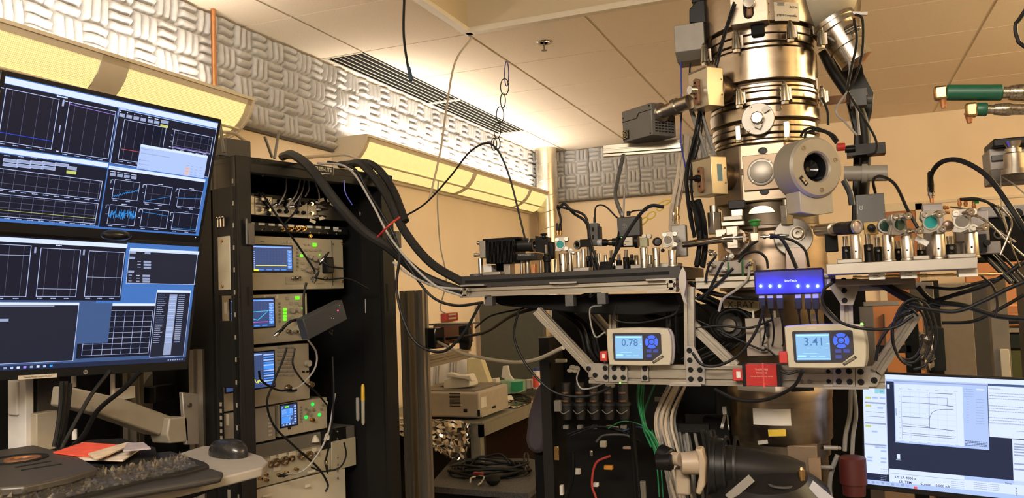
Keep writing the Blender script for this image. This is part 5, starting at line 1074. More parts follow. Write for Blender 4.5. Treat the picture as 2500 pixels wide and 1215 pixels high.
# oscilloscope 1
def screen(r,c0,c1,yd,kind):
    a=rl(*c0,yd);b=rl(*c1,yd);W=b.x-a.x;H=a.z-b.z
    bz=B().b2((a.x-.004,yd-.002,b.z-.004),(b.x+.004,yd,a.z+.004)).build('screen_frame',black,r,bev=.001)
    T=RM@frame((a.x,yd-.0022,b.z),(1,0,0),(0,-1,0));m=MB(T)
    Rr=lambda mi,x0,y0,x1,y1,l=1:(setattr(m,'m',mi),m.b2((x0*W,y0*H,0),(x1*W,y1*H,.0002*l)))
    Rr(0,0,0,1,1,1)
    if kind in(1,2):
        Rr(1,.0,.93,.98,.965,2);Rr(2,.05,.955,.95,.985,2)
        for k in range(6):Rr(1,.875,.80-.125*k,.985,.83-.125*k,2);Rr(2,.875,.72-.125*k,.985,.79-.125*k,2);Rr(1,.91,.74-.125*k,.94,.775-.125*k,3)
        for k in range(11):Rr(6,.07+.078*k,.12,.073+.078*k,.92,2)
        for k in range(9):Rr(6,.07,.12+.1*k,.85,.123+.1*k,2)
        for x in(.12,.32,.52,.7):Rr(2,x,.03,x+.13,.07,2)
        if kind==1:Rr(3,.05,.20,.85,.222,4);Rr(3,0,0,.12,.07,3);[Rr(1,0,.1+.08*k,.03,.13+.08*k,2)for k in range(9)]
        else:
            m.m=4;P=[(.0,.35),(.40,.53),(.62,.27),(.84,.55)]
            for(p_,q_)in(((.0,.53),(.86,.57)),((.40,.36),(.60,.25)),((.60,.25),(.84,.55)),((.2,.5),(.42,.35))):m.bar((p_[0]*W,p_[1]*H,.0006),(q_[0]*W,q_[1]*H,.0006),.0016,.0004,up=(0,0,1))
            Rr(5,.0,.17,.84,.19,4)
    elif kind==3:
        for k in range(10):Rr(6,.30+.047*k,.1,.304+.047*k,.92,2)
        for k in range(9):Rr(6,.30,.1+.095*k,.74,.104+.095*k,2)
        Rr(1,.0,.93,.74,.96,2)
        for k in range(12):Rr(2 if k%2 else 1,.77,.9-.075*k,.99,.935-.075*k,3)
        Rr(2,.77,.5,.99,.66,2);[Rr(1,.23,.07+.065*k,.26,.1+.065*k,3)for k in range(13)];[Rr(7,.08,.15+.09*k,.12,.18+.09*k,3)for k in range(9)];Rr(1,0,.955,.27,.98,3)
        m.m=3;pv=(.28,.2);random.seed(5)
        for k in range(60):
            x=.28+.46*k/60;y=.19+random.uniform(-.06,.07)+(.32 if k==17 else 0);m.bar((pv[0]*W,pv[1]*H,.0006),(x*W,y*H,.0006),.0013,.0003,up=(0,0,1));pv=(x,y)
    else:
        random.seed(9)
        for k in range(7):Rr(1,.84,.86-.125*k,.96,.93-.125*k,3)
        Rr(2,.05,.5,.75,.82,2);Rr(2,.05,.16,.6,.46,2);Rr(1,.05,.86,.14,.92,3);Rr(7,.25,.88,.5,.95,3);Rr(1,.04,.48,.75,.495,3);Rr(1,.04,.14,.9,.155,3)
        for k in range(5):Rr(1,.08,.78-.05*k,.3+.02*k,.795-.05*k,3)
        for k in range(4):Rr(1,.10+.2*k,.03,.2+.2*k,.10,3)
        m.m=1
        for p_,q_ in(((.52,.6),(.58,.6)),((.58,.6),(.58,.8)),((.58,.8),(.70,.8)),((.70,.8),(.70,.6)),((.70,.6),(.78,.6)),((.5,.3),(.56,.4)),((.56,.4),(.66,.28)),((.66,.28),(.74,.38))):m.bar((p_[0]*W,p_[1]*H,.0006),(q_[0]*W,q_[1]*H,.0006),.001,.0003,up=(0,0,1))
    m.build('screen_image',[scr_blue,scr_wht,scr_lb,scr_y,scr_c,scr_m,scr_g,lampg],bz)
c7=lambda x,y:(600+x/4.338,440+y/4.338)
c8=lambda x,y:(600+x/4.338,700+y/4.338)
r,X0,X1,Z0,Z1=inst('oscilloscope','beige oscilloscope with a flat yellow trace, upper scope in the rack','oscilloscope',(622,575),(840,704),.15,.14,beige,x0=.06)
screen(r,c7(75,688),c7(490,960),.149,1)
fbox(r,'label',cream,c7(378,640),c7(500,668),.149,.0012);q=rl(*c7(440,655),.1475);text('SCOPE 104',RM@frame(q,(1,0,0),(0,-1,0)),.0075,keyg,'lettering',r)
q=rl(*c7(180,648),.1488);text('RIGOL',RM@frame(q,(1,0,0),(0,-1,0)),.0055,keyg,'lettering',r)
B().b2((rl(*c7(905,600)).x,.148,Z0+.01),(rl(*c7(908,600)).x,.1502,Z1-.004)).build('panel_seam',darkg,r)
for k in range(7):fcyl(r,'menu_key',keyg if k<6 else beige,c7(547,725+37*k),.149,.0035,.003,12)
for c in((725,683,.0075),(588,797,.0055)):q=rl(*c7(c[0],c[1]),.149);B().b2((q.x-c[2],.1455,q.z-c[2]*.8),(q.x+c[2],.149,q.z+c[2]*.8)).build('lit_key',lampg,r,bev=.0015)
fcyl(r,'lit_dot',lampg,c7(780,790),.149,.0025,.002)
for x,y,s in((690,740,.006),(740,740,.006),(630,680,.004),(670,680,.004),(790,740,.005),(600,740,.006),(640,740,.006),(600,880,.006),(600,940,.006),(680,870,.005)):q=rl(*c7(x,y),.149);B().b2((q.x-s*.9,.147,q.z-s*.6),(q.x+s*.9,.149,q.z+s*.6)).build('key',knobg,r,bev=.0008)
for x,y,s in((720,830,.009),(670,810,.007),(780,850,.007),(650,950,.007),(730,910,.008)):fcyl(r,'rotary_knob',knobg,c7(x,y),.149,s,.011,20)
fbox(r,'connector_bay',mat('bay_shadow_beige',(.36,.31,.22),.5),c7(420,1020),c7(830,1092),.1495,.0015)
for x,y in((495,1035),(545,1030),(700,1040),(835,1040)):fbnc(r,c7(x,y),.148)
for x,y in((1018,668),(1022,1070),(925,676),(927,1070),(927,872)):q=B();bolt(q,rl(*c7(x,y),.15),(0,-1,0),.004 if x>1000 else .0022);q.build('screw',brass if x>1000 else dsteel,r)
q=B();bolt(q,rl(*c7(682,590),.148),(0,-1,0),.006);q.build('rack_screw',brass,r)
# oscilloscope 2
r,X0,X1,Z0,Z1=inst('oscilloscope','beige oscilloscope with cyan triangle trace, second scope down the rack','oscilloscope',(622,719),(752,830),.15,.14,beige,x0=.035)
screen(r,(562,732),c8(300,415),.149,2)
fbox(r,'label',cream,c8(190,88),c8(342,122),.149,.0012);q=rl(*c8(268,104),.1475);text('SCOPE 1042',RM@frame(q,(1,0,0),(0,-1,0)),.0075,keyg,'lettering',r)
for k in range(6):fcyl(r,'menu_key',keyg,c8(358,175+38*k),.149,.0038,.003,12)
for c in((543,117,.008),)+tuple((412,240+35*k,.0062)for k in range(4)):q=rl(*c8(c[0],c[1]),.149);B().b2((q.x-c[2],.1455,q.z-c[2]*.68),(q.x+c[2],.149,q.z+c[2]*.68)).build('lit_key',lampg,r,bev=.0015)
fcyl(r,'lit_dot',lampg,c8(600,226),.149,.0025,.002)
for x,y,s in((480,250,.008),(545,245,.007),(480,330,.007),(550,380,.007)):fcyl(r,'rotary_knob',knobg,c8(x,y),.149,s,.011,20)
for x,y in((480,175),(530,175),(575,190),(440,120)):q=rl(*c8(x,y),.149);B().b2((q.x-.006,.147,q.z-.004),(q.x+.006,.149,q.z+.004)).build('key',knobg,r,bev=.0008)
for x,y in((440,470),(520,475),(600,500)):fbnc(r,c8(x,y),.149)
# spectrum analyser
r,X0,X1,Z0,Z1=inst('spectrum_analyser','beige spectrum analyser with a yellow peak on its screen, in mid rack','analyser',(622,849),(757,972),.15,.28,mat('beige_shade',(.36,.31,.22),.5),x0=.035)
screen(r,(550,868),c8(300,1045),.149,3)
fcyl(r,'tuning_knob',mat('knob_pale',(.40,.36,.29),.4),c8(645,808),.149,.010,.014,24)
for i in range(5):
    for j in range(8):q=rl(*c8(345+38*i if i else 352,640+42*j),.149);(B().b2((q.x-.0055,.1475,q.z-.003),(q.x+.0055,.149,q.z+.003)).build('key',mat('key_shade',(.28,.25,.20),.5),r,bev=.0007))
for x,y in((610,898),(652,895)):fbox(r,'usb_port',black,c8(x-12,y-8),c8(x+12,y+8),.149)
for x,y in((440,1070),(678,1035)):fbnc(r,c8(x,y),.149,mat('jack_big',(.6,.5,.38),.25,1),1.7)
# function generator and blank vent panel
c9=lambda x,y:(600+x/4.765,960+y/4.765)
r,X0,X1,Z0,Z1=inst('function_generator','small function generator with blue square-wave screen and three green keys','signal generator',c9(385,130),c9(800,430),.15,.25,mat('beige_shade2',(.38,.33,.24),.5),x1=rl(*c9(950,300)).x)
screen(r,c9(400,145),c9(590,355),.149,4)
for k in range(6):fcyl(r,'menu_key',keyg,c9(643,160+33*k),.149,.003,.003,10)
for x,y in((775,125),(698,277),(853,247)):fcyl(r,'lit_key',glow('key_green2',(.02,.8,.08),1.3),c9(x,y),.149,.0055,.003)
for x,y in((700,180),(740,200),(790,190),(720,230),(760,250),(880,180),(900,130)):fcyl(r,'key',mat('key_olive',(.20,.19,.12),.5),c9(x,y),.149,.0045,.003,12)
fbox(r,'usb_port',black,c9(488,395),c9(520,412),.149);fbnc(r,c9(760,305),.149,brass)
fbox(r,'label',cream,c9(895,100),c9(950,135),.149)
r,X0,X1,Z0,Z1=inst('vent_panel','grey blank panel with small vents left of the function generator','panel',(622,998),c9(350,530),.15,.02,mat('panel_grey',(.27,.245,.20),.5),x0=.045)
for k,(x,y)in enumerate(((258,238),(272,290),(275,345),(278,385),(280,435),(282,480))):q=rl(*c9(x,y),.149);B().b2((q.x-.006,.147,q.z-.0025),(q.x+.006,.149,q.z+.0025)).build('vent',mat('vent_light',(.5,.46,.38),.4),r)
# dark shelf and connector chassis
r,X0,X1,Z0,Z1=inst('shelf_unit','dark grey chassis above the connector panel low in the rack','chassis',(622,1087),(845,1078),.15,.3,mat('chassis_grey',(.12,.108,.09),.5),x0=.05,x1=.545)
fbox(r,'dark_end',black,c9(870,440),c9(1165,590),.1495)
for x,y in((808,505),(940,480)):q=rl(*c9(x,y),.148);B().ball(q,.006,10).cyl(q,q+V((0,0,-.015)),.008,.014,n=10).build('plug',cream,r)
r,X0,X1,Z0,Z1=inst('connector_chassis','tan connector chassis with a row of round sockets at the rack bottom','chassis',(622,1119),(700,1173),.15,.28,beige,x0=.05,x1=.53)
for x,y,s in((275,820,1.6),(335,800,2.2),(440,780,2.4),(525,750,1.6),(635,725,2.1),(730,712,2.1),(820,690,1.0)):
    q=rl(*c9(x,y),.149);B().lathe([(0,.0075*s*.75),(.010,.0075*s*.75),(.010,.0062*s*.75),(.002,.005*s*.75),(.002,.002)],q,(0,-1,0),18).build('round_socket',mat('jack_big',(.6,.5,.38)),r)
for x,y in((158,985),(222,937),(228,1003),(460,912),(575,875),(370,940)):fbnc(r,c9(x,y),.149,brass,.7)
for x0,x1,y in((320,405,870),(285,350,745),(380,470,725),(500,580,700),(770,820,655)):fbox(r,'label',cream,c9(x0,y-18),c9(x1,y+18),.149,.001)
r,X0,X1,Z0,Z1=inst('pale_chassis','pale tan blank chassis under the connector chassis','chassis',(622,1196),(745,1260),.15,.28,cream,x0=.05,x1=.50)
q=B();q.b2((.505,.146,.99),(.545,.15,1.075));q.b2((.36,.147,.86),(.545,.15,.99))
q=B();a=rl(*c9(1000,560),.148);b=rl(*c9(1165,860),.148);q.b2((.44,.146,b.z),(.545,.1495,a.z));q=q.build('cover_plate',beige,r,bev=.004)
for x,y in((1140,573),(1065,440),(1065,527),(1068,745),(1070,830),(1068,898),(1068,983)):q2=B();bolt(q2,rl(*c9(x,y),.146),(0,-1,0),.003);q2.build('screw',chrome,r)
for k,(x0,x1,y)in enumerate(((720,815,915),(615,808,985),(690,750,1080),(200,295,1195))):
    p=rl(*c9(x0,y+18),.138);s_=rl(*c9(x1,y-18),.138);one(MB(RM).b2((p.x,.138,p.z),(s_.x,.139,s_.z+.004)),'paper_label',mat('tag_cream',(.72,.66,.54)),'cream paper label strip on the bottom chassis of the rack, %s'%('upper right','longest one','lowest near the cable','lower left')[k],'label')
# tilted dark box with a red lamp standing between the scopes
a=RM@rl(735,775,.02);d=V((.75,.0,.45))
pA=rl(*c8(665,430),-.01);pB=rl(*c8(1000,260),-.01);dd=(pB-pA);L=dd.length
T=RM@frame(pA,dd,(0,-1,0));r=thing('network_box','small dark box with a red lamp hanging tilted in front of the rack','network box',M=T)
MB(T).b2((-.02,-.030,-.02),(L+.01,.034,.012)).build('case',mat('box_charcoal',(.045,.048,.052),.4),r,bev=.003)
MB(T).ball((L*.86,.010,.0125),.0022,8).build('red_lamp',glow('lamp_red',(1,.05,.12),5),r);
for x,y in((L*.95,.022),(L*.62,-.002),(L*.68,-.006)):MB(T).ball((x,y,.0122),.0016,8).build('dot',whitep,r)
# black plug block in front of scope 1
p=rl(*c7(840,985),.11);q=rl(*c7(912,815),.11);one(MB(RM).b2((p.x,.10,p.z),(q.x,.125,q.z)),'coax_terminator',rubber,'black block plug hanging in front of the upper oscilloscope','plug',bev=.004)
# things on top of the rack
r=thing('wifi_router','black wireless router with antennas on top of the rack','router',RM@V((.10,.25,RH)))
B().b2((.03,.12,RH+.001),(.20,.34,RH+.022)).build('body',blackan,r,bev=.004)
def rtop(px,py,yd):return RM@rl(px,py,yd)
for x0,y0,x1,y1,yd,w_ in((547,372,535,292,.12,.010),(665,385,646,333,.25,.009),(670,388,681,318,.25,.009)):MB().bar(rtop(x0,y0,yd),rtop(x1,y1,yd),w_,w_*.6).build('antenna',mat('antenna_grey',(.10,.085,.06),.35),r,bev=.001)
p=rl(552,370,.22);q=rl(612,345,.22);one(MB(RM).b2((p.x,.22,RH+.023),(q.x,.30,q.z)),'switch_module',mat('brown_black',(.035,.03,.028),.5),'small dark box on the router on top of the rack','network box',bev=.002)
p=rl(628,372,.16);one(MB(RM).b2((p.x-.03,.14,RH+.001),(p.x+.05,.22,RH+.014)),'flat_adapter',blackan,'flat black adapter on the rack top right of the router','adapter',bev=.002)
# ================================================================ monitors and desk on the left
SCOL={}
for n_,c_,s_ in(('bg',(.055,.17,.50),1),('bar',(.62,.72,1.0),1.1),('blk',(.008,.010,.024),1),('line',(.50,.60,.95),1),('dim',(.11,.12,.20),1),('txt',(.38,.46,.75),1),('blue',(.03,.07,.75),1),('cyan',(.04,.33,.90),1),('purple',(.38,.22,.85),1),('red',(.75,.10,.10),1),('yel',(.55,.60,.18),1),('pale',(.42,.56,.95),1),('slate',(.050,.10,.24),1),('gry',(.30,.36,.55),1),('dk',(.015,.018,.035),1),('navy',(.016,.024,.060),1),('ora',(.7,.5,.5),1),('ink',(.03,.03,.06),1),('mint',(.30,.62,.75),1)):SCOL[n_]=glow('screen_'+n_,c_,s_)
SK=list(SCOL)
class Scr:
    def __init__(s,T,par,name='screen_image'):s.T=T;s.Ti=T.inverted();s.m=MB(T);s.par=par;s.name=name;s.used=set()
    def uv(s,p):
        o=s.T.translation;n=V((s.T[0][2],s.T[1][2],s.T[2][2]));r=ray(*p);t=(o-V((0,0,CAMZ))).dot(n)/r.dot(n);q=s.Ti@(V((0,0,CAMZ))+r*t);return q.x,q.y
    def r(s,c,p,q,l=2):
        (x0,y0),(x1,y1)=s.uv(p),s.uv(q);s.m.m=SK.index(c);s.used.add(c);s.m.b2((x0,y0,0),(x1,y1,.00012*l));return(x0,y0,x1,y1)
    def rr(s,c,x0,y0,x1,y1,l=2):s.m.m=SK.index(c);s.m.b2((x0,y0,0),(x1,y1,.00012*l))
    def fr(s,c,x0,y0,x1,y1,w=.0012,l=4):
        for a in((x0,y0,x1,y0+w),(x0,y1-w,x1,y1),(x0,y0,x0+w,y1),(x1-w,y0,x1,y1)):s.rr(c,*a,l=l)
    def ln(s,c,pts,w=.0011,l=6):
        s.m.m=SK.index(c)
        for a,b in zip(pts[:-1],pts[1:]):s.m.bar((a[0],a[1],.00012*l),(b[0],b[1],.00012*l),w,.0001,up=(0,0,1))
    def plot(s,p,q,nx,ny,mode='full',w=.0012):
        (x0,y1),(x1,y0)=s.uv(p),s.uv(q);s.rr('blk',x0,y0,x1,y1,3);s.fr('line',x0,y0,x1,y1,w)
        for i in range(nx):x=x0+(x1-x0)*(i+.5)/nx;s.rr('dim',x,y0,x+.0007,y1,4)
        for j in range(ny):y=y0+(y1-y0)*(j+.5)/ny;s.rr('dim',x0,y,x1,y+.0006,4)
        for i in range(max(2,nx)):x=x0+(x1-x0)*(i+.1)/max(2,nx);s.txt(x,y0-.0035,.011)
        return x0,y0,x1,y1
    def txt(s,x,y,w,c='txt',h=.0018,l=5):
        xx=x
        while xx<x+w:d=random.uniform(.002,.005);s.rr(c,xx,y-h/2,min(xx+d,x+w),y+h/2,l);xx+=d+.0008
    def done(s):return s.m.build(s.name,[SCOL[k]for k in SK],s.par)
def monitor(TRor,w,u,label,W=.527,H=.296,lip=(.010,.010,.010,.022),left=False,stand=None):
    n=w.cross(u)*1.0
    o=TRor-(w*W if not left else V((0,0,0)))-u*H # bottom-left of the picture
    # face normal points to the viewer
    n=u.cross(w)*-1
    T=Matrix(((w.x,u.x,n.x,o.x),(w.y,u.y,n.y,o.y),(w.z,u.z,n.z,o.z),(0,0,0,1)))
    r=thing('monitor',label,'monitor',M=T)
    bl,br,bt,bb=lip
    MB(T).b2((-bl,-bb,-.016),(W+br,H+bt,-.0002)).build('bezel',mat('monitor_black',(.012,.012,.013),.35),r,bev=.002)
    MB(T).b2((W*.15,H*.12,-.045),(W*.85,H*.88,-.016)).build('back_shell',black,r,bev=.008)
    MB(T).b2((W*.42,H*.35,-.075),(W*.58,H*.65,-.045)).build('mount_plate',darkg,r,bev=.002)
    return r,T,W,H
w1=V((.1432,.9896,-.0161)).normalized();u1=V((.2561,-.0213,.9664));u1=(u1-w1*u1.dot(w1)).normalized()
m1,T1,W,H=monitor(V((-1.453,1.658,1.890)),w1,u1,'upper left monitor full of dark plot windows under the wall lamp')
random.seed(11)
s=Scr(T1@Matrix.Translation((0,0,.0001)),m1);s.rr('bg',0,0,W,H,1)
# coordinates below are positions on the visible right part of the picture
f1=lambda x,y:(x/3.1143,180+y/3.1143);f2=lambda x,y:(260+x/3.375,230+y/3.375)
def win(p,q,c='blk',bar=None):
    (x0,y1),(x1,y0)=s.uv(p),s.uv(q);s.rr(c,x0,y0,x1,y1,2)
    if bar:s.rr('bar',x0,y1,x1,y1+bar,3)
    return x0,y0,x1,y1
XL=0;q0=s.uv(f2(20,560));t0=s.uv((530,301));
s.rr('blk',0,q0[1],q0[0],H-.016,2);s.rr('bar',0,H-.015,W,H-.002,3)
s.plot(f1(45,108),f1(390,575),4,0);s.plot((-130,195),(-20,350),4,0);x0,y0,x1,y1=s.plot(f1(527,212),f1(822,650),4,0)
s.ln('purple',[(x0,y1-.004),(x0+.02,y1-.006),(x1,y1-.0085)],.001)
a=s.uv(f1(20,447));b=s.uv(f1(395,512));s.ln('blue',[(a[0]-.12,a[1]+.004),a,((a[0]+b[0])/2,(a[1]+b[1])/2),b],.0012)
a=s.uv(f1(432,168));s.txt(a[0],a[1],.024,'bar',.0024)
for x,y in((22,108),(508,210),(440,588)):a=s.uv(f1(x,y));s.txt(a[0]-.004,a[1],.006,'bar')
a=s.uv(f1(450,440));s.rr('txt',a[0]-.001,a[1]-.002,a[0]+.001,a[1]+.014,4);a=s.uv(f1(480,225));s.rr('txt',a[0]-.002,a[1]-.006,a[0]+.002,a[1]+.008,4)
# lower left window
p=s.uv(f1(815,705));q=s.uv(f1(740,1160));s.rr('blk',0,q[1]+.002,q[0]+.001,p[1]-.004,2);s.rr('bar',0,p[1]-.002,p[0]+.001,p[1]+.008,3)
for i,(x,w_)in enumerate(((25,.034),(128,.034),(228,.034),(320,.034),(418,.030))):
    a=s.uv(f1(x,655+i*8));s.txt(a[0],a[1]+.010,.012)
    for j in range(2 if i<4 else 1):s.rr('gry',a[0],a[1]-.009*j-.003,a[0]+.030,a[1]-.009*j+.004,3);s.fr('line',a[0],a[1]-.009*j-.003,a[0]+.030,a[1]-.009*j+.004,.0008)
a=s.uv(f1(510,712));s.rr('gry',a[0],a[1]-.004,a[0]+.022,a[1]+.004,3);s.rr('yel',a[0],a[1]-.013,a[0]+.022,a[1]-.006,3)
for(ya,yb,ny)in(((780,815),(752,955),2),((748,985),(722,1140),4)):
    b=s.uv(f1(*ya));c=s.uv(f1(*yb));x1,y1=b;y0=c[1];s.fr('line',-.001,y0,x1,y1,.0012)
    for i in range(18):x=x1-.006-i*.0235;s.rr('dim',x,y0,x+.0008,y1,4)if x>0 else None;s.txt(x-.006,y0-.003,.012)if x>0.01 else None
    for j in range(ny):y=y0+(y1-y0)*(j+.6)/ny;s.rr('dim',0,y,x1,y+.0007,4)
b=s.uv(f1(725,1100));s.ln('yel',[(0,b[1]+.002),b],.0009)
# upper right window
p=s.uv(f2(905,292));q=s.uv(f2(30,555));s.rr('blk',q[0]-.001,q[1]-.004,p[0]+.002,p[1]+.001,3);s.fr('line',q[0],q[1]-.003,p[0]+.001,p[1]+.001,.0012,5)
a=s.uv(f2(160,125));s.rr('pale',a[0]-.014,a[1]-.003,a[0]+.001,a[1]+.003,5)
for i,x in enumerate((105,163,222,280,340,392)):
    a=s.uv(f2(x,168+i*12));s.rr('gry',a[0],a[1]-.004,a[0]+.014,a[1]+.004,5);s.txt(a[0],a[1]+.008,.010 if i>3 else .003,'bar');s.txt(a[0]+.002,a[1],.009,'line',.001,7)
a=s.uv(f2(448,222));s.rr('gry',a[0],a[1]-.004,a[0]+.021,a[1]+.004,5);s.rr('yel',a[0],a[1]-.013,a[0]+.021,a[1]-.007,5)
def plotU(p,q,nx,ny):
    x0,y0,x1,y1=s.plot(p,q,nx,ny);return x0,y0,x1,y1
x0,y0,x1,y1=plotU(f2(147,205),f2(440,590),5,0);s.ln('red',[(x0+.004,y0+(y1-y0)*.27),(x1-.04,y0+(y1-y0)*.27)],.0010)
x0,y0,x1,y1=plotU(f2(562,290),f2(852,495),5,3);s.ln('purple',[(x0,y0+.003),(x1,y0+.003)],.0010)
for dy in(0,.0145,.029,.0435):s.txt(x0-.008,y1-dy,.005,'bar')
# task list pop-up
P_=s.uv(f2(282,410));Q_=s.uv(f2(790,690));s.rr('pale',P_[0],Q_[1],Q_[0]+.004,P_[1],9);s.rr('bar',P_[0],P_[1]-.006,Q_[0]+.004,P_[1],10);
s.txt(P_[0]+.004,P_[1]-.010,.03,'gry',.0014,11);s.txt(P_[0]+.004,P_[1]-.020,.078,'gry',.0016,11)
for k in range(3):s.txt(P_[0]+.008,P_[1]-.037-k*.0095,.022,'gry',.0014,11);s.rr('ink' if k==0 else 'gry',P_[0]+.003,P_[1]-.0385-k*.0095,P_[0]+.0055,P_[1]-.036-k*.0095,11)
s.rr('ora',Q_[0]-.056,Q_[1]+.001,Q_[0]-.044,Q_[1]+.022,10)
for i in range(4):
    for k in range(4):s.txt(Q_[0]-.054+i*.0135,Q_[1]+.004+k*.0072,.007,'gry',.0012,11)
# lower right window with six plots
p=s.uv(f2(22,585));q=s.uv(f2(820,700));r2=s.uv(f2(745,1150));s.rr('blk',p[0],r2[1],q[0]-.003,p[1]-.008,2);s.rr('bar',p[0],p[1]-.008,q[0]-.002,p[1]-.0005,8);s.txt(p[0]+.005,p[1]-.004,.02,'txt',.0012,9)
for i,x in enumerate((28,88,145,202)):a=s.uv(f2(x,655+9*i));s.rr('gry',a[0],a[1]-.004,a[0]+.014,a[1]+.003,4);s.txt(a[0]-.001,a[1]+.006,.014,'bar',.0014)
def mini(c0,c1,kind,nx=2,ny=1):
    x0,y0,x1,y1=s.plot(f2(*c0),f2(*c1),nx,ny if kind not in(5,6)else 0,w=.0010);s.txt((x0+x1)/2-.006,y1+.003,.014,'bar',.0014);s.txt(x0-.007,y1-.002,.005,'bar',.0014);s.txt(x0-.007,(y0+y1)/2,.005,'bar',.0014);s.rr('gry',x0-.0095,y1-.010,x0-.0075,y1-.002,4)
    P=[];N=70
    for k in range(N+1):
        t=k/N;x=x0+.001+(x1-x0-.002)*t;y={1:.10+.5*t+random.uniform(-.06,.06),2:.06+.42*t,3:.45+.14*t+random.uniform(-.008,.008),4:.55+random.uniform(-.27,.27),5:.82-.10*t+random.uniform(-.02,.02),6:.10+random.uniform(-.02,.02)}[kind];P.append((x,y0+(y1-y0)*y))
    s.ln('cyan',P,.0008)
mini((68,700),(252,880),1);mini((330,738),(520,912),2);mini((600,775),(768,942),3);mini((28,905),(225,1085),4);mini((298,940),(490,1108),5);mini((555,968),(735,1130),6)
s.done()
MB(T1).ball((W-.008,-.005,.0),.0012,6).build('power_light',glow('lamp_white',(.7,.8,1),2),m1)
# lower monitor
w2=V((.3236,.9455,-.0352)).normalized();u2=V((.1912,-.0289,.9811));u2=(u2-w2*u2.dot(w2)).normalized()
m2,T2,W,H=monitor(V((-1.508,1.641,1.573)),w2,u2,'lower left monitor with blue desktop and dark windows')
s=Scr(T2@Matrix.Translation((0,0,.0001)),m2);s.rr('slate',0,0,W,H,1);s.rr('bg',W*.55,H*.45,W,H,1.5)
g=lambda x,y:(x/1.8544,560+y/1.8544)
a=s.uv(g(575,70));b=s.uv(g(550,322));s.rr('blk',0,b[1],a[0]-.001,H,2);s.rr('bar',0,H-.013,a[0]+.001,H-.003,3)
a=s.uv(g(266,72));s.txt(a[0]-.006,a[1],.012,'bar',.002)
x0,y0,x1,y1=s.plot(g(185,82),g(343,305),3,0);s.ln('line',[(x0,y0+.018),(x1,y0+.018)],.0008)
x0,y0,x1,y1=s.plot(g(403,95),g(543,305),3,0);s.ln('line',[(x0,y0+.046),(x1,y0+.046)],.0008)
x0,y0,x1,y1=s.plot(g(-60,62),g(118,305),3,0);s.ln('line',[(x0,y1-.024),(x1,y1-.022)],.0008)
for x,y in((160,90),(380,100)):a=s.uv(g(x,y));s.rr('gry',a[0]-.002,a[1]-.008,a[0]+.002,a[1]+.005,4)
a=s.uv(g(588,90));b=s.uv(g(878,248));s.rr('dk',a[0],b[1],b[0],a[1],3);s.rr('bar',a[0],a[1]-.004,b[0]+.004,a[1]+.004,4);s.fr('line',a[0]-.001,b[1]-.001,b[0]+.001,a[1]-.001,.0012,5)
for k in range(3):c=s.uv(g(650,145+13*k));s.rr('gry',c[0],c[1]-.003,c[0]+.018,c[1]+.002,5);s.txt(c[0]-.015,c[1],.008,'bar',.0012)
for k in range(3):c=s.uv(g(645,208+13*k));s.rr('gry',c[0],c[1]-.003,c[0]+.018,c[1]+.002,5);s.txt(c[0]-.015,c[1],.008,'bar',.0012);s.txt(c[0]-.034,c[1],.008,'bar',.0012)
for x,y in((588,103),(655,105),(585,128),(580,190)):c=s.uv(g(x,y));s.rr('gry',c[0],c[1]-.003,c[0]+.014,c[1]+.003,5)
c=s.uv(g(712,285));d=s.uv(g(835,570));e_=s.uv(g(868,285));s.rr('dk',c[0]-.001,d[1],e_[0]-.004,c[1],5);s.rr('bar',c[0]-.001,c[1],e_[0]-.003,c[1]+.006,6);s.fr('line',c[0]-.002,d[1]-.001,e_[0]-.003,c[1]+.001,.001,6);s.rr('gry',c[0]+.032,d[1]+.004,c[0]+.052,c[1]-.004,6)
for k in range(24):y=c[1]-.006-k*.0052;s.txt(c[0]+.003,y,random.uniform(.012,.022),'txt',.0013,7);s.rr('pale' if k%3 else 'gry',c[0]+.033,y-.0012,c[0]+.050,y+.0012,7);s.rr('gry',c[0]+.056,y-.0012,c[0]+.072,y+.0012,7)
c=s.uv(g(358,342));d=s.uv(g(330,592));s.rr('dk',0,d[1],c[0],c[1],3);s.rr('bar',0,c[1],c[0],c[1]+.006,4);s.rr('line',c[0]-.0012,d[1],c[0],c[1],5);s.rr('line',0,d[1]-.001,c[0],d[1],5);c2_=s.uv(g(20,410));s.rr('gry',c2_[0]-.012,c2_[1]-.003,c2_[0]+.008,c2_[1]+.003,5)
s.rr('gry',0,c[1]-.003,.2,c[1]-.001,5)
c=s.uv(g(513,345));d=s.uv(g(668,570));e_=s.uv(g(368,572));s.rr('blk',e_[0]-.012,e_[1]-.006,d[0]+.006,c[1],2.5);s.rr('slate',e_[0]-.012,s.uv(g(490,512))[1],s.uv(g(488,512))[0],c[1]+.006,3);s.rr('bar',c[0]-.002,c[1],d[0]+.008,c[1]+.006,4)
cx=s.uv(g(488,512))[0];cyy=s.uv(g(488,512))[1]
for i in range(8):x=e_[0]+(d[0]-e_[0])*i/7;s.rr('line' if i in(0,7)else 'txt',x,e_[1],x+.001,(c[1]-.012)if x>cx else cyy,2.8)
for j in range(9):y=e_[1]+(c[1]-.012-e_[1])*j/8;s.rr('txt',e_[0]if y<cyy else cx,y,d[0],y+.0009,2.8)
s.rr('navy',0,0,W,.011,2)
for i,c_ in enumerate(('gry','pale','bar','purple','gry','bar','pale','cyan')):x=s.uv((12+i*16,900))[0];s.rr(c_,x-.003,.0035,x+.003,.0085,4)
for i in range(7):x=W-.008-i*.006;s.rr('gry',x-.0035,.004,x,.0075,4)
s.done()
a=s.uv((45,913));b=s.uv((140,906));lb=MB(T2).b2((a[0],-.0215,-.0002),(b[0],-.0125,.0006)).build('name_tape',mat('tape_cream2',(.62,.55,.44),.5),m2);text('Camera Mount Control Monitor',T2@Matrix.Translation(((a[0]+b[0])/2,-.017,.0008)),.0055,keyg,'lettering',lb,sx=.8)
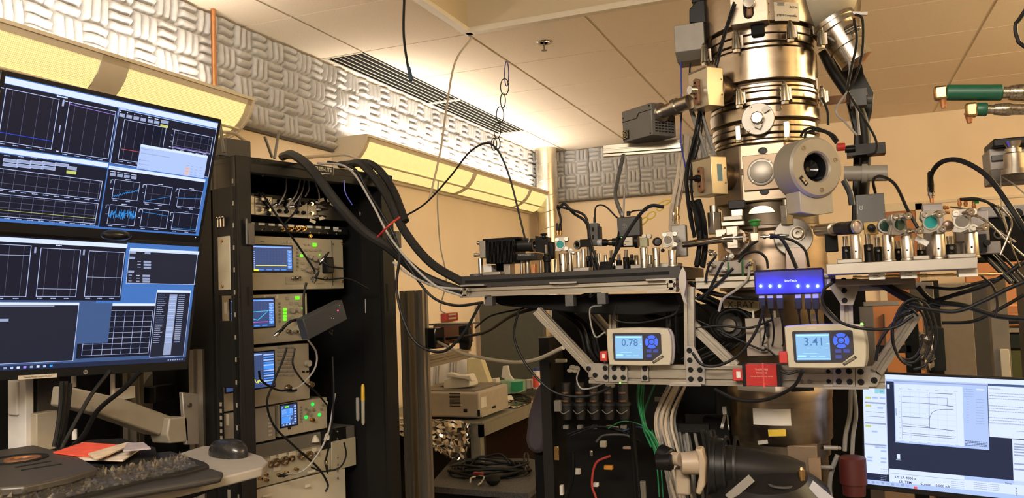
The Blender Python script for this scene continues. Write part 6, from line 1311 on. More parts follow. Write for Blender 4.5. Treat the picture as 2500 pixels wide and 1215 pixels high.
a=s.uv((209,908));lg=MB(T2).cyl((a[0],-.013,-.0002),(a[0],-.013,.0006),.0052,n=24).build('logo',mat('logo_silver',(.5,.48,.45),.3,.5),m2);text('hp',T2@Matrix.Translation((a[0],-.0125,.0008)),.007,black,'lettering',lg)
# third monitor: pod between the two (webcam) and black mount
Pw=V((-1.50,1.50,1.582));Pw=at(284,574,X=-1.42);one(MB().ball(Pw,.020,20,(1.1,1.75,.62)),'webcam',mat('gloss_black',(.012,.012,.013)),'rounded black webcam sitting on the lower left monitor','webcam')
a=at(260,590,X=-1.50);
r=thing('monitor_stand','white monitor pole standing behind the lower left monitor','stand',at(100,1085,X=-1.42))
p0=at(62,905,X=-1.78);p1=at(88,1085,X=-1.78);p2=at(110,905,X=-1.78)
MB().b2((-1.84,p0.y,p1.z-.1),(-1.78,p2.y-.03,1.34)).build('pole',mat('pole_white',(.72,.70,.68),.35),r,bev=.002)
MB().b2((-1.86,p2.y-.012,p1.z-.1),(-1.79,p2.y+.05,1.7)).build('column',mat('column_dark',(.035,.032,.028),.5),r,bev=.004)
q=at(52,960,X=-1.80);m=MB();m.b2((-1.83,q.y-.012,q.z-.05),(-1.80,q.y+.02,q.z+.03));m.b2((-1.83,q.y-.004,q.z-.13),(-1.80,q.y+.02,q.z-.03));m.build('clip',whitep,r,bev=.003)
q=at(92,1060,X=-1.77);MB().b2((-1.80,q.y-.01,q.z-.04),(-1.76,q.y+.045,q.z+.05)).build('foot_block',mat('beige_foot',(.42,.36,.27),.5),r,bev=.002)
DZ=at(300,1130,X=-1.25).z
# desk shelf: grey laminate tray plus keyboard, palm rest, mouse
TZ=at(620,1125,X=-1.10).z
r=thing('keyboard_tray','grey laminate keyboard tray in front of the lower left monitor','tray',at(560,1150,X=-1.1))
pts=[(655,1127),(640,1112),(560,1088),(495,1088),(430,1108),(-200,1180),(-200,1330),(120,1240),(400,1196),(560,1160),(640,1140)]
q=[at(x,y,Z=TZ)for x,y in pts];MB().prism([(p.x,p.y)for p in q],Matrix.Translation((0,0,TZ-.018)),.018).build('top',mat('tray_laminate',(.34,.31,.27),.45),r,bev=.003)
q=[at(x,y,Z=TZ-.02)for x,y in((600,1120),(500,1095),(380,1125),(-100,1200),(-100,1290),(400,1190))];MB().prism([(p.x,p.y)for p in q],Matrix.Translation((0,0,TZ-.06)),.04).build('underside',black,r,bev=.002)
# mouse
P=at(557,1112,Z=TZ);fwd=(at(500,1100,Z=TZ)-at(610,1120,Z=TZ)).normalized();sd=V((-fwd.y,fwd.x,0))
r=thing('mouse','black computer mouse at the right end of the keyboard tray','mouse',P);vs=[];fs=[];n=24;prof=[(0,1.0),(.006,1.04),(.014,1.0),(.022,.86),(.029,.60),(.0335,.28),(.0345,.02)]
for h,k in prof:
    for i in range(n):
        t=2*PI*i/n;x=math.cos(t)*.056*(1-.10*(1-k))*k**.33 if k>.03 else 0;y=math.sin(t)*.030*k**.5*(1+.10*math.cos(t*2))if k>.03 else 0
        hh=h*(1-.22*max(0,x/.056)**2);vs.append(P+fwd*x+sd*y+V((0,0,hh)))
for j in range(len(prof)-1):
    for i in range(n):fs.append((j*n+i,j*n+(i+1)%n,(j+1)*n+(i+1)%n,(j+1)*n+i))
fs.append(tuple(range(n)));m=MB();m.add(vs,fs);m.build('shell',mat('mouse_black',(.022,.021,.021),.28,coat=.3),r,sharp=1.3)
MB().tube([P+fwd*(.038-.004*k)+V((0,0,.0255+.0022*k-.00025*k*k))for k in range(8)],.0022,8).build('scroll_wheel',grey,r)
# keyboard under plastic wrap, palm rest
def slab(pts,z0,z1,name,m_,lab,cat,bev=.004):
    q=[at(x,y,Z=z1)for x,y in pts];o=thing(name,lab,cat,V((sum(p.x for p in q)/len(q),sum(p.y for p in q)/len(q),z0)))
    MB().prism([(p.x,p.y)for p in q],Matrix.Translation((0,0,z0)),z1-z0).build('body',m_,o,bev=bev);return o,q
kb,q=slab([(-150,1208),(120,1150),(330,1108),(420,1100),(500,1125),(512,1133),(440,1152),(370,1163),(150,1218),(-150,1300)],TZ+.001,TZ+.022,'keyboard',mat('keyboard_dark',(.020,.018,.016),.5),'dark keyboard covered with crinkled plastic wrap','keyboard')
slab([(-150,1330),(-150,1270),(150,1205),(400,1158),(520,1142),(545,1150),(540,1160),(480,1172),(120,1232)],TZ+.001,TZ+.014,'palm_rest',mat('palm_rest',(.03,.027,.024),.55),'long dark palm rest in front of the keyboard','palm rest',.005)
# crinkled wrap: a rumpled sheet over the keyboard
wrapm=mat('plastic_wrap',(.62,.54,.42),.08,.75,alpha=.30,spec=1.0,var=.02);random.seed(4)
A_=at(-60,1218,Z=TZ+.026);B_=at(450,1118,Z=TZ+.026);C_=at(-60,1275,Z=TZ+.026);nx,ny=110,22;vs=[];fs=[]
for i in range(nx+1):
    for j in range(ny+1):
        p=A_.lerp(B_,i/nx)+(C_-A_)*(j/ny)*(1-.25*i/nx);h=.0035+abs(random.gauss(0,1))*.0032*(1.5 if j<9 else .7)
        vs.append(p+V((random.uniform(-1,1)*.002,random.uniform(-1,1)*.002,h)))
for i in range(nx):
    for j in range(ny):fs.append((i*(ny+1)+j,(i+1)*(ny+1)+j,(i+1)*(ny+1)+j+1,i*(ny+1)+j+1))
m=MB();m.add(vs,fs);one(m,'plastic_wrap',wrapm,'clear crinkled plastic wrap lying over the keyboard','plastic wrap',sharp=.15)
# black organiser tray with cup holder, booklets in a bin
ob,q=slab([(-150,1130),(-20,1100),(85,1085),(190,1112),(240,1140),(165,1162),(60,1185),(0,1190),(-150,1180)],TZ+.03,TZ+.045,'organiser',mat('organiser_black',(.05,.042,.034),.4),'black desk organiser with a round cup recess at the lower left','organiser')
P=at(40,1120,Z=TZ+.046);m=MB();m.ring(P-V((0,0,.004)),P+V((0,0,.001)),.052,.040,36);m.v=[V((p.x*1.0,p.y,p.z))for p in m.v];m.build('cup_ring',blackm,ob);m=MB();m.ring(P+V((.01,.005,-.002)),P+V((.01,.005,.0015)),.030,.020,32);m.build('copper_ring',copper,ob,'copper coloured ring')
for x0,y0,x1,y1 in((38,1140,125,1125),(52,1147,150,1132)):A=at(x0,y0,Z=TZ+.0455);Bq=at(x1,y1,Z=TZ+.0455);MB().bar(A,Bq,.007,.001).build('slot',blackm,ob)
bn,q=slab([(120,1100),(220,1072),(300,1068),(380,1090),(385,1112),(280,1132),(190,1130)],TZ+.0,TZ+.035,'document_bin',blackm,'shallow black bin holding red booklets beside the organiser','bin')
for k,(pts,c_,lab)in enumerate((([(150,1118),(300,1122),(345,1092),(200,1078)],(.60,.52,.42),'pale booklet under the red one in the black bin'),([(130,1102),(205,1078),(300,1085),(262,1112),(190,1110)],(.80,.10,.05),'red booklet lying on top in the black bin'),([(235,1120),(330,1080),(310,1078),(215,1105)],(.62,.50,.36),'tan folded leaflet across the red booklet'),([(300,1098),(368,1092),(350,1078),(310,1080)],(.35,.30,.32),'grey striped card at the right of the black bin'))):
    q=[at(x,y,Z=TZ+.045+.004*k)for x,y in pts];one(MB().prism([(p.x,p.y)for p in q],Matrix.Translation((0,0,TZ+.042+.004*k)),.0025),'booklet',mat('booklet%d'%k,c_,.5,var=.2,scale=40),lab,'booklet')
m=MB()
q0=at(160,1093,Z=TZ+.05)
# swing arm: two-part grey arm to the slotted post
r=thing('swing_arm','wide tan swing arm reaching from the post to the monitor mount','monitor arm',at(450,1090,X=-1.62))
T=Matrix(((0,0,-1,-1.62),(1,0,0,0),(0,1,0,0),(0,0,0,1)))
q=[at(x,y,X=-1.62)for x,y in((167,942),(160,990),(250,1012),(390,1062),(425,1018),(300,972))];MB(T).prism([(p.y,p.z)for p in q],Matrix(),.05).build('arm',mat('arm_tan',(.30,.265,.205),.45),r,bev=.004)
q=[at(x,y,X=-1.60)for x,y in((415,1020),(458,1016),(462,1078),(415,1082),(408,1060))];MB(Matrix(((0,0,-1,-1.60),(1,0,0,0),(0,1,0,0),(0,0,0,1)))).prism([(p.y,p.z)for p in q],Matrix(),.06).build('knuckle',mat('arm_tan',(.3,.265,.205)),r,bev=.004)
q=[at(x,y,X=-1.60)for x,y in((445,957),(485,961),(486,1085),(455,1085))];MB(Matrix(((0,0,-1,-1.60),(1,0,0,0),(0,1,0,0),(0,0,0,1)))).prism([(p.y,p.z)for p in q],Matrix(),.012).build('clamp_plate',aluplate,r,bev=.002)
b=MB();bolt(b,at(462,988,X=-1.585),(1,0,0),.006);b.build('clamp_bolt',dsteel,r)
# slotted posts behind the monitors
for k,(x,yt,yb,X,w_,lab)in enumerate(((485,852,1088,-1.66,.040,'short slotted aluminium post just left of the rack'),(325,905,1000,-1.78,.038,'slotted aluminium post seen under the lower monitor'))):
    a=at(x,yt,X=X);b=at(x,yb,X=X);m=MB();ext_bar(m,V((a.x,a.y,.75)),a,1,w_,up=(1,.3,0));ext_bar(m,V((a.x-.0,a.y+w_,.75)),a+V((0,w_,0)),1,w_,up=(1,.3,0))if k==0 else None;one(m,'slotted_post',aluw,lab,'post')
for k,(x,y0,y1)in enumerate(((180,918,944),(275,910,965),(182,1047,1072))):a=at(x,y0,X=-1.72);b=at(x,y1,X=-1.72);one(MB().cyl(b,a,.006,n=12),'thin_rod',whitep,'thin pale rod behind the monitor arm, %s'%('upper left','upper right','lower one')[k],'rod')
P=at(300,960,X=-1.74);one(MB().box(P,(.01,.07,.03)),'paper_card',paper,'small white card behind the monitor arm','card')
P=at(405,960,X=-1.90);m=MB();m.lathe([(-.02,.09),(.02,.095),(.03,.085),(.03,0)],P,(1,-.4,0),32);one(m,'speaker_back',mat('mesh_tan',(.20,.18,.14),.6),'round tan mesh housing behind the lower monitor corner','housing')
P=at(390,960,X=-1.76);one(MB().box(P,(.04,.075,.045)),'power_brick',black,'black power brick in front of the round tan mesh housing','power adapter',bev=.003)
a=at(20,560,X=-1.6)
# ================================================================ right monitor
w3=V((.9874,-.1554,-.0305)).normalized();u3=V((.0333,.0156,.9993));u3=(u3-w3*u3.dot(w3)).normalized()
m3,T3,W,H=monitor(V((.050,2.437,1.171)),w3,u3,'right monitor showing plots and a white text page',left=True,lip=(.006,.008,.006,.014))
s=Scr(T3@Matrix.Translation((0,0,.0001)),m3);random.seed(21);h=lambda x,y:(2050+x/2.6133,750+y/2.6133)
s.rr('navy',0,0,W,H,1);s.rr('bar',0,H-.012,W,H,2);s.rr('pale',0,H-.018,W,H-.012,2)
a=s.uv(h(300,460));x1=a[0];s.rr('bar',0,.030,x1-.003,H-.016,3)
c=s.uv(h(243,492));s.rr('red',c[0]-.004,c[1]-.002,c[0]+.017,c[1]+.002,5);s.rr('mint',c[0]-.008,c[1]-.024,c[0]+.017,c[1]-.003,5)
for k in range(5):s.txt(c[0]+.005,c[1]-.006-.004*k,.008,'ink',.001,7)
for yy in(605,735,870):c=s.uv(h(160,yy));s.rr('gry',c[0],c[1]-.002,x1-.005,c[1]+.002,5)
for yy in(575,625,755):c=s.uv(h(165,yy));s.rr('yel',c[0],c[1]-.003,c[0]+.014,c[1]+.003,5)
for x,y in((207,575),(255,577),(225,890),(262,892),(262,915),(175,955),(262,962),(175,975),(262,985),(205,790),(240,640)):c=s.uv(h(x,y));s.rr('pale',c[0],c[1]-.0025,c[0]+.014,c[1]+.0025,5);s.txt(c[0]+.002,c[1],.009,'gry',.001,6)
for yy in(665,693):c=s.uv(h(165,yy));s.rr('ink',c[0],c[1],x1-.008,c[1]+.0008,5)
for k in range(7):c=s.uv(h(262,1030+11*k));s.txt(c[0],c[1],random.uniform(.012,.018),'gry',.0012,6)
s.rr('gry',x1-.003,.030,x1-.0015,H-.016,4)
# plot window
a=s.uv(h(345,465));b=s.uv(h(940,490));c=s.uv(h(960,905));s.rr('pale',a[0],s.uv(h(350,855))[1]-.002,b[0],a[1],5);s.rr('gry',a[0],a[1]-.003,b[0],a[1],6)
p=s.uv(h(350,485));q=s.uv(h(795,885));s.rr('bar',p[0],q[1],q[0],p[1],6);x0=s.uv(h(390,535))[0];y0=s.uv(h(395,835))[1];XX=s.uv(h(740,550))[0];Y1=s.uv(h(390,535))[1]
s.rr('gry',x0,y0,x0+.0008,Y1,8)
for i in range(7):x=x0+(XX-x0)*i/6;s.rr('pale',x,y0,x+.0005,Y1,7);s.txt(x-.004,y0-.006,.008,'gry',.001,8);s.txt(x-.004,Y1+.007,.008,'gry',.001,8)
for j in range(10):y=y0+(Y1-y0)*j/9;s.rr('pale',x0,y,XX,y+.0005,7);s.rr('gry',x0-.006,y,x0-.003,y+.0012,8)
hy=lambda x,y:s.uv(h(x,y))
for L_,w_ in(([(570,546),(720,553)],.001),([(400,566),(560,573),(686,578),(687,630),(725,632)],.0006),([(398,605),(560,613),(725,630)],.0009),([(400,695),(570,706)],.0010),([(400,740),(570,760)],.0006),([(400,756),(570,768),(735,787)],.0012),([(400,797),(735,825)],.0009),([(400,809),(735,837)],.0009),([(574,770),(572,740),(575,700),(590,670),(620,655),(660,650),(725,649)],.001),([(572,545),(574,770)],.0005),([(403,720),(404,750)],.001)):s.ln('ink',[hy(*p_)for p_ in L_],w_,9)
c=s.uv(h(360,665));s.rr('gry',c[0]-.001,c[1]-.010,c[0]+.001,c[1]+.010,8)
for k in range(10):c=s.uv(h(808,583+17*k));s.txt(c[0],c[1],.006,'gry',.0012,7);s.txt(c[0]+.022,c[1],.018,'gry',.0012,7)
for k in range(4):c=s.uv(h(790,520+15*k));s.txt(c[0],c[1],.022,'gry',.0012,7)
c=s.uv(h(872,523));s.rr('bar',c[0],c[1]-.002,c[0]+.018,c[1]+.002,7)
for k in range(4):c=s.uv(h(800,850+9*k));s.txt(c[0],c[1],.05,'ink',.0014,9)
# white page window
p=s.uv(h(945,500));s.rr('bar',p[0]+.0,s.uv(h(965,825))[1],W,p[1],4);s.rr('slate',p[0],p[1],W,p[1]+.006,5)
for yy,nl in((517,1),(545,3),(625,3),(700,3)):
    for k in range(nl):c=s.uv(h(948,yy+17*k));s.txt(c[0]+.002,c[1],(W-c[0]-.012)if yy!=517 else .025,'gry',.0016,7)
c=s.uv(h(955,740));s.rr('gry',c[0],c[1],W-.005,c[1]+.0005,7);c=s.uv(h(1130,790));s.txt(c[0],c[1],.02,'gry',.0014,7)
c=s.uv(h(1100,840));s.rr('bar',c[0],.035,W,c[1],5)
for yy in(870,887,903,920,940,995,1030):c=s.uv(h(1112,yy));s.rr('gry',c[0],c[1]-.002,c[0]+.03,c[1]+.0015,6)
c=s.uv(h(375,950));s.rr('bar',c[0]-.004,c[1]-.006,c[0]+.004,c[1]+.006,5);s.txt(c[0]-.006,c[1]-.009,.012,'pale',.0012,6)
c=s.uv(h(313,503));s.rr('bar',c[0]-.004,c[1]-.006,c[0]+.002,c[1]+.005,5)
# status strip with large words
c=s.uv(h(330,1028));s.rr('bar',x1,.012,W,c[1],4);d=s.uv(h(795,1090));s.rr('gry',x1+.002,c[1]-.012,d[0],c[1]-.011,5);s.rr('pale',d[0],c[1]-.010,W,c[1],5)
s.rr('pale',0,0,W,.012,3)
for i in range(9):x=.004+i*.012;s.rr('gry' if i%2 else 'txt',x,.003,x+.007,.009,5)
c=s.uv(h(484,1150));s.rr('red',c[0]-.004,c[1]-.003,c[0]+.004,c[1]+.003,8)
for i in range(3):
    for k in range(4):c=s.uv(h(710+75*i+(i>0)*70,1108+12*k+i*8));s.txt(c[0],c[1],.03,'gry',.0012,6)
im=s.done()
for t_,x,y,z in(('Lfz SA 4800 x',354,1080,.0090),('Lfz TEM',380,1110,.0090),('Screen',516,1125,.0090),('0.000 nA',612,1135,.0090),('Times',1055,1120,.006),('X',1120,1153,.006),('Y',1122,1173,.006),('Z',1124,1192,.006)):
    c=s.uv(h(x,y));text(t_,T3@Matrix.Translation((c[0],c[1],.0014)),z,SCOL['ink'],'lettering',im,align='LEFT',ext=.0001,bold=.0001)
# ================================================================ left background
def bx2(a,b):return MB().b2(a,b)
A=at(975,710,Y=2.9);Bp=at(1030,708,Y=2.9)
m=MB();w_=(Bp.x-A.x)/2;ext_bar(m,(A.x+w_/2,2.925,0),(A.x+w_/2,2.925,A.z),1,w_,up=(0,1,0));ext_bar(m,(A.x+w_*1.5,2.925,0),(A.x+w_*1.5,2.925,A.z),1,w_,up=(0,1,0))
one(m,'slotted_post',mat('post_dull',(.36,.32,.26),.45,.5,stretch=(6,6,1)),'tall slotted metal post standing right of the rack','post')
r=thing('instrument_head','black instrument head with an orange face clamped to the tall slotted post','instrument',at(1090,850,Y=3.0))
a=at(1030,852,Y=2.92);b=at(1062,800,Y=2.92);bx2((a.x,2.92,a.z),(b.x,3.05,b.z)).build('near_cap',mat('gloss_black',(.012,)*3),r,bev=.004)
a=at(1064,838,Y=3.02);b=at(1135,792,Y=3.02);bx2((a.x,3.0,a.z),(b.x,3.1,b.z)).build('orange_face',mat('dull_orange',(.22,.09,.04),.5),r,bev=.002)
bx2((a.x-.03,3.0,b.z),(b.x+.02,3.12,b.z+.006)).build('lid',darkg,r)
P=at(1143,822,Y=2.99);m=MB(Matrix(((1,0,0,P.x),(0,0,-1,2.98),(0,1,0,P.z),(0,0,0,1))));m.prism([(-.022,-.045),(.012,-.05),(.022,-.03),(.022,.035),(.010,.048),(-.022,.045)],Matrix(),.03);m.build('end_cap',black,r,bev=.002)
m=MB();m.tube([P+V((.002,-.015,.03)),P+V((.016,-.015,.03)),P+V((.016,-.015,-.03)),P+V((.002,-.015,-.03))],.004,8,smooth=False);m.build('pull_handle',chrome,r)
m=MB();ext_bar(m,at(1030,885,Y=2.95),at(1140,860,Y=3.3),1,.045,up=(0,0,1));one(m,'cross_rail',mat('post_dull',(.36,.32,.26)),'slotted cross rail under the black instrument head','rail')
a=at(1080,785,X=-2.57);b=at(1100,763,X=-2.57);r=thing('wall_switch','small red wall alarm box low on the left wall','alarm',a);bx2((-2.58,a.y,a.z),(-2.54,b.y+.06,b.z)).build('box',mat('alarm_red',(.45,.05,.04),.5),r,bev=.004)
for dz in(.25,.7):MB().b2((-2.545,a.y+.04,a.z+(b.z-a.z)*dz),(-2.535,b.y+.02,a.z+(b.z-a.z)*(dz+.2))).build('lens',cream,r)
a=at(1170,742,Y=5.7);b=at(1322,742,Y=5.7);one(bx2((max(a.x,WX+.01),5.7,0),(b.x,5.78,a.z)),'office_partition',mat('partition_grey',(.085,.09,.075),.7,bump=.2),'tall dark grey partition standing behind the work table','partition')
# work table with foil
K=at(1178,1030,Z=.75);tx0=WX+.02;tb=thing('work_table','grey steel work table with foil-wrapped edge along the left wall','table',((tx0+K.x)/2,K.y+.8,0));tm=mat('table_steel',(.34,.33,.29),.4,.5)
bx2((tx0,K.y,.735),(K.x,K.y+1.6,.75)).build('top',tm,tb,bev=.002);m=MB();m.b2((K.x-.03,K.y+.005,.67),(K.x-.005,K.y+1.59,.735));m.b2((tx0,K.y+.005,.67),(K.x-.005,K.y+.03,.735));m.build('apron',tm,tb)
for x,y in((K.x-.05,K.y+.03),(K.x-.05,K.y+1.55),(tx0+.04,K.y+.03),(tx0+.04,K.y+1.55)):bx2((x-.028,y-.02,0),(x+.028,y+.03,.67)).build('leg',tm,tb)
for k,(x0,x1,y0,y1,yy,c_)in enumerate(((tx0,K.x-.16,K.y+.35,K.y+.40,.66,(.02,.014,.01)),(tx0,K.x-.1,K.y+1.2,K.y+1.25,.66,(.05,.02,.012)))):one(bx2((x0,y0,0),(x1,y1,yy)),'panel',mat('dark_brown%d'%k,c_,.6),('black panel under the near half of the work table','dark brown panel under the far half of the work table')[k],'panel')
def crinkle(pts3,nx,ny,amp,seed,name,m_,label,cat):
    random.seed(seed);a,b,c,d=[V(p)for p in pts3];vs=[];fs=[]
    for i in range(nx+1):
        for j in range(ny+1):
            u,v=i/nx,j/ny;p=a.lerp(b,u).lerp(d.lerp(c,u),v);vs.append(p+V([random.uniform(-amp,amp)for _ in range(3)]))
    for i in range(nx):
        for j in range(ny):fs.append((i*(ny+1)+j,(i+1)*(ny+1)+j,(i+1)*(ny+1)+j+1,i*(ny+1)+j+1))
    m=MB();m.add(vs,fs);o=one(m,name,m_,label,cat,sharp=.1);md=o.modifiers.new('t','SOLIDIFY');md.thickness=.001;return o
crinkle([(tx0,K.y-.012,.752),(K.x-.06,K.y-.012,.752),(K.x-.10,K.y-.02,.52),(K.x-.42,K.y-.02,.66)],34,16,.009,1,'foil_drape',foil,'crumpled foil draped over the near edge of the work table','foil')
crinkle([(tx0,K.y-.0,.756),(K.x-.25,K.y-.0,.756),(K.x-.25,K.y+.10,.756),(tx0,K.y+.10,.756)],24,6,.005,2,'foil_sheet',foil,'crumpled foil sheet lying on the near end of the work table','foil')
crinkle([(K.x-.26,K.y+.5,.757),(K.x+.004,K.y+.5,.757),(K.x+.006,K.y+1.6,.757),(K.x-.26,K.y+1.6,.757)],12,40,.005,3,'foil_sheet',foil,'foil covering the far half of the work table beside the printer','foil')
crinkle([(K.x+.008,K.y+.95,.75),(K.x+.008,K.y+1.5,.75),(K.x+.012,K.y+1.45,.66),(K.x+.012,K.y+1.1,.67)],14,5,.008,4,'foil_flap',foil,'foil flap folded down over the far side edge of the table','foil')
# printer
Q=at(1172,1022,Z=.76);pm=mat('printer_beige',(.48,.43,.37),.45);pw=.45;x0=at(1030,1018,Y=Q.y).x;ph=at(1172,957,Y=Q.y).z-.76
pr=thing('printer','beige laser printer standing on the foil-covered table','printer',(Q.x-.2,Q.y+.2,.758));m=bx2((x0,Q.y,.764),(Q.x,Q.y+.42,.76+ph)).build('body',pm,pr,bev=.012)
bx2((x0+.01,Q.y+.015,.76+ph-.004),(Q.x-.03,Q.y+.40,.76+ph+.008)).build('lid',mat('printer_lid',(.16,.14,.13),.5),pr,bev=.004)
m=MB()
for k in range(10):z=.76+ph*.45+k*.0075;m.b2((at(1098,980,Y=Q.y).x,Q.y-.001,z),(at(1124,980,Y=Q.y).x,Q.y+.003,z+.004))
m.build('vent_slots',blackm,pr)
a=at(1132,1006,Y=Q.y);bx2((a.x,Q.y-.002,a.z),(a.x+.022,Q.y+.003,a.z+.018)).build('socket',blackm,pr);a=at(1166,1016,Y=Q.y);bx2((a.x,Q.y-.002,a.z),(a.x+.014,Q.y+.003,a.z+.035)).build('foot_notch',blackm,pr)
m=MB();m.b2((Q.x-.002,Q.y+.02,.765),(Q.x+.003,Q.y+.38,.80));m.build('tray',pm,pr,bev=.001);m=MB();m.b2((Q.x+.001,Q.y+.16,.792),(Q.x+.005,Q.y+.21,.803));m.build('tray_notch',blackm,pr);m=MB();m.b2((Q.x+.0,Q.y+.02,.815),(Q.x+.0015,Q.y+.09,.87));m.build('label',paper,pr)
def blob(pts,Y,th,name,m_,label,cat,bev=.003,**k):
    q=[at(x,y,Y=Y)for x,y in pts];return one(MB(Matrix(((1,0,0,0),(0,0,-1,Y+th/2),(0,1,0,0),(0,0,0,1)))).prism([(p.x,p.z)for p in q],Matrix(),th),name,m_,label,cat,bev=bev,**k)
Yq=Q.y+.15
blob([(1095,922),(1093,945),(1100,948),(1157,941),(1158,935),(1148,912),(1120,917)],Yq,.12,'tissue_pack',paper,'white tissue pack lying on the printer lid','tissue pack',.008)
blob([(1093,913),(1098,908),(1110,910),(1120,914),(1150,915),(1157,930),(1140,925),(1110,920),(1095,919)],Yq-.07,.04,'tissue',whitep,'crumpled white tissue on top of the tissue pack','tissue',.004)
blob([(1050,942),(1093,930),(1095,938),(1056,948)],Yq+.05,.05,'folded_paper',cream,'folded cream paper at the left end of the printer lid','paper',.001)
for k,(x0,x1,yt)in enumerate(((1028,1058,900),(1058,1100,886),(1100,1145,876))):
    m=MB();n_=8;a=at(x0,yt,Y=Q.y+.62);b=at(x1,yt-4,Y=Q.y+.62);vs=[]
    for i in range(n_+1):
        for z in(.76,a.z+(b.z-a.z)*i/n_):t=i/n_;vs.append((a.x+(b.x-a.x)*t,Q.y+.62+.02*math.sin(t*PI*3)+(z>.9)*.05,z))
    fs=[(2*i,2*i+2,2*i+3,2*i+1)for i in range(n_)];m.add(vs,fs);o=one(m,'foam_offcut',foamm,'grey foam offcut leaning behind the printer, %s'%('left piece','middle piece','right piece')[k],'foam','foam offcuts behind the printer',sharp=1.2);md=o.modifiers.new('t','SOLIDIFY');md.thickness=.02
blob([(1145,874),(1178,874),(1199,933),(1145,933)],Q.y+.58,.06,'yellow_binder',mat('binder_cream',(.72,.66,.42),.5),'pale yellow binder leaning behind the printer','binder')
Y3=K.y+1.0
blob([(1222,928),(1248,926),(1278,928),(1278,955),(1248,958),(1222,950)],Y3,.12,'tissue_box',mat('box_green_white',(.30,.50,.34),.5),'green and white tissue box on the far half of the table','tissue box')
blob([(1248,932),(1277,930),(1277,952),(1262,956),(1248,955)],Y3-.065,.006,'box_side',mat('box_green',(.02,.33,.16),.5),'bright green printed side of the tissue box','tissue box',.0)
blob([(1225,920),(1229,893),(1241,892),(1245,914),(1258,930),(1248,932)],Y3,.02,'tissue_sheet',whitep,'white tissue standing up out of the green box','tissue',.002)
blob([(1200,924),(1216,922),(1218,945),(1203,948)],Y3-.1,.06,'white_carton',paper,'small white carton between printer and green tissue box','carton')
blob([(1275,927),(1300,925),(1302,946),(1276,948)],Y3+.1,.08,'pink_white_box',mat('box_pinkish',(.70,.62,.56),.5),'pale box right of the green tissue box','box')
blob([(1218,968),(1243,966),(1250,978),(1222,980)],Y3-.25,.08,'paper_scrap',paper,'white paper scrap among the cables on the table','paper',.001)
P=at(1312,948,Y=Y3+.05);hb=at(1312,897,Y=Y3+.05).z-P.z;r=thing('wash_bottle','white bottle with a red label and blue cap on the table','bottle',P)
MB().lathe([(0,.028),(hb*.75,.028),(hb*.85,.022),(hb*.86,.018)],P,ZZ,24).build('body',mat('bottle_white',(.7,.62,.6),.35),r);MB().lathe([(hb*.08,.0286),(hb*.6,.0286)],P,ZZ,24,arc=3.6,a0=.3,cap=False).build('label',mat('label_red',(.80,.10,.07),.5),r);MB().cyl(P+V((0,0,hb*.85)),P+V((0,0,hb)),.023,n=24).build('cap',mat('cap_blue',(.03,.06,.25),.4),r)
random.seed(8)
for k in range(6):
    x=1225+k*6;m=MB();m.tube([at(1218+random.uniform(-5,10),965+k*4,Z=.765),at(1245+random.uniform(-8,8),962+k*3,Z=.768),at(1275,966+k*3+random.uniform(-4,4),Z=.768),at(1296,972+k*2,Z=.766)],.0035,6)
    one(m,'table_cable',rubber,'black cable lying on the far half of the table, %s in the heap'%('rearmost','second','third','fourth','fifth','frontmost')[k],'cable','cables on the table')
m=MB();
for k in range(7):m.ball(at(1225+random.uniform(-4,14),950+random.uniform(-8,8),Z=.79),.010,8)
one(m,'valve_fitting',chrome,'cluster of shiny metal fittings in front of the green box','fitting')
# chair, orange cabinets
ch=thing('office_chair','dark purple-grey chair back beside the black gas panel','chair',(-1.0,3.35,0));q=[at(x,y,Y=3.2)for x,y in((1331,925),(1312,950),(1295,1010),(1288,1070),(1293,1092),(1312,1106),(1334,1100),(1345,1050),(1348,960))];chm=mat('chair_purple_grey',(.085,.070,.085),.7);MB(Matrix(((1,0,0,0),(0,0,-1,3.235),(0,1,0,0),(0,0,0,1)))).prism([(p.x,p.z)for p in q],Matrix(),.07).build('backrest',chm,ch,bev=.025)
X_=q[5].x;MB().b2((X_-.02,3.22,.40),(X_+.02,3.25,.95)).build('back_bar',black,ch);MB().lathe([(.42,.18),(.44,.22),(.49,.22),(.50,.19)],(X_+.12,3.38,0),ZZ,32).build('seat',chm,ch);MB().cyl((X_+.12,3.38,.06),(X_+.12,3.38,.43),.025).build('column',chrome,ch)
for k in range(5):MB().bar((X_+.12,3.38,.07),(X_+.12+.26*math.cos(k*1.2566),3.38+.26*math.sin(k*1.2566),.05),.04,.03).ball((X_+.12+.26*math.cos(k*1.2566),3.38+.26*math.sin(k*1.2566),.028),.028,10).build('leg',black,ch)
a=at(1288,1000,Y=6.2);b=at(1350,1000,Y=6.2);one(bx2((a.x,6.2,0),(b.x,6.39,at(1320,848,Y=6.2).z)),'wood_cabinet',wood,'orange wooden cabinet behind the chair','cabinet',bev=.004)
a=at(1318,840,Y=5.9);r=thing('wall_bracket_box','beige box with round fixtures above the orange cabinet','box',a);bx2((a.x-.06,5.9,a.z),(a.x+.08,5.98,a.z+.05)).build('base',cream,r,bev=.004);MB().lathe([(0,.05),(.22,.045),(.26,.07),(.33,.06)],(a.x,5.94,a.z+.05),ZZ,24).build('lamp_body',cream,r)
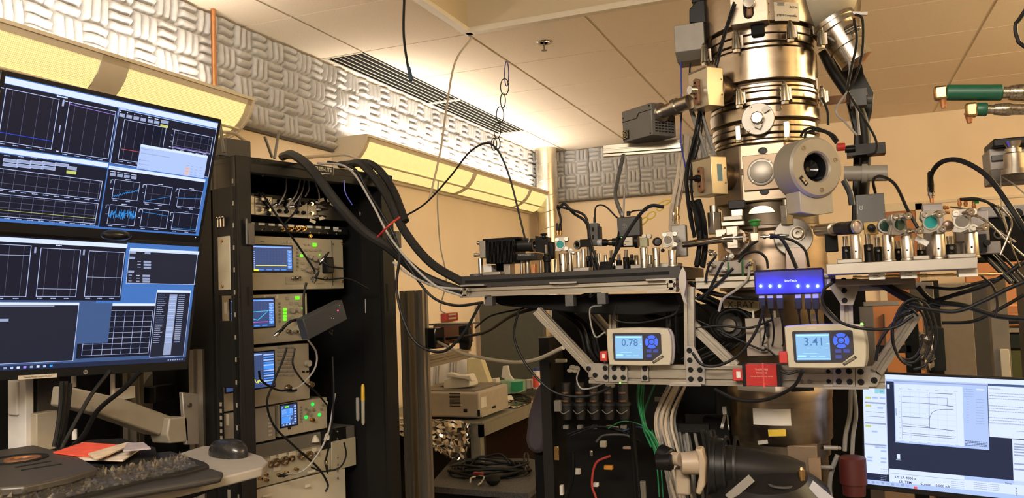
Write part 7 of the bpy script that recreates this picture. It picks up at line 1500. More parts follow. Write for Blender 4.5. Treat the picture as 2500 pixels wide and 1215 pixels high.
# cart with cable heap
CZ_=.52;pts=[(1045,1186),(1230,1200),(1290,1203),(1338,1163),(1338,1128),(1290,1118),(1105,1118)];q=[at(x,y,Z=CZ_)for x,y in pts]
ct=thing('cart','low cart with a grey carpeted top below the table','cart',(sum(p.x for p in q)/7,sum(p.y for p in q)/7,0));MB().prism([(p.x,p.y)for p in q],Matrix.Translation((0,0,CZ_-.03)),.03).build('top',mat('carpet_grey',(.085,.078,.072),.95,var=.5,scale=180,bump=.6,bscale=300),ct,bev=.003)
m=MB();c_=V((sum(p.x for p in q)/7,sum(p.y for p in q)/7,0));qs=[c_+(V((p.x,p.y,0))-c_)*.85 for p in q];m.prism([(p.x,p.y)for p in qs],Matrix.Translation((0,0,.05)),CZ_-.09);m.build('body',black,ct)
cc=at(1195,1150,Z=CZ_+.02);random.seed(12)
for k in range(9):
    a1=random.uniform(0,6);rx=random.uniform(.13,.24);ry=rx*random.uniform(.35,.6);z0=CZ_+.008+k*.006;t0=random.uniform(-.3,.3);ax_=at(1290,1150,Z=CZ_)-at(1100,1150,Z=CZ_);ax_.normalize();ay_=V((-ax_.y,ax_.x,0))
    P_=[cc*1+V((0,0,z0-cc.z))+ax_*(rx*math.cos(a)+random.uniform(-.012,.012))+ay_*(ry*math.sin(a)+random.uniform(-.015,.015))+V((0,0,.010*math.sin(3*a+k)+(.05 if k in(2,5)and math.sin(a)>.8 else 0)))for a in[a1+i*.42 for i in range(15)]]
    cable(P_,.0055 if k%3 else .0065,rubber,'black coiled cable heaped on the cart, %s loop'%('lowest','second','third','fourth','middle','sixth','seventh','eighth','topmost')[k],group='cables heaped on the cart')
cable([at(x,y,Z=CZ_+.05)for x,y in((1130,1148),(1138,1115),(1128,1103),(1115,1118))],.006,rubber,'short upright cable loop at the left of the heap on the cart');cable([at(x,y,Z=CZ_+.05)for x,y in((1283,1150),(1280,1112),(1288,1108),(1291,1140))],.006,rubber,'short upright cable loop at the right of the heap on the cart')
one(MB().ball(at(1204,1170,Z=CZ_+.03),.035,12,(1,1,.8)),'cable_knot',blackm,'black ball of tape on the cart in front of the cables','tape');cable([at(x,y,Z=CZ_+.02)for x,y in((1148,1176),(1152,1165),(1180,1162),(1176,1176),(1168,1182))],.004,cream,'cream clip hook lying in front of the cable heap');one(MB().box(at(1168,1155,Z=CZ_+.045),(.05,.02,.012)),'red_clip',mat('dark_red',(.25,.02,.015),.5),'small dark red clip on the cable heap','clip',bev=.002)
# ================================================================ gas panel under the left half of the frame
GY_=2.85;a=at(1335,1215,Y=GY_);b=at(1790,830,Y=GY_);gp=thing('gas_manifold','big black gas valve panel under the left half of the frame','panel',((a.x+b.x)/2,GY_+.1,0))
bx2((a.x,GY_+.14,0),(b.x,GY_+.2,at(1600,748,Y=GY_).z)).build('back_board',blackm,gp);bx2((a.x,GY_-.02,0),(at(1350,1000,Y=GY_).x,GY_+.2,b.z+.02)).build('side_post',mat('side_black',(.02,.018,.016),.5),gp)
vb=mat('valve_black',(.035,.032,.03),.45);dull=mat('dull_brass',(.30,.17,.10),.5,.5)
for k,x in enumerate((1381,1415,1450,1486,1521)):
    P=at(x,1025,Y=GY_);t=at(x,935,Y=GY_);r=thing('gas_valve','black gas valve on the panel, %s of the row of five'%('first','second','third','fourth','last')[k],'valve',P,'gas valves on the panel');h_=t.z-P.z
    MB().lathe([(0,.016),(h_*.15,.020),(h_*.35,.020),(h_*.38,.026),(h_*.45,.026),(h_*.47,.018),(h_,.018)],P+V((0,.02,0)),ZZ,18).build('body',vb,r)
    for f in(.5,.72):MB().lathe([(h_*f,.013),(h_*(f+.04),.013)],P+V((0,.004,0)),ZZ,12).build('brass_ring',dull,r)
    MB().tube([P+V((-.02,-.01,h_*.28)),P+V((0,-.025,h_*.2)),P+V((.02,-.01,h_*.28))],.0016,5).build('bail_wire',grey,r)
    MB().b2((P.x-.008,GY_-.01,P.z-.03),(P.x+.010,GY_+.01,P.z-.018)).build('fitting',greycable,r)
random.seed(31)
gl=('upper left','left edge upper','left edge lower','centre below the valves','left of the red hose','lower left white pair','right of the red hose','bottom left','lower middle','near the green bundle','under the fourth valve','bottom right')
for k,(x,y,sx_,sz_,c_)in enumerate(((1370,880,.04,.012,cream),(1362,990,.025,.04,grey),(1360,1105,.02,.05,brass),(1473,1083,.022,.022,cream),(1445,1105,.012,.02,chrome),(1410,1150,.02,.02,paper),(1486,1140,.03,.014,mat('orange_plug',(.75,.33,.04))),(1372,1195,.012,.035,paper),(1455,1182,.018,.014,paper),(1532,1092,.03,.008,mat('pinkish',(.6,.4,.35))),(1500,1043,.03,.006,whitep),(1570,1195,.018,.06,grey))):
    one(MB().box(at(x,y,Y=GY_-.01),(sx_,.02,sz_)),'panel_fitting',c_,'small fitting on the black gas panel, %s'%gl[k],'fitting',bev=.002)
for k,(x,y)in enumerate(((1398,896),(1405,905),(1392,904),(1408,898),(1486,938),(1494,941))):one(MB().ball(at(x,y,Y=2.3),.0085,10,(1.2,1,.8)),'tee_fitting',cream,'cream push-in tube fitting %s'%('left of the frame plate, top','left of the frame plate, right','left of the frame plate, left','left of the frame plate, upper right','under the frame plate, left','under the frame plate, right')[k],'fitting')
# ================================================================ lower part of the microscope
vc=thing('viewing_chamber','large black slanted viewing chamber at the foot of the column','viewing chamber',at(1860,1200,Y=2.2));vbk=mat('chamber_black',(.014,.013,.013),.4)
A=at(1730,1150,Y=2.18);Bq=at(1965,1150,Y=2.22);d=Bq-A;L=d.length;MB().lathe([(0,.075),(L*.15,.075),(L*.17,.060),(L*.5,.055),(L*.85,.042),(L,.030),(L,.005)],A+V((0,0,.012)),d+V((0,0,-.02)),40).build('barrel',vbk,vc)
for k,x in enumerate((.02,.045,.07)):MB().ring(A+V((x,0,.012)),A+V((x+.006,0,.012)),.080,.07,36).build('rib',vbk,vc)
P=at(1880,1290,Y=2.2);MB().lathe([(0,.16),(.10,.15),(.145,.10),(.155,.02)],P-V((0,-.0,.0)),V((0,-.25,1)),40).build('dome',vbk,vc);MB().ring(at(1905,1185,Y=2.12),at(1905,1181,Y=2.12),.030,.024,24).build('dome_ring',darkg,vc)
MB().bar(at(1778,1215,Y=2.08),at(1835,1166,Y=2.08),.004,.020,up=(1,0,0)).build('edge_strip',grey,vc);P=at(1957,1160,Y=2.12);MB().lathe([(-.012,.006),(0,.009),(.012,.009),(.014,.006),(.02,.004)],P,ZZ,14).build('gold_plug',brass,vc)
bk=thing('focus_knob','beige focus knob with black end cap left of the viewing chamber','knob',at(1690,1200,Y=2.1));A=at(1662,1130,Y=2.10);Bq=at(1722,1128,Y=2.12);d=(Bq-A)
MB().lathe([(0,.026),(d.length*.65,.030),(d.length*.67,.030)],A,d,36).build('drum',mat('knob_tan',(.46,.37,.27),.42),bk,bev=.001)
MB(Matrix(((1,0,0,0),(0,0,-1,2.13),(0,1,0,0),(0,0,0,1)))).prism([(p.x,p.z)for p in[at(x,y,Y=2.1)for x,y in((1698,1092),(1714,1093),(1724,1125),(1723,1180),(1712,1205),(1700,1200),(1708,1160),(1705,1110))]],Matrix(),.045).build('lever',mat('knob_tan',(.46,.37,.27)),bk,bev=.004)
A2=at(1638,1118,Y=2.11);d2=A-A2;MB().cyl(A2,A+V((0,0,.01)),.017,n=24).build('neck',mat('knob_tan',(.46,.37,.27)),bk);MB().lathe([(-.035,.023),(-.004,.024),(0,.02)],A2,d2,28).build('end_cap',black,bk,bev=.001);MB().lathe([(0,.018),(.035,.021),(.04,.018)],at(1604,1128,Y=2.09),(1,0,.05),24).build('small_knob',blackan,bk);q=at(1665,1180,Y=2.13);MB().b2((q.x-.018,2.13,q.z-.03),(q.x+.02,2.16,q.z+.04)).build('under_block',mat('knob_tan',(.46,.37,.27)),bk,bev=.006)
for k,(x0,y0,x1,y1,Y)in enumerate(((1660,940,1745,1010,2.5),(1725,1020,1780,1215,2.45),(1632,940,1662,1045,2.42))):a=at(x0,y1,Y=Y);b=at(x1,y0,Y=Y);one(bx2((a.x,Y,a.z),(b.x,Y+.05,b.z)),'black_module',blackm,('black module box hanging below the middle joining plate','black upright plate left of the viewing chamber','black flat duct among the beige cables')[k],'module',bev=.003)
m=MB();a=at(1600,1052,Y=2.36);b=at(1730,1036,Y=2.36);m.b2((a.x,2.36,a.z),(b.x,2.38,b.z));one(m,'cable_bar',black,'black bar strapping the beige cable bundle','bar')
for k,y in enumerate((974,1010,1042)):P=at(1611,y,Y=2.35);one(MB().box(P,(.028,.012,.012)),'cable_clip',grey,'grey clip on the beige cable bundle, %s one'%('top','middle','bottom')[k],'clip',bev=.001)
P=at(1770,1010,Y=2.3);r=thing('clamp_latch','bright toggle latch left of the blank white label','latch',P);MB().bar(at(1768,992,Y=2.3),at(1770,1010,Y=2.3),.012,.010).build('upper',grey,r);MB().bar(at(1770,1012,Y=2.29),at(1762,1045,Y=2.29),.006,.008).build('arm',chrome,r);MB().bar(at(1776,1012,Y=2.29),at(1780,1050,Y=2.29),.004,.004).build('arm',chrome,r)
a=at(2055,1180,Y=2.35);b=at(2110,1120,Y=2.35);r=thing('red_cylinder','dark red round canister left of the right monitor','canister',a);MB().lathe([(-.03,.028),(0,.030),(0,.034),(b.z-a.z,.034),(b.z-a.z+.004,.028)],((a.x+b.x)/2,2.36,a.z),ZZ,24).build('body',mat('canister_red',(.075,.008,.007),.5),r)
q=[at(x,y,Y=2.1)for x,y in((1985,1172),(1975,1190),(2020,1240),(2065,1240))];one(MB(Matrix(((1,0,0,0),(0,0,-1,2.1),(0,1,0,0),(0,0,0,1)))).prism([(p.x,p.z)for p in q],Matrix(),.001),'hanging_tag',mat('tag_plastic',(.55,.55,.6),.25),'clear hanging tag with white paper at the column foot','tag')
for k,(x,y)in enumerate(((2040,1093),(2022,1140))):P=at(x,y,Y=2.38);one(MB().cyl(P-V((.03,0,0)),P+V((.006,0,0)),.006,n=12).ball(P+V((.01,0,0)),.005,8),'pipe_stub',grey,'short grey pipe stub right of the column foot, %s'%('upper','lower')[k],'pipe')
# ================================================================ right background
og=mat('orange_cabinet',(.62,.25,.10),.5,var=.06,scale=5)
a=at(2115,930,Y=6.6);r=thing('wood_cabinet','orange wood cabinets along the far wall at the right','cabinet',(1.2,6.7,0));bx2((a.x,6.6,0),(2.6,6.95,at(2200,735,Y=6.6).z)).build('carcass',og,r,bev=.004)
bx2((at(2375,930,Y=6.55).x,6.55,0),(2.7,6.6,at(2400,605,Y=6.55).z)).build('tall_door',og,r,bev=.004)
for x in(2160,2235,2440):b=at(x,800,Y=6.54);MB().b2((b.x-.004,6.538,.3),(b.x+.004,6.60,b.z+.1)).build('door_gap',darkg,r)
a=at(2158,600,Y=7.2);b=at(2234,513,Y=7.2);m=MB();m.b2((a.x,7.18,0),(b.x,7.215,b.z));m.build('door_1',og,kind='structure');m=MB();m.b2((a.x-.05,7.17,0),(a.x,7.215,b.z+.05));m.b2((b.x,7.17,0),(b.x+.05,7.215,b.z+.05));m.b2((a.x-.05,7.17,b.z),(b.x+.05,7.215,b.z+.05));m.build('trim_5',teem,kind='structure')
a=at(2140,502,Y=7.2);MB().b2((a.x,7.2,a.z-.01),(3.2,7.215,a.z+.01)).build('trim_6',teem,kind='structure')
def cab(x0,y0,x1,y1,Y,d,name,m_,lab,cat='cabinet',z0=None,bev=.002):
    a=at(x0,y1,Y=Y);b=at(x1,y0,Y=Y);return one(bx2((a.x,Y,0 if z0 is None else a.z),(b.x,Y+d,b.z)),name,m_,lab,cat,bev=bev)
cab(2291,690,2370,930,4.3,.6,'equipment_cabinet',mat('cabinet_taupe',(.22,.18,.145),.5),'tall taupe equipment cabinet above the right monitor')
cab(2374,688,2436,930,4.32,.55,'mesh_cabinet',mat('mesh_dark',(.035,.032,.03),.6),'dark mesh cabinet beside the taupe one')
cab(2262,684,2291,800,4.1,.1,'black_column',blackm,'black upright between the slanted strut and the taupe cabinet','post')
cab(2217,760,2240,930,3.6,.05,'black_post',blackm,'black upright post behind the looped cables','post');cab(2120,842,2225,862,3.6,.04,'black_bar',black,'black crossbar behind the right strut','bar',0)
cab(2430,680,2455,930,3.4,.05,'rack_upright',mat('rack_putty',(.24,.21,.17),.5,.3),'putty coloured rack upright at the right edge','rack',bev=.001)
for k,(y0,y1,c_,lab)in enumerate(((745,765,og,'orange drawer front in the right edge rack'),(782,792,black,'black shelf edge in the right edge rack'),(800,812,mat('rack_putty2',(.35,.3,.24),.5),'putty shelf in the right edge rack'),(815,850,mat('dark_green_box',(.02,.028,.024),.4),'dark green box in the right edge rack'),(855,925,mat('olive_window',(.08,.09,.02),.4),'olive window panel in the right edge rack'))):cab(2456,y0,2530,y1,3.42,.2,'rack_insert',c_,lab,'rack part',0)
cab(2446,852,2464,925,3.38,.02,'cream_strip',cream,'cream strip with a screw left of the olive window','panel',0)
cab(2272,800,2304,905,3.9,.2,'dark_box',mat('dark_teal_box',(.016,.022,.024),.35),'dark glossy box under the black upright','box',0)
crinkle([(at(2243,810,Y=3.7)),at(2280,810,Y=3.7),at(2275,900,Y=3.7),at(2243,895,Y=3.7)],8,16,.012,7,'plastic_sheet',mat('sheet_grey',(.35,.3,.25),.2,.3),'crumpled grey plastic sheet beside the black post','plastic')
cab(2108,735,2195,748,2.9,.05,'angle_bracket',grey,'grey angle bracket behind the triangular plate','bracket',0);cab(2105,748,2132,880,2.9,.05,'slotted_plate',mat('plate_dark',(.16,.14,.12),.5,.4),'slotted upright plate right of the second power meter','bracket')
one(MB().ball(at(2104,791,Y=2.2),.004,8),'green_lamp',glow('lamp_green',(.2,1,.1),3),'tiny green lamp at the meter showing 3.41','lamp');one(MB().ball(at(1514,934,Y=2.1),.0025,8),'green_lamp',glow('lamp_green',(.2,1,.1),3),'tiny green lamp under the left frame plate','lamp')
cab(2223,687,2278,735,2.35,.01,'hanger_bracket',aluplate,'grey hanger bracket under the middle of the right breadboard','bracket',0)
# white instrument and black box at the right edge
r=thing('bench_instrument','pale grey bench instrument at the right edge behind the optics','instrument',at(2450,560,Y=2.9));a=at(2395,532,Y=2.9);b=at(2520,497,Y=2.9);bx2((a.x,2.9,a.z),(b.x,3.1,b.z)).build('case',mat('case_pale',(.36,.36,.38),.45),r,bev=.004);a=at(2365,640,Y=2.92);bx2((a.x,2.92,a.z),(b.x,3.2,at(2400,532,Y=2.92).z)).build('lower_case',blackm,r,bev=.003);P=at(2484,520,Y=2.9);MB().cyl(P,P-V((0,.004,0)),.014,n=24).build('port',black,r);P=at(2437,572,Y=2.9);MB().ring(P,P-V((0,.01,0)),.014,.010,20).build('lens_ring',darkg,r)
bx2((at(2508,640,Y=2.95).x,2.93,0),(at(2508,640,Y=2.95).x+.04,3.15,at(2508,640,Y=2.95).z)).build('leg',black,r)
# hanging vacuum unit
one(bx2((at(2545,400,Y=2.25).x,2.22,at(2545,400,Y=2.25).z),(at(2545,400,Y=2.25).x+.05,2.27,CE-.001)).b2((at(2515,400,Y=2.25).x,2.22,at(2545,400,Y=2.25).z),(at(2545,400,Y=2.25).x+.05,2.27,at(2545,400,Y=2.25).z+.05)),'drop_post',aluw,'metal drop post carrying the vacuum unit just beyond the right edge','post')
r=thing('vacuum_unit','grey vacuum valve unit with a steel cylinder hanging at the right edge','vacuum unit',at(2460,450,Y=2.2));a=at(2420,447,Y=2.2);b=at(2520,335,Y=2.2);bx2((a.x,2.2,a.z),(b.x,2.3,at(2430,362,Y=2.2).z)).build('housing',mat('vac_grey',(.36,.33,.31),.45,.2),r,bev=.003)
c_=at(2424,360,Y=2.18);bx2((c_.x,2.17,c_.z),(b.x,2.3,b.z)).build('black_top',black,r,bev=.003);c_=at(2418,446,Y=2.19);bx2((c_.x,2.18,c_.z),(b.x,2.2,c_.z+.03)).build('lower_rail',mat('vac_dark',(.15,.13,.12),.4),r,bev=.002);c_=at(2422,392,Y=2.19);bx2((c_.x,2.19,c_.z),(c_.x+.035,2.2,c_.z+.012)).build('side_slot',darkg,r)
P=at(2478,425,Y=2.14);t=at(2476,345,Y=2.14);h_=t.z-P.z;MB().lathe([(0,.027),(.012,.027),(.012,.021),(h_*.62,.021),(h_*.66,.017),(h_*.78,.017),(h_*.8,.012),(h_,.019)],P,ZZ,36).build('cylinder',steel2,r);b_=MB();bolt(b_,at(2433,425,Y=2.185),(0,-1,0),.006);b_.build('bolt',chrome,r)
# green-sleeved hoses
for k,(x0,x1,x2,y,rg,rs,lab)in enumerate(((2310,2447,3500,226,.0155,.014,'thick green-sleeved hose with a brass nozzle at the upper right'),(2383,2410,3500,267,.013,.0105,'thinner braided hose with a short green sleeve and brass nozzle'))):
    Y=1.80;P0=at(x0,y,Y=Y);P1=at(x1,y,Y=Y);P2=at(x2,y-2*k,Y=Y);r=thing('cooling_hose',lab,'hose',P0);d=P1-P0
    MB().lathe([(0,rg*.9),(.002,rg),(d.length-.002,rg),(d.length,rg*.9)],P0,d,28).build('sleeve',mat('sleeve_green',(.006,.095,.05),.45),r);MB().lathe([(0,rs*.8),(.012,rs*.8),(.012,rs),(.03,rs*1.15),(.038,rs*1.15),(.042,rs),(.2,rs)],P1,d,28).build('braided_hose',mat('braid_steel',(.45,.38,.28),.3,.9,var=.5,scale=260),r)
    e0=at(x0-22 if k==0 else x0-18,y+2,Y=Y);MB().b2((e0.x-.006,Y-.012,e0.z-.014),(P0.x+.002,Y+.012,e0.z+.013)).build('elbow',brass,r,bev=.004);t=at(x0-(6 if k==0 else 16),y+(38 if k==0 else 33),Y=Y);MB().lathe([(0,.0045),((e0-t).length*.62,.0075),((e0-t).length*.7,.0085),((e0-t).length*.8,.0085)],t,V((0,0,1)),16).build('nozzle',copper,r)
# ceiling bits
P=at(1328,103,Z=CE);r=thing('sprinkler','chrome sprinkler head in the ceiling','sprinkler',P);MB().lathe([(-.001,.040),(-.006,.036),(-.004,.022),(-.001,.022)],P,ZZ,32).build('escutcheon',chrome,r);MB().lathe([(-.045,.016),(-.043,.016),(-.043,.003),(-.0,.004)],P,ZZ,16).build('head',dsteel,r)

a=at(1800,1215,Y=3.1);b=at(2112,705,Y=3.1);one(bx2((a.x,3.1,0),(b.x,3.3,b.z)),'column_backdrop',blackm,'added black backdrop panel behind the column and the right monitor edge','cabinet',bev=.003)  # added black block that keeps the gap beside the column dark
one(bx2((-2.3,.2,0),(-2.05,1.86,at(300,720,X=-2.05).z)),'monitor_backdrop',blackm,'added black backdrop panel behind the two left monitors','cabinet',bev=.003)  # added to darken the bright wall showing behind the monitors
# ================================================================ loose cables
def cb(pts,Y,r,m,label,name='cable',n=8):
    P=[at(p[0],p[1],Y=(p[2]if len(p)>2 else Y))for p in pts];return cable(P,r,m,label,name,n=n)
lt=mat('cable_light_grey',(.34,.32,.29),.5);wc=mat('cable_cream',(.62,.52,.40),.5);bl=mat('cable_blue',(.02,.03,.35),.4);yl=mat('tie_yellow',(.75,.55,.08),.45);rdc=mat('cable_red',(.5,.05,.04),.45);corr=mat('loom_black',(.022,.021,.020),.6,bump=.5,bscale=160)
RT_=[
 (((690,382,2.1),(715,378,2.0),(760,412,1.92),(820,492,1.9),(885,562,1.95),(950,605,2.0),(1030,672,2.1),(1128,712,2.13)),0,.0135,corr,'thickest black cable loom sagging from the rack top to the left breadboard'),
 (((850,402,2.3),(885,402,2.25),(940,470,2.2),(985,560,2.2),(1050,640,2.2),(1132,690,2.2)),0,.013,corr,'thick black cable loom, upper of the two reaching the left breadboard'),
 (((830,402,2.35),(905,400,2.3),(955,455,2.25),(990,540,2.2)),0,.012,corr,'black loom end arching over the back of the rack top'),
 (((735,385,2.3),(800,380,2.5),(850,378,2.6),(890,395,2.5)),0,.006,wc,'cream hose lying across the rack top behind the looms'),
 (((540,322,2.3),(570,325,2.4),(600,345,2.5)),0,.006,wc,'cream hose end beside the router antenna'),
 (((775,398),(850,410),(905,490),(950,575),(1010,650),(1068,700),(1128,722)),1.93,.0032,lt,'pale grey cable running beside the thickest loom'),
 (((800,395),(865,412),(900,470),(955,560),(975,620),(968,700),(985,780),(1020,840),(1080,858),(1130,815),(1172,742)),1.97,.0040,rubber,'long black cable looping low behind the slotted post'),
 (((985,530),(1040,495),(1100,430),(1150,368),(1200,352),(1240,420),(1282,582)),2.25,.0030,rubber,'thin black cable arching high over the left breadboard'),
 (((945,580),(990,640),(1050,720),(1110,745),(1180,738)),2.0,.0038,rubber,'black cable sagging under the thick looms to the breadboard corner'),
 (((960,640),(1000,670),(1060,698),(1130,706)),1.98,.0034,lt,'grey cable between the two thick looms'),
 (((1335,745,2.3),(1250,770,2.4),(1180,812,2.7),(1090,826,3.0)),0,.0055,rubber,'black hose from the breadboard to the black instrument head'),
 (((1375,848,2.12),(1300,880,2.3),(1230,882,2.6),(1130,862,2.8),(1066,833,2.95)),0,.0060,beigecable,'beige hose sagging from the frame strut to the instrument head'),
 (((1268,752),(1255,820),(1285,890),(1350,955),(1430,967),(1492,945)),2.15,.0036,rubber,'black cable drooping in a wide curve under the left strut'),
 (((1415,900),(1408,925),(1420,948),(1450,945),(1480,932)),2.2,.0022,lt,'thin grey tube looped beside the left frame plate'),
 (((987,-10,3.0),(986,90,3.0),(1000,188,3.0)),0,.0055,rubber,'black cable hanging from the ceiling with a frayed blue end'),
 (((1152,92,3.66),(1112,150,3.6),(1092,250,3.5),(1075,370,3.4),(1048,488,3.3)),0,.0050,wc,'cream tube hanging from the ceiling corner of the coffer'),
 (((1070,440,4.6),(1068,500,4.6),(1075,600,4.6),(1090,680,4.6),(1075,750,4.6),(1088,765,4.6)),0,.0045,lt,'thin wire running down the left wall to the red box'),
 (((1363,510),(1378,498),(1400,520),(1432,545),(1440,600),(1450,650),(1470,700),(1445,730)),2.2,.0040,rubber,'black coax from the teal mount bending down across the breadboard front'),
 (((1360,503),(1395,512),(1430,530),(1442,590),(1462,660),(1455,705),(1400,728)),2.18,.0036,rubber,'second black coax from the teal mount running down in front of the rail'),
 (((1361,505),(1368,530),(1369,545)),2.23,.0036,rubber,'short cable stub into the left bnc boot of the teal mount'),
 (((1452,535,2.3),(1455,505,2.3),(1475,502,2.3),(1500,525,2.3),(1512,545,2.3),(1500,620,2.2),(1478,700,2.15)),0,.0024,rubber,'thin black cord arching from the slim detector head'),
 (((1522,378,2.4),(1508,440,2.35),(1503,480,2.3),(1520,530,2.29)),0,.0060,darkg,'thick dark cable dropping from the support bar to the controller box'),
 (((1526,378,2.4),(1530,430,2.35),(1524,480,2.3),(1522,528,2.29)),0,.0026,lt,'thin grey cable beside the thick one above the controller box'),
 (((1620,505),(1590,502),(1565,520),(1530,570),(1492,640),(1478,690),(1440,725)),2.14,.0048,rubber,'black coax bowing from the bnc plug across the cream label box'),
 (((1536,520),(1550,514),(1580,513)),2.28,.0022,rubber,'short right-angle cord on top of the controller box'),
 (((1662,150),(1664,250),(1662,340),(1672,400),(1680,440)),2.36,.0024,bl,'blue cable hanging from the grey housing past the camera tube'),
 (((1686,152),(1684,170),(1684,185)),2.38,.0026,rubber,'short black cable between the grey housing and upper switch box'),
 (((1792,5),(1765,90),(1745,160)),2.24,.0030,rubber,'black cable slanting down the column beside the top box'),
 (((1796,10),(1768,95),(1750,165)),2.24,.0028,rubber,'second black cable slanting down the column beside the top box'),
 (((1280,752),(1200,770),(1160,800)),2.4,.003,rubber,'short black cable behind the left strut'),
 (((1470,745),(1440,755),(1452,820),(1478,810)),2.2,.0024,lt,'thin looped wire left of the meter showing 0.78'),
 (((1505,745),(1502,780),(1560,788),(1640,770),(1660,745)),2.15,.0030,rubber,'black cable looped above the meter showing 0.78'),
 (((1880,575),(1905,580),(1925,610),(1945,655)),2.1,.0045,rubber,'thick black cable from the coax fitting down into the hub'),
 (((1880,577),(1930,585),(1965,610),(1975,652)),2.12,.0032,rubber,'thin black cable from the coax fitting to the hub top right'),
 (((1803,640),(1820,620),(1850,615),(1870,630),(1875,655)),2.12,.0032,rubber,'black cable arching from the connector box into the hub top left'),
 (((1800,628),(1830,600),(1850,588)),2.16,.0032,rubber,'black cable between the connector box and green valve'),
 (((1830,650),(1825,680),(1800,705),(1765,730),(1755,760)),2.14,.0034,lt,'grey cable curving down from the connector box'),
 (((1765,640),(1750,670),(1735,700),(1720,730)),2.14,.0034,rubber,'black cable from the first bnc plug of the connector box'),
 (((1748,625),(1730,650),(1722,690)),2.14,.0034,rubber,'black cable from the upper bnc plug of the connector box'),
 (((1790,655),(1760,685),(1730,712),(1700,730)),2.14,.0036,rubber,'black cable crossing under the connector box'),
 (((1865,745),(1850,800),(1810,860),(1760,890),(1715,890),(1690,860)),2.06,.0036,rubber,'black cable curving from the hub past the toggle plate'),
 (((1700,800),(1760,795),(1830,800),(1885,780)),2.15,.003,rubber,'black cable running behind the toggle plate'),
 (((1960,905,1.98),(1935,945,2.0),(1870,975,2.04),(1800,975,2.06),(1745,950,2.1)),0,.0042,rubber,'glossy black cable sagging under the red interface box'),
 (((1905,905),(1925,912),(1948,905)),2.03,.003,rubber,'short black cable right of the red interface box'),
 (((2032,690),(2010,710),(2012,745),(2050,785),(2110,802),(2180,800),(2230,770)),1.95,.0034,rubber,'black cable curving in front of the triangular plate to the right strut'),
 (((1895,870),(1870,850),(1850,850),(1700,780)),2.16,.0026,rubber,'thin black cable behind the toggle latch'),
 (((2274,465,1.98),(2274,425,1.9),(2300,395,1.85),(2345,392,1.8),(2410,430,1.75),(2470,510,1.7),(2520,590,1.7)),0,.0050,rubber,'thick black cable arching from the tall bnc plug to the right edge'),
 (((2137,470,2.3),(2132,440,2.2),(2150,430,2.1),(2185,450,2.0),(2215,510,1.92),(2240,555,1.9)),0,.0036,rubber,'black cable arching from the driver box to the middle mounts'),
 (((2343,486),(2385,485),(2420,500),(2450,545)),2.05,.0030,rubber,'black cable leaving the gold plugs toward the right edge'),
 (((2345,487),(2400,490),(2460,520),(2490,560)),2.03,.0026,rubber,'second black cable leaving the gold plugs toward the right edge'),
 (((2320,505),(2370,515),(2430,560),(2480,590)),2.0,.0020,chrome,'silver semi-rigid cable from the upper gold plug'),
 (((2375,525),(2410,540),(2450,580),(2500,625)),1.98,.0020,chrome,'silver semi-rigid cable crossing behind the end mount'),
 (((2435,500),(2455,550),(2470,600),(2490,650)),1.97,.0018,chrome,'silver cable hanging steeply at the right edge'),
 (((2444,505),(2470,540),(2460,580),(2442,622)),1.95,.0020,chrome,'silver cable bent like an elbow at the right edge'),
 (((2443,425),(2445,500),(2460,560)),2.15,.0016,lt,'thin grey wire below the hanging vacuum unit'),(((2446,430),(2475,450),(2510,480)),2.15,.0016,lt,'thin grey wire slanting right below the vacuum unit'),
 (((2620,-160),(2500,30),(2480,60),(2485,95),(2510,120),(2700,250)),1.9,.0040,rubber,'black cable loop at the upper right corner'),
 (((2010,85),(2050,110),(2075,160),(2070,220),(2090,260),(2098,330)),2.4,.0036,lt,'grey cable curling down right of the column top'),
 (((2085,45),(2092,100),(2080,160),(2068,220)),2.35,.0036,rubber,'black cable dropping from the cylinder valve'),(((2088,35),(2106,50),(2105,130),(2088,190),(2070,222)),2.33,.0034,rubber,'black cable looping outside the cylinder valve'),
 (((2070,225),(2110,290),(2138,340),(2138,370),(2118,378)),2.35,.0032,rubber,'black cable looping right of the mast'),(((2068,225),(2040,270),(2065,300),(2092,330)),2.35,.0030,lt,'grey cable between column and mast'),
 (((2006,238),(2020,270),(2022,305)),2.3,.0034,rubber,'short black cable above the detector'),(((2060,440),(2075,470),(2080,500)),2.3,.008,mat('hose_blue_grey',(.06,.07,.09),.5),'dark blue-grey hose right of the detector'),
 (((2230,760),(2190,780),(2150,830),(2138,880)),2.05,.0036,rubber,'black cable hanging left of the right strut'),
 (((2240,700),(2280,735),(2350,745),(2430,770),(2510,778)),2.1,.0060,rubber,'thick black cable running right from the frame end'),(((2260,740),(2330,720),(2420,690),(2500,640)),2.1,.0050,rubber,'black cable rising to the right from the frame end'),
 (((2150,690),(2200,720),(2240,745),(2210,765),(2190,800)),2.1,.0100,corr,'black loom drooping under the right breadboard'),(((2240,750),(2330,760),(2400,735),(2460,705),(2520,680)),2.0,.0044,rubber,'black cable waving right above the taupe cabinet'),(((2300,788),(2370,785),(2420,765),(2500,720)),2.2,.0040,rubber,'lowest black cable crossing the taupe cabinet'),(((2260,700),(2330,705),(2390,690),(2440,680)),2.05,.0036,rubber,'black cable just under the right breadboard end'),(((2395,672),(2425,700),(2435,740),(2430,775)),2.0,.0024,rubber,'thin black wire drooping at the board end'),
 (((1600,935,2.35),(1575,1000,2.35),(1570,1040,2.35),(1590,1090,2.3)),0,.0030,green,'dark green cable at the left of the green bundle'),
 (((2078,945),(2075,1010),(2065,1060),(2062,1100)),2.4,.0060,greycable,'grey hose above the red canister, left one'),(((2084,945),(2090,1010),(2083,1060),(2080,1115)),2.4,.0055,greycable,'grey hose above the red canister, right one'),(((2045,1110),(2030,1150),(2025,1190),(2030,1230)),2.4,.0065,greycable,'grey hose behind the column foot'),
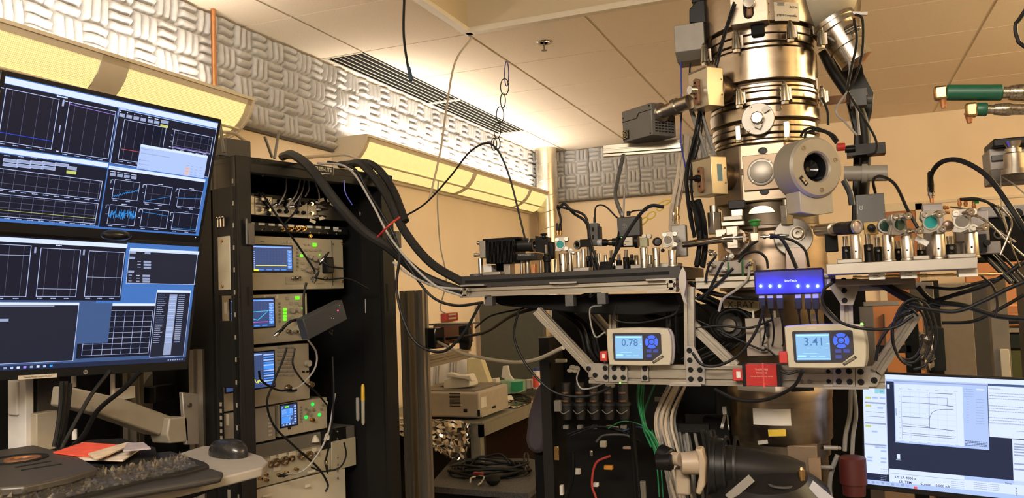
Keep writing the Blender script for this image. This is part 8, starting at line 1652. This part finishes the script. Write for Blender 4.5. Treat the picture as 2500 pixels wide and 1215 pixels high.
 (((840,440,1.98),(843,470,1.98),(860,500,1.98)),0,.002,bl,'thin blue cable inside the rack opening'),
 (((345,905),(300,950),(240,1000),(205,1060),(180,1085)),1.42,.0058,rubber,'black cable running down behind the lower left monitor'),
]
for p,Y,r_,m_,lab in RT_:cb(p,Y,r_,m_,lab)
# monitor leads drawn on the plane X
for k,pts in enumerate((((268,905),(225,960),(195,1010),(160,1075),(148,1100)),((150,930),(148,990),(140,1050),(132,1090)),((162,930),(158,990),(150,1050),(140,1095)),((172,935),(165,1000),(155,1060),(145,1098)))):
    cable([at(x,y,X=-1.55-.01*k)for x,y in pts],.0045,rubber,('slanting black power lead behind the lower left monitor','black lead beside the monitor pole, leftmost','black lead beside the monitor pole, middle','black lead beside the monitor pole, rightmost')[k])
# cables in front of the rack
def rc(pts,r_,lab,m_=rubber):
    cable([RM@rl(p[0],p[1],p[2]if len(p)>2 else .08)for p in pts],r_,m_,lab)
rc(((640,470),(665,510),(700,560,.05),(735,610),(765,655),(768,668)),.0032,'black coax slanting over the upper oscilloscope')
rc(((735,478),(725,510),(705,535),(692,548)),.0030,'black coax crossing the patch strip')
rc(((748,690),(742,720),(742,760),(744,800)),.0038,'black coax from the upper scope down to the second scope')
rc(((838,655,.05),(805,650,.05),(790,640,.06),(780,645)),.0030,'short black coax at the upper scope connectors')
rc(((770,678,.05),(800,682,.05),(850,680,.02),(900,705,.0)),.0026,'thin black cable waving right from the upper scope')
rc(((690,800,.06),(715,782,.05),(752,782,.04),(790,800,.03)),.0042,'black coax bowed over the second scope connectors')
rc(((700,848),(690,880),(665,940),(652,985),(670,1040),(720,1090),(775,1140),(800,1180),(795,1200)),.0032,'long black coax winding past the spectrum analyser to the chassis')
rc(((632,905),(640,930),(680,952),(712,950)),.0032,'black coax sagging under the analyser screen')
rc(((745,820),(772,860),(768,900),(735,940),(712,950)),.0030,'grey-black coax looping over the analyser right side',lt)
rc(((720,850),(715,890),(740,930),(770,955),(800,990)),.0028,'black coax crossing the analyser keys')
rc(((818,960,.04),(800,1060,.04),(760,1130,.06),(725,1155),(700,1156)),.0030,'grey coax falling to the lower left socket',lt)
rc(((812,870,.0),(815,960,.0),(808,1060,.02),(795,1125,.05)),.0030,'black coax hanging with a cream plug above the round sockets')
rc(((760,1140),(790,1150),(830,1140),(845,1110),(840,1080)),.0026,'thin black cable curling at the chassis right end')
for k,(x0,y0,x1,y1)in enumerate(((735,440,700,505),(745,440,716,500),(752,440,745,480),(762,440,780,490),(700,440,680,500),(650,410,640,430))):rc(((x0,y0-10,.12),((x0+x1)/2+6,(y0+y1)/2,.10),(x1,y1,.11)),.0024,'thin cable dropping from the rack roof onto the modules, %s'%('first','second','third','fourth','fifth','leftmost short one')[k],lt)
m=MB()
for k,(c,dd,lab)in enumerate((((783,640),(.5,-.3,.7),'coax adapter hanging over the upper scope, cream ended'),((764,690),(.3,-.3,.8),'brass coax splitter hanging below the upper scope'),((670,820),(.7,-.3,.6),'brass coax splitter at the second scope left connector'),((742,812),(.5,-.3,.7),'brass coax splitter at the second scope middle'),((812,815),(-.7,-.3,.6),'brass coax adapter below the tilted network box'),((795,1122),(0,-.2,-1),'cream coax plug dangling over the bottom chassis'),((700,1158),(-1,-.3,.1),'coax plug in the lower left chassis socket'),((722,952),(-1,-.3,.1),'coax plug in the analyser left connector'))):
    boot(c,.09 if k<5 else .10,dd,lab,.03)
# tie wrap, ceiling chain, yellow ties, green bundle, beige bundle
cable([at(922,578,Y=1.9),at(950,550,Y=1.88),at(976,530,Y=1.92)],.0028,red,'red tie strap holding the looms together','cable_tie','cable tie')
m=MB()
for k,(x,y,w_,h_,mm,lab)in enumerate(((1237,180,5,30,bl,'blue cable tie hanging from the ceiling grid'),(1232,212,10,20,green,'first dark tie loop of the ceiling chain'),(1228,245,6,18,green,'second dark tie loop of the ceiling chain'),(1221,280,9,20,green,'third dark tie loop of the ceiling chain'),(1214,318,8,20,green,'fourth dark tie loop of the ceiling chain'),(1213,350,8,16,green,'lowest dark tie loop tangled at the chain end'),(1206,352,7,15,green,'second tangled tie loop at the chain end'))):
    cable([at(x+w_*math.cos(t),y+h_*math.sin(t),Y=3.9-.02*k)for t in[i*2*PI/14 for i in range(15)]],.0025,mm if mm!=green else mat('tie_dark_green',(.008,.014,.008),.5),lab,'cable_tie','cable tie',n=6,seg=2)
one(MB().lathe([(-.03,.007),(.03,.009)],at(1001,180,Y=3.0),(.2,0,-1),12),'cable_end',mat('end_blue',(.03,.08,.15),.5),'blue end on the cable hanging from the ceiling','cable end')
for k,(x,y,w_,h_,a)in enumerate(((1590,525,12,7,-.6),(1570,540,14,6,-.7),(1612,508,8,5,-.5),(1622,495,16,5,-.4))):
    cable([at(x+w_*math.cos(t)*math.cos(a)-h_*math.sin(t)*math.sin(a),y+w_*math.cos(t)*math.sin(a)+h_*math.sin(t)*math.cos(a),Y=2.36)for t in[i*2*PI/12 for i in range(13)]],.0022,yl,'yellow tie loop right of the controller box, %s'%('middle','lowest','upper','topmost')[k],'cable_tie','cable tie',n=6,seg=2)
random.seed(77)
def bundle(path,Y,n,r_,m_,spread,lab,cat='cable bundle',name='cable_bundle'):
    m=MB()
    for k in range(n):
        dx=random.uniform(-spread,spread);P=[]
        for i,p in enumerate(path):P.append(at(p[0]+dx*(p[2]if len(p)>2 else 1)+random.uniform(-2,2),p[1]+random.uniform(-3,3),Y=Y+random.uniform(-.02,.02)))
        m.tube(P,r_*random.uniform(.8,1.15),7,seg=5)
    return m
for k,(path,Y,n,r_,m_,sp)in enumerate((
 (((1565,925),(1562,980),(1575,1040,.6),(1590,1065),(1610,1110,1.6)),2.3,10,.0022,green,7),
 (((1600,1050),(1610,1110),(1618,1215)),2.36,3,.0022,green,12),
 (((1660,935),(1632,1010),(1640,1080),(1665,1215)),2.34,9,.0045,greycable,26),
 (((1655,935),(1620,1020),(1635,1100),(1670,1225)),2.32,5,.0050,wc,22),
 (((1680,1050),(1690,1120),(1700,1225)),2.38,7,.0045,greycable,26),
 (((1672,330),(1665,420),(1650,500),(1645,560)),2.42,6,.0055,wc,12),
 (((1715,258),(1700,340),(1680,430),(1690,520),(1700,580)),2.33,7,.0034,rubber,8),
 (((1700,262),(1720,330),(1735,385)),2.34,6,.0048,greycable,16),
 (((1700,490),(1715,540),(1720,600),(1712,650)),2.30,6,.0065,rubber,14),
 (((1690,720),(1760,760),(1780,830),(1700,880)),2.36,9,.0040,rubber,34),
 (((1350,745),(1420,800),(1440,860),(1460,885)),2.4,9,.0055,rubber,30),
 (((1540,745),(1600,775),(1680,765)),2.3,7,.0038,rubber,14),
 (((1690,690),(1730,715),(1800,725),(1845,730)),2.2,7,.0042,rubber,12),
 (((1640,750),(1640,800),(1645,860)),2.25,7,.0034,rubber,18),
 (((2110,690),(2180,705),(2240,730),(2300,745)),2.15,7,.0040,rubber,12),
 (((2400,600),(2440,640),(2490,690)),2.1,8,.0040,rubber,26),
 (((1395,1060),(1460,1040),(1530,1055),(1560,1080)),2.75,7,.0032,rubber,10),
 (((1400,1100),(1400,1160),(1380,1225)),2.75,5,.0030,rubber,24),
 (((1545,1030),(1550,1100),(1560,1225)),2.7,4,.0042,rubber,10),
 (((1735,1050),(1745,1110),(1750,1225)),2.3,7,.0065,corr,22))):
    for i in range(n):
        random.seed(100*k+i);m=bundle(path,Y,1,r_,m_,sp,'')
        nm_=('green wire in the green bundle under the lower rail','green wire continuing below the green bundle','grey cable of the bundle left of the viewing chamber','cream cable of the bundle left of the viewing chamber','grey cable behind the beige focus knob','cream cable of the bundle left of the column','black cable running down past the two switch boxes','grey cable between the two switch boxes','thick black hose under the lower switch box','black cable tangled right of the middle post','black hose tangled behind the left strut','black cable coiled above the meter showing 0.78','black cable tangled under the connector box','black cable hanging right of the meter showing 0.78','black cable tangled under the right breadboard','black cable tangled at the right edge','black tube crossing the gas panel under the valves','black tube hanging at the left of the gas panel','black cable hanging right of the gas panel','black corrugated hose left of the viewing chamber')[k]
        one(m,'wire',m_,nm_,'cable','cables: '+nm_)
cable([at(x,y,Y=2.8)for x,y in((1490,1112),(1455,1130),(1445,1180),(1455,1215))],.0042,rdc,'red hose bowed on the black gas panel');cable([at(x,y,Y=2.72)for x,y in((1485,1045),(1520,1028),(1560,1035),(1580,1050))],.0022,green,'thin green tube arched on the gas panel');cable([at(x,y,Y=2.74)for x,y in((1520,1052),(1550,1042),(1572,1044))],.0030,mat('tube_blue',(.03,.09,.2),.4),'short blue tube near the green bundle');cable([at(x,y,Y=2.74)for x,y in((1455,1078),(1475,1062),(1530,1062),(1548,1080))],.0040,darkg,'dark tube arched over the cream fitting of the gas panel')
for k in range(4):
    t0=k*.8;cable([at(2215+(38+5*k)*math.cos(t)+6*k,815+(62+8*k)*math.sin(t),Y=2.03-.01*k)for t in[t0+i*.5 for i in range(12)]],.0026,rubber,'black coiled cable hanging around the right strut, %s loop'%('smallest','second','third','largest')[k])
for k in range(3):
    cable([at(1790+(40+8*k)*math.cos(t),790+(34+5*k)*math.sin(t),Y=2.26+.02*k)for t in[i*.55 for i in range(13)]],.0036,rubber,'black cable coil left of the toggle plate, %s ring'%('inner','middle','outer')[k])
r=thing('turbo_pump','dark round pump behind the cable coil left of the toggle plate','pump',at(1790,830,Y=2.4));P=at(1788,790,Y=2.40);MB().lathe([(0,.05),(.04,.05),(.05,.035),(.06,.033),(.06,0)],P,(0,-1,0),32).build('body',mat('pump_grey',(.07,.068,.066),.35,.5),r);MB().lathe([(0,.02),(.02,.018)],P-V((0,.06,0)),(0,-1,0),16).build('hub',dsteel,r)
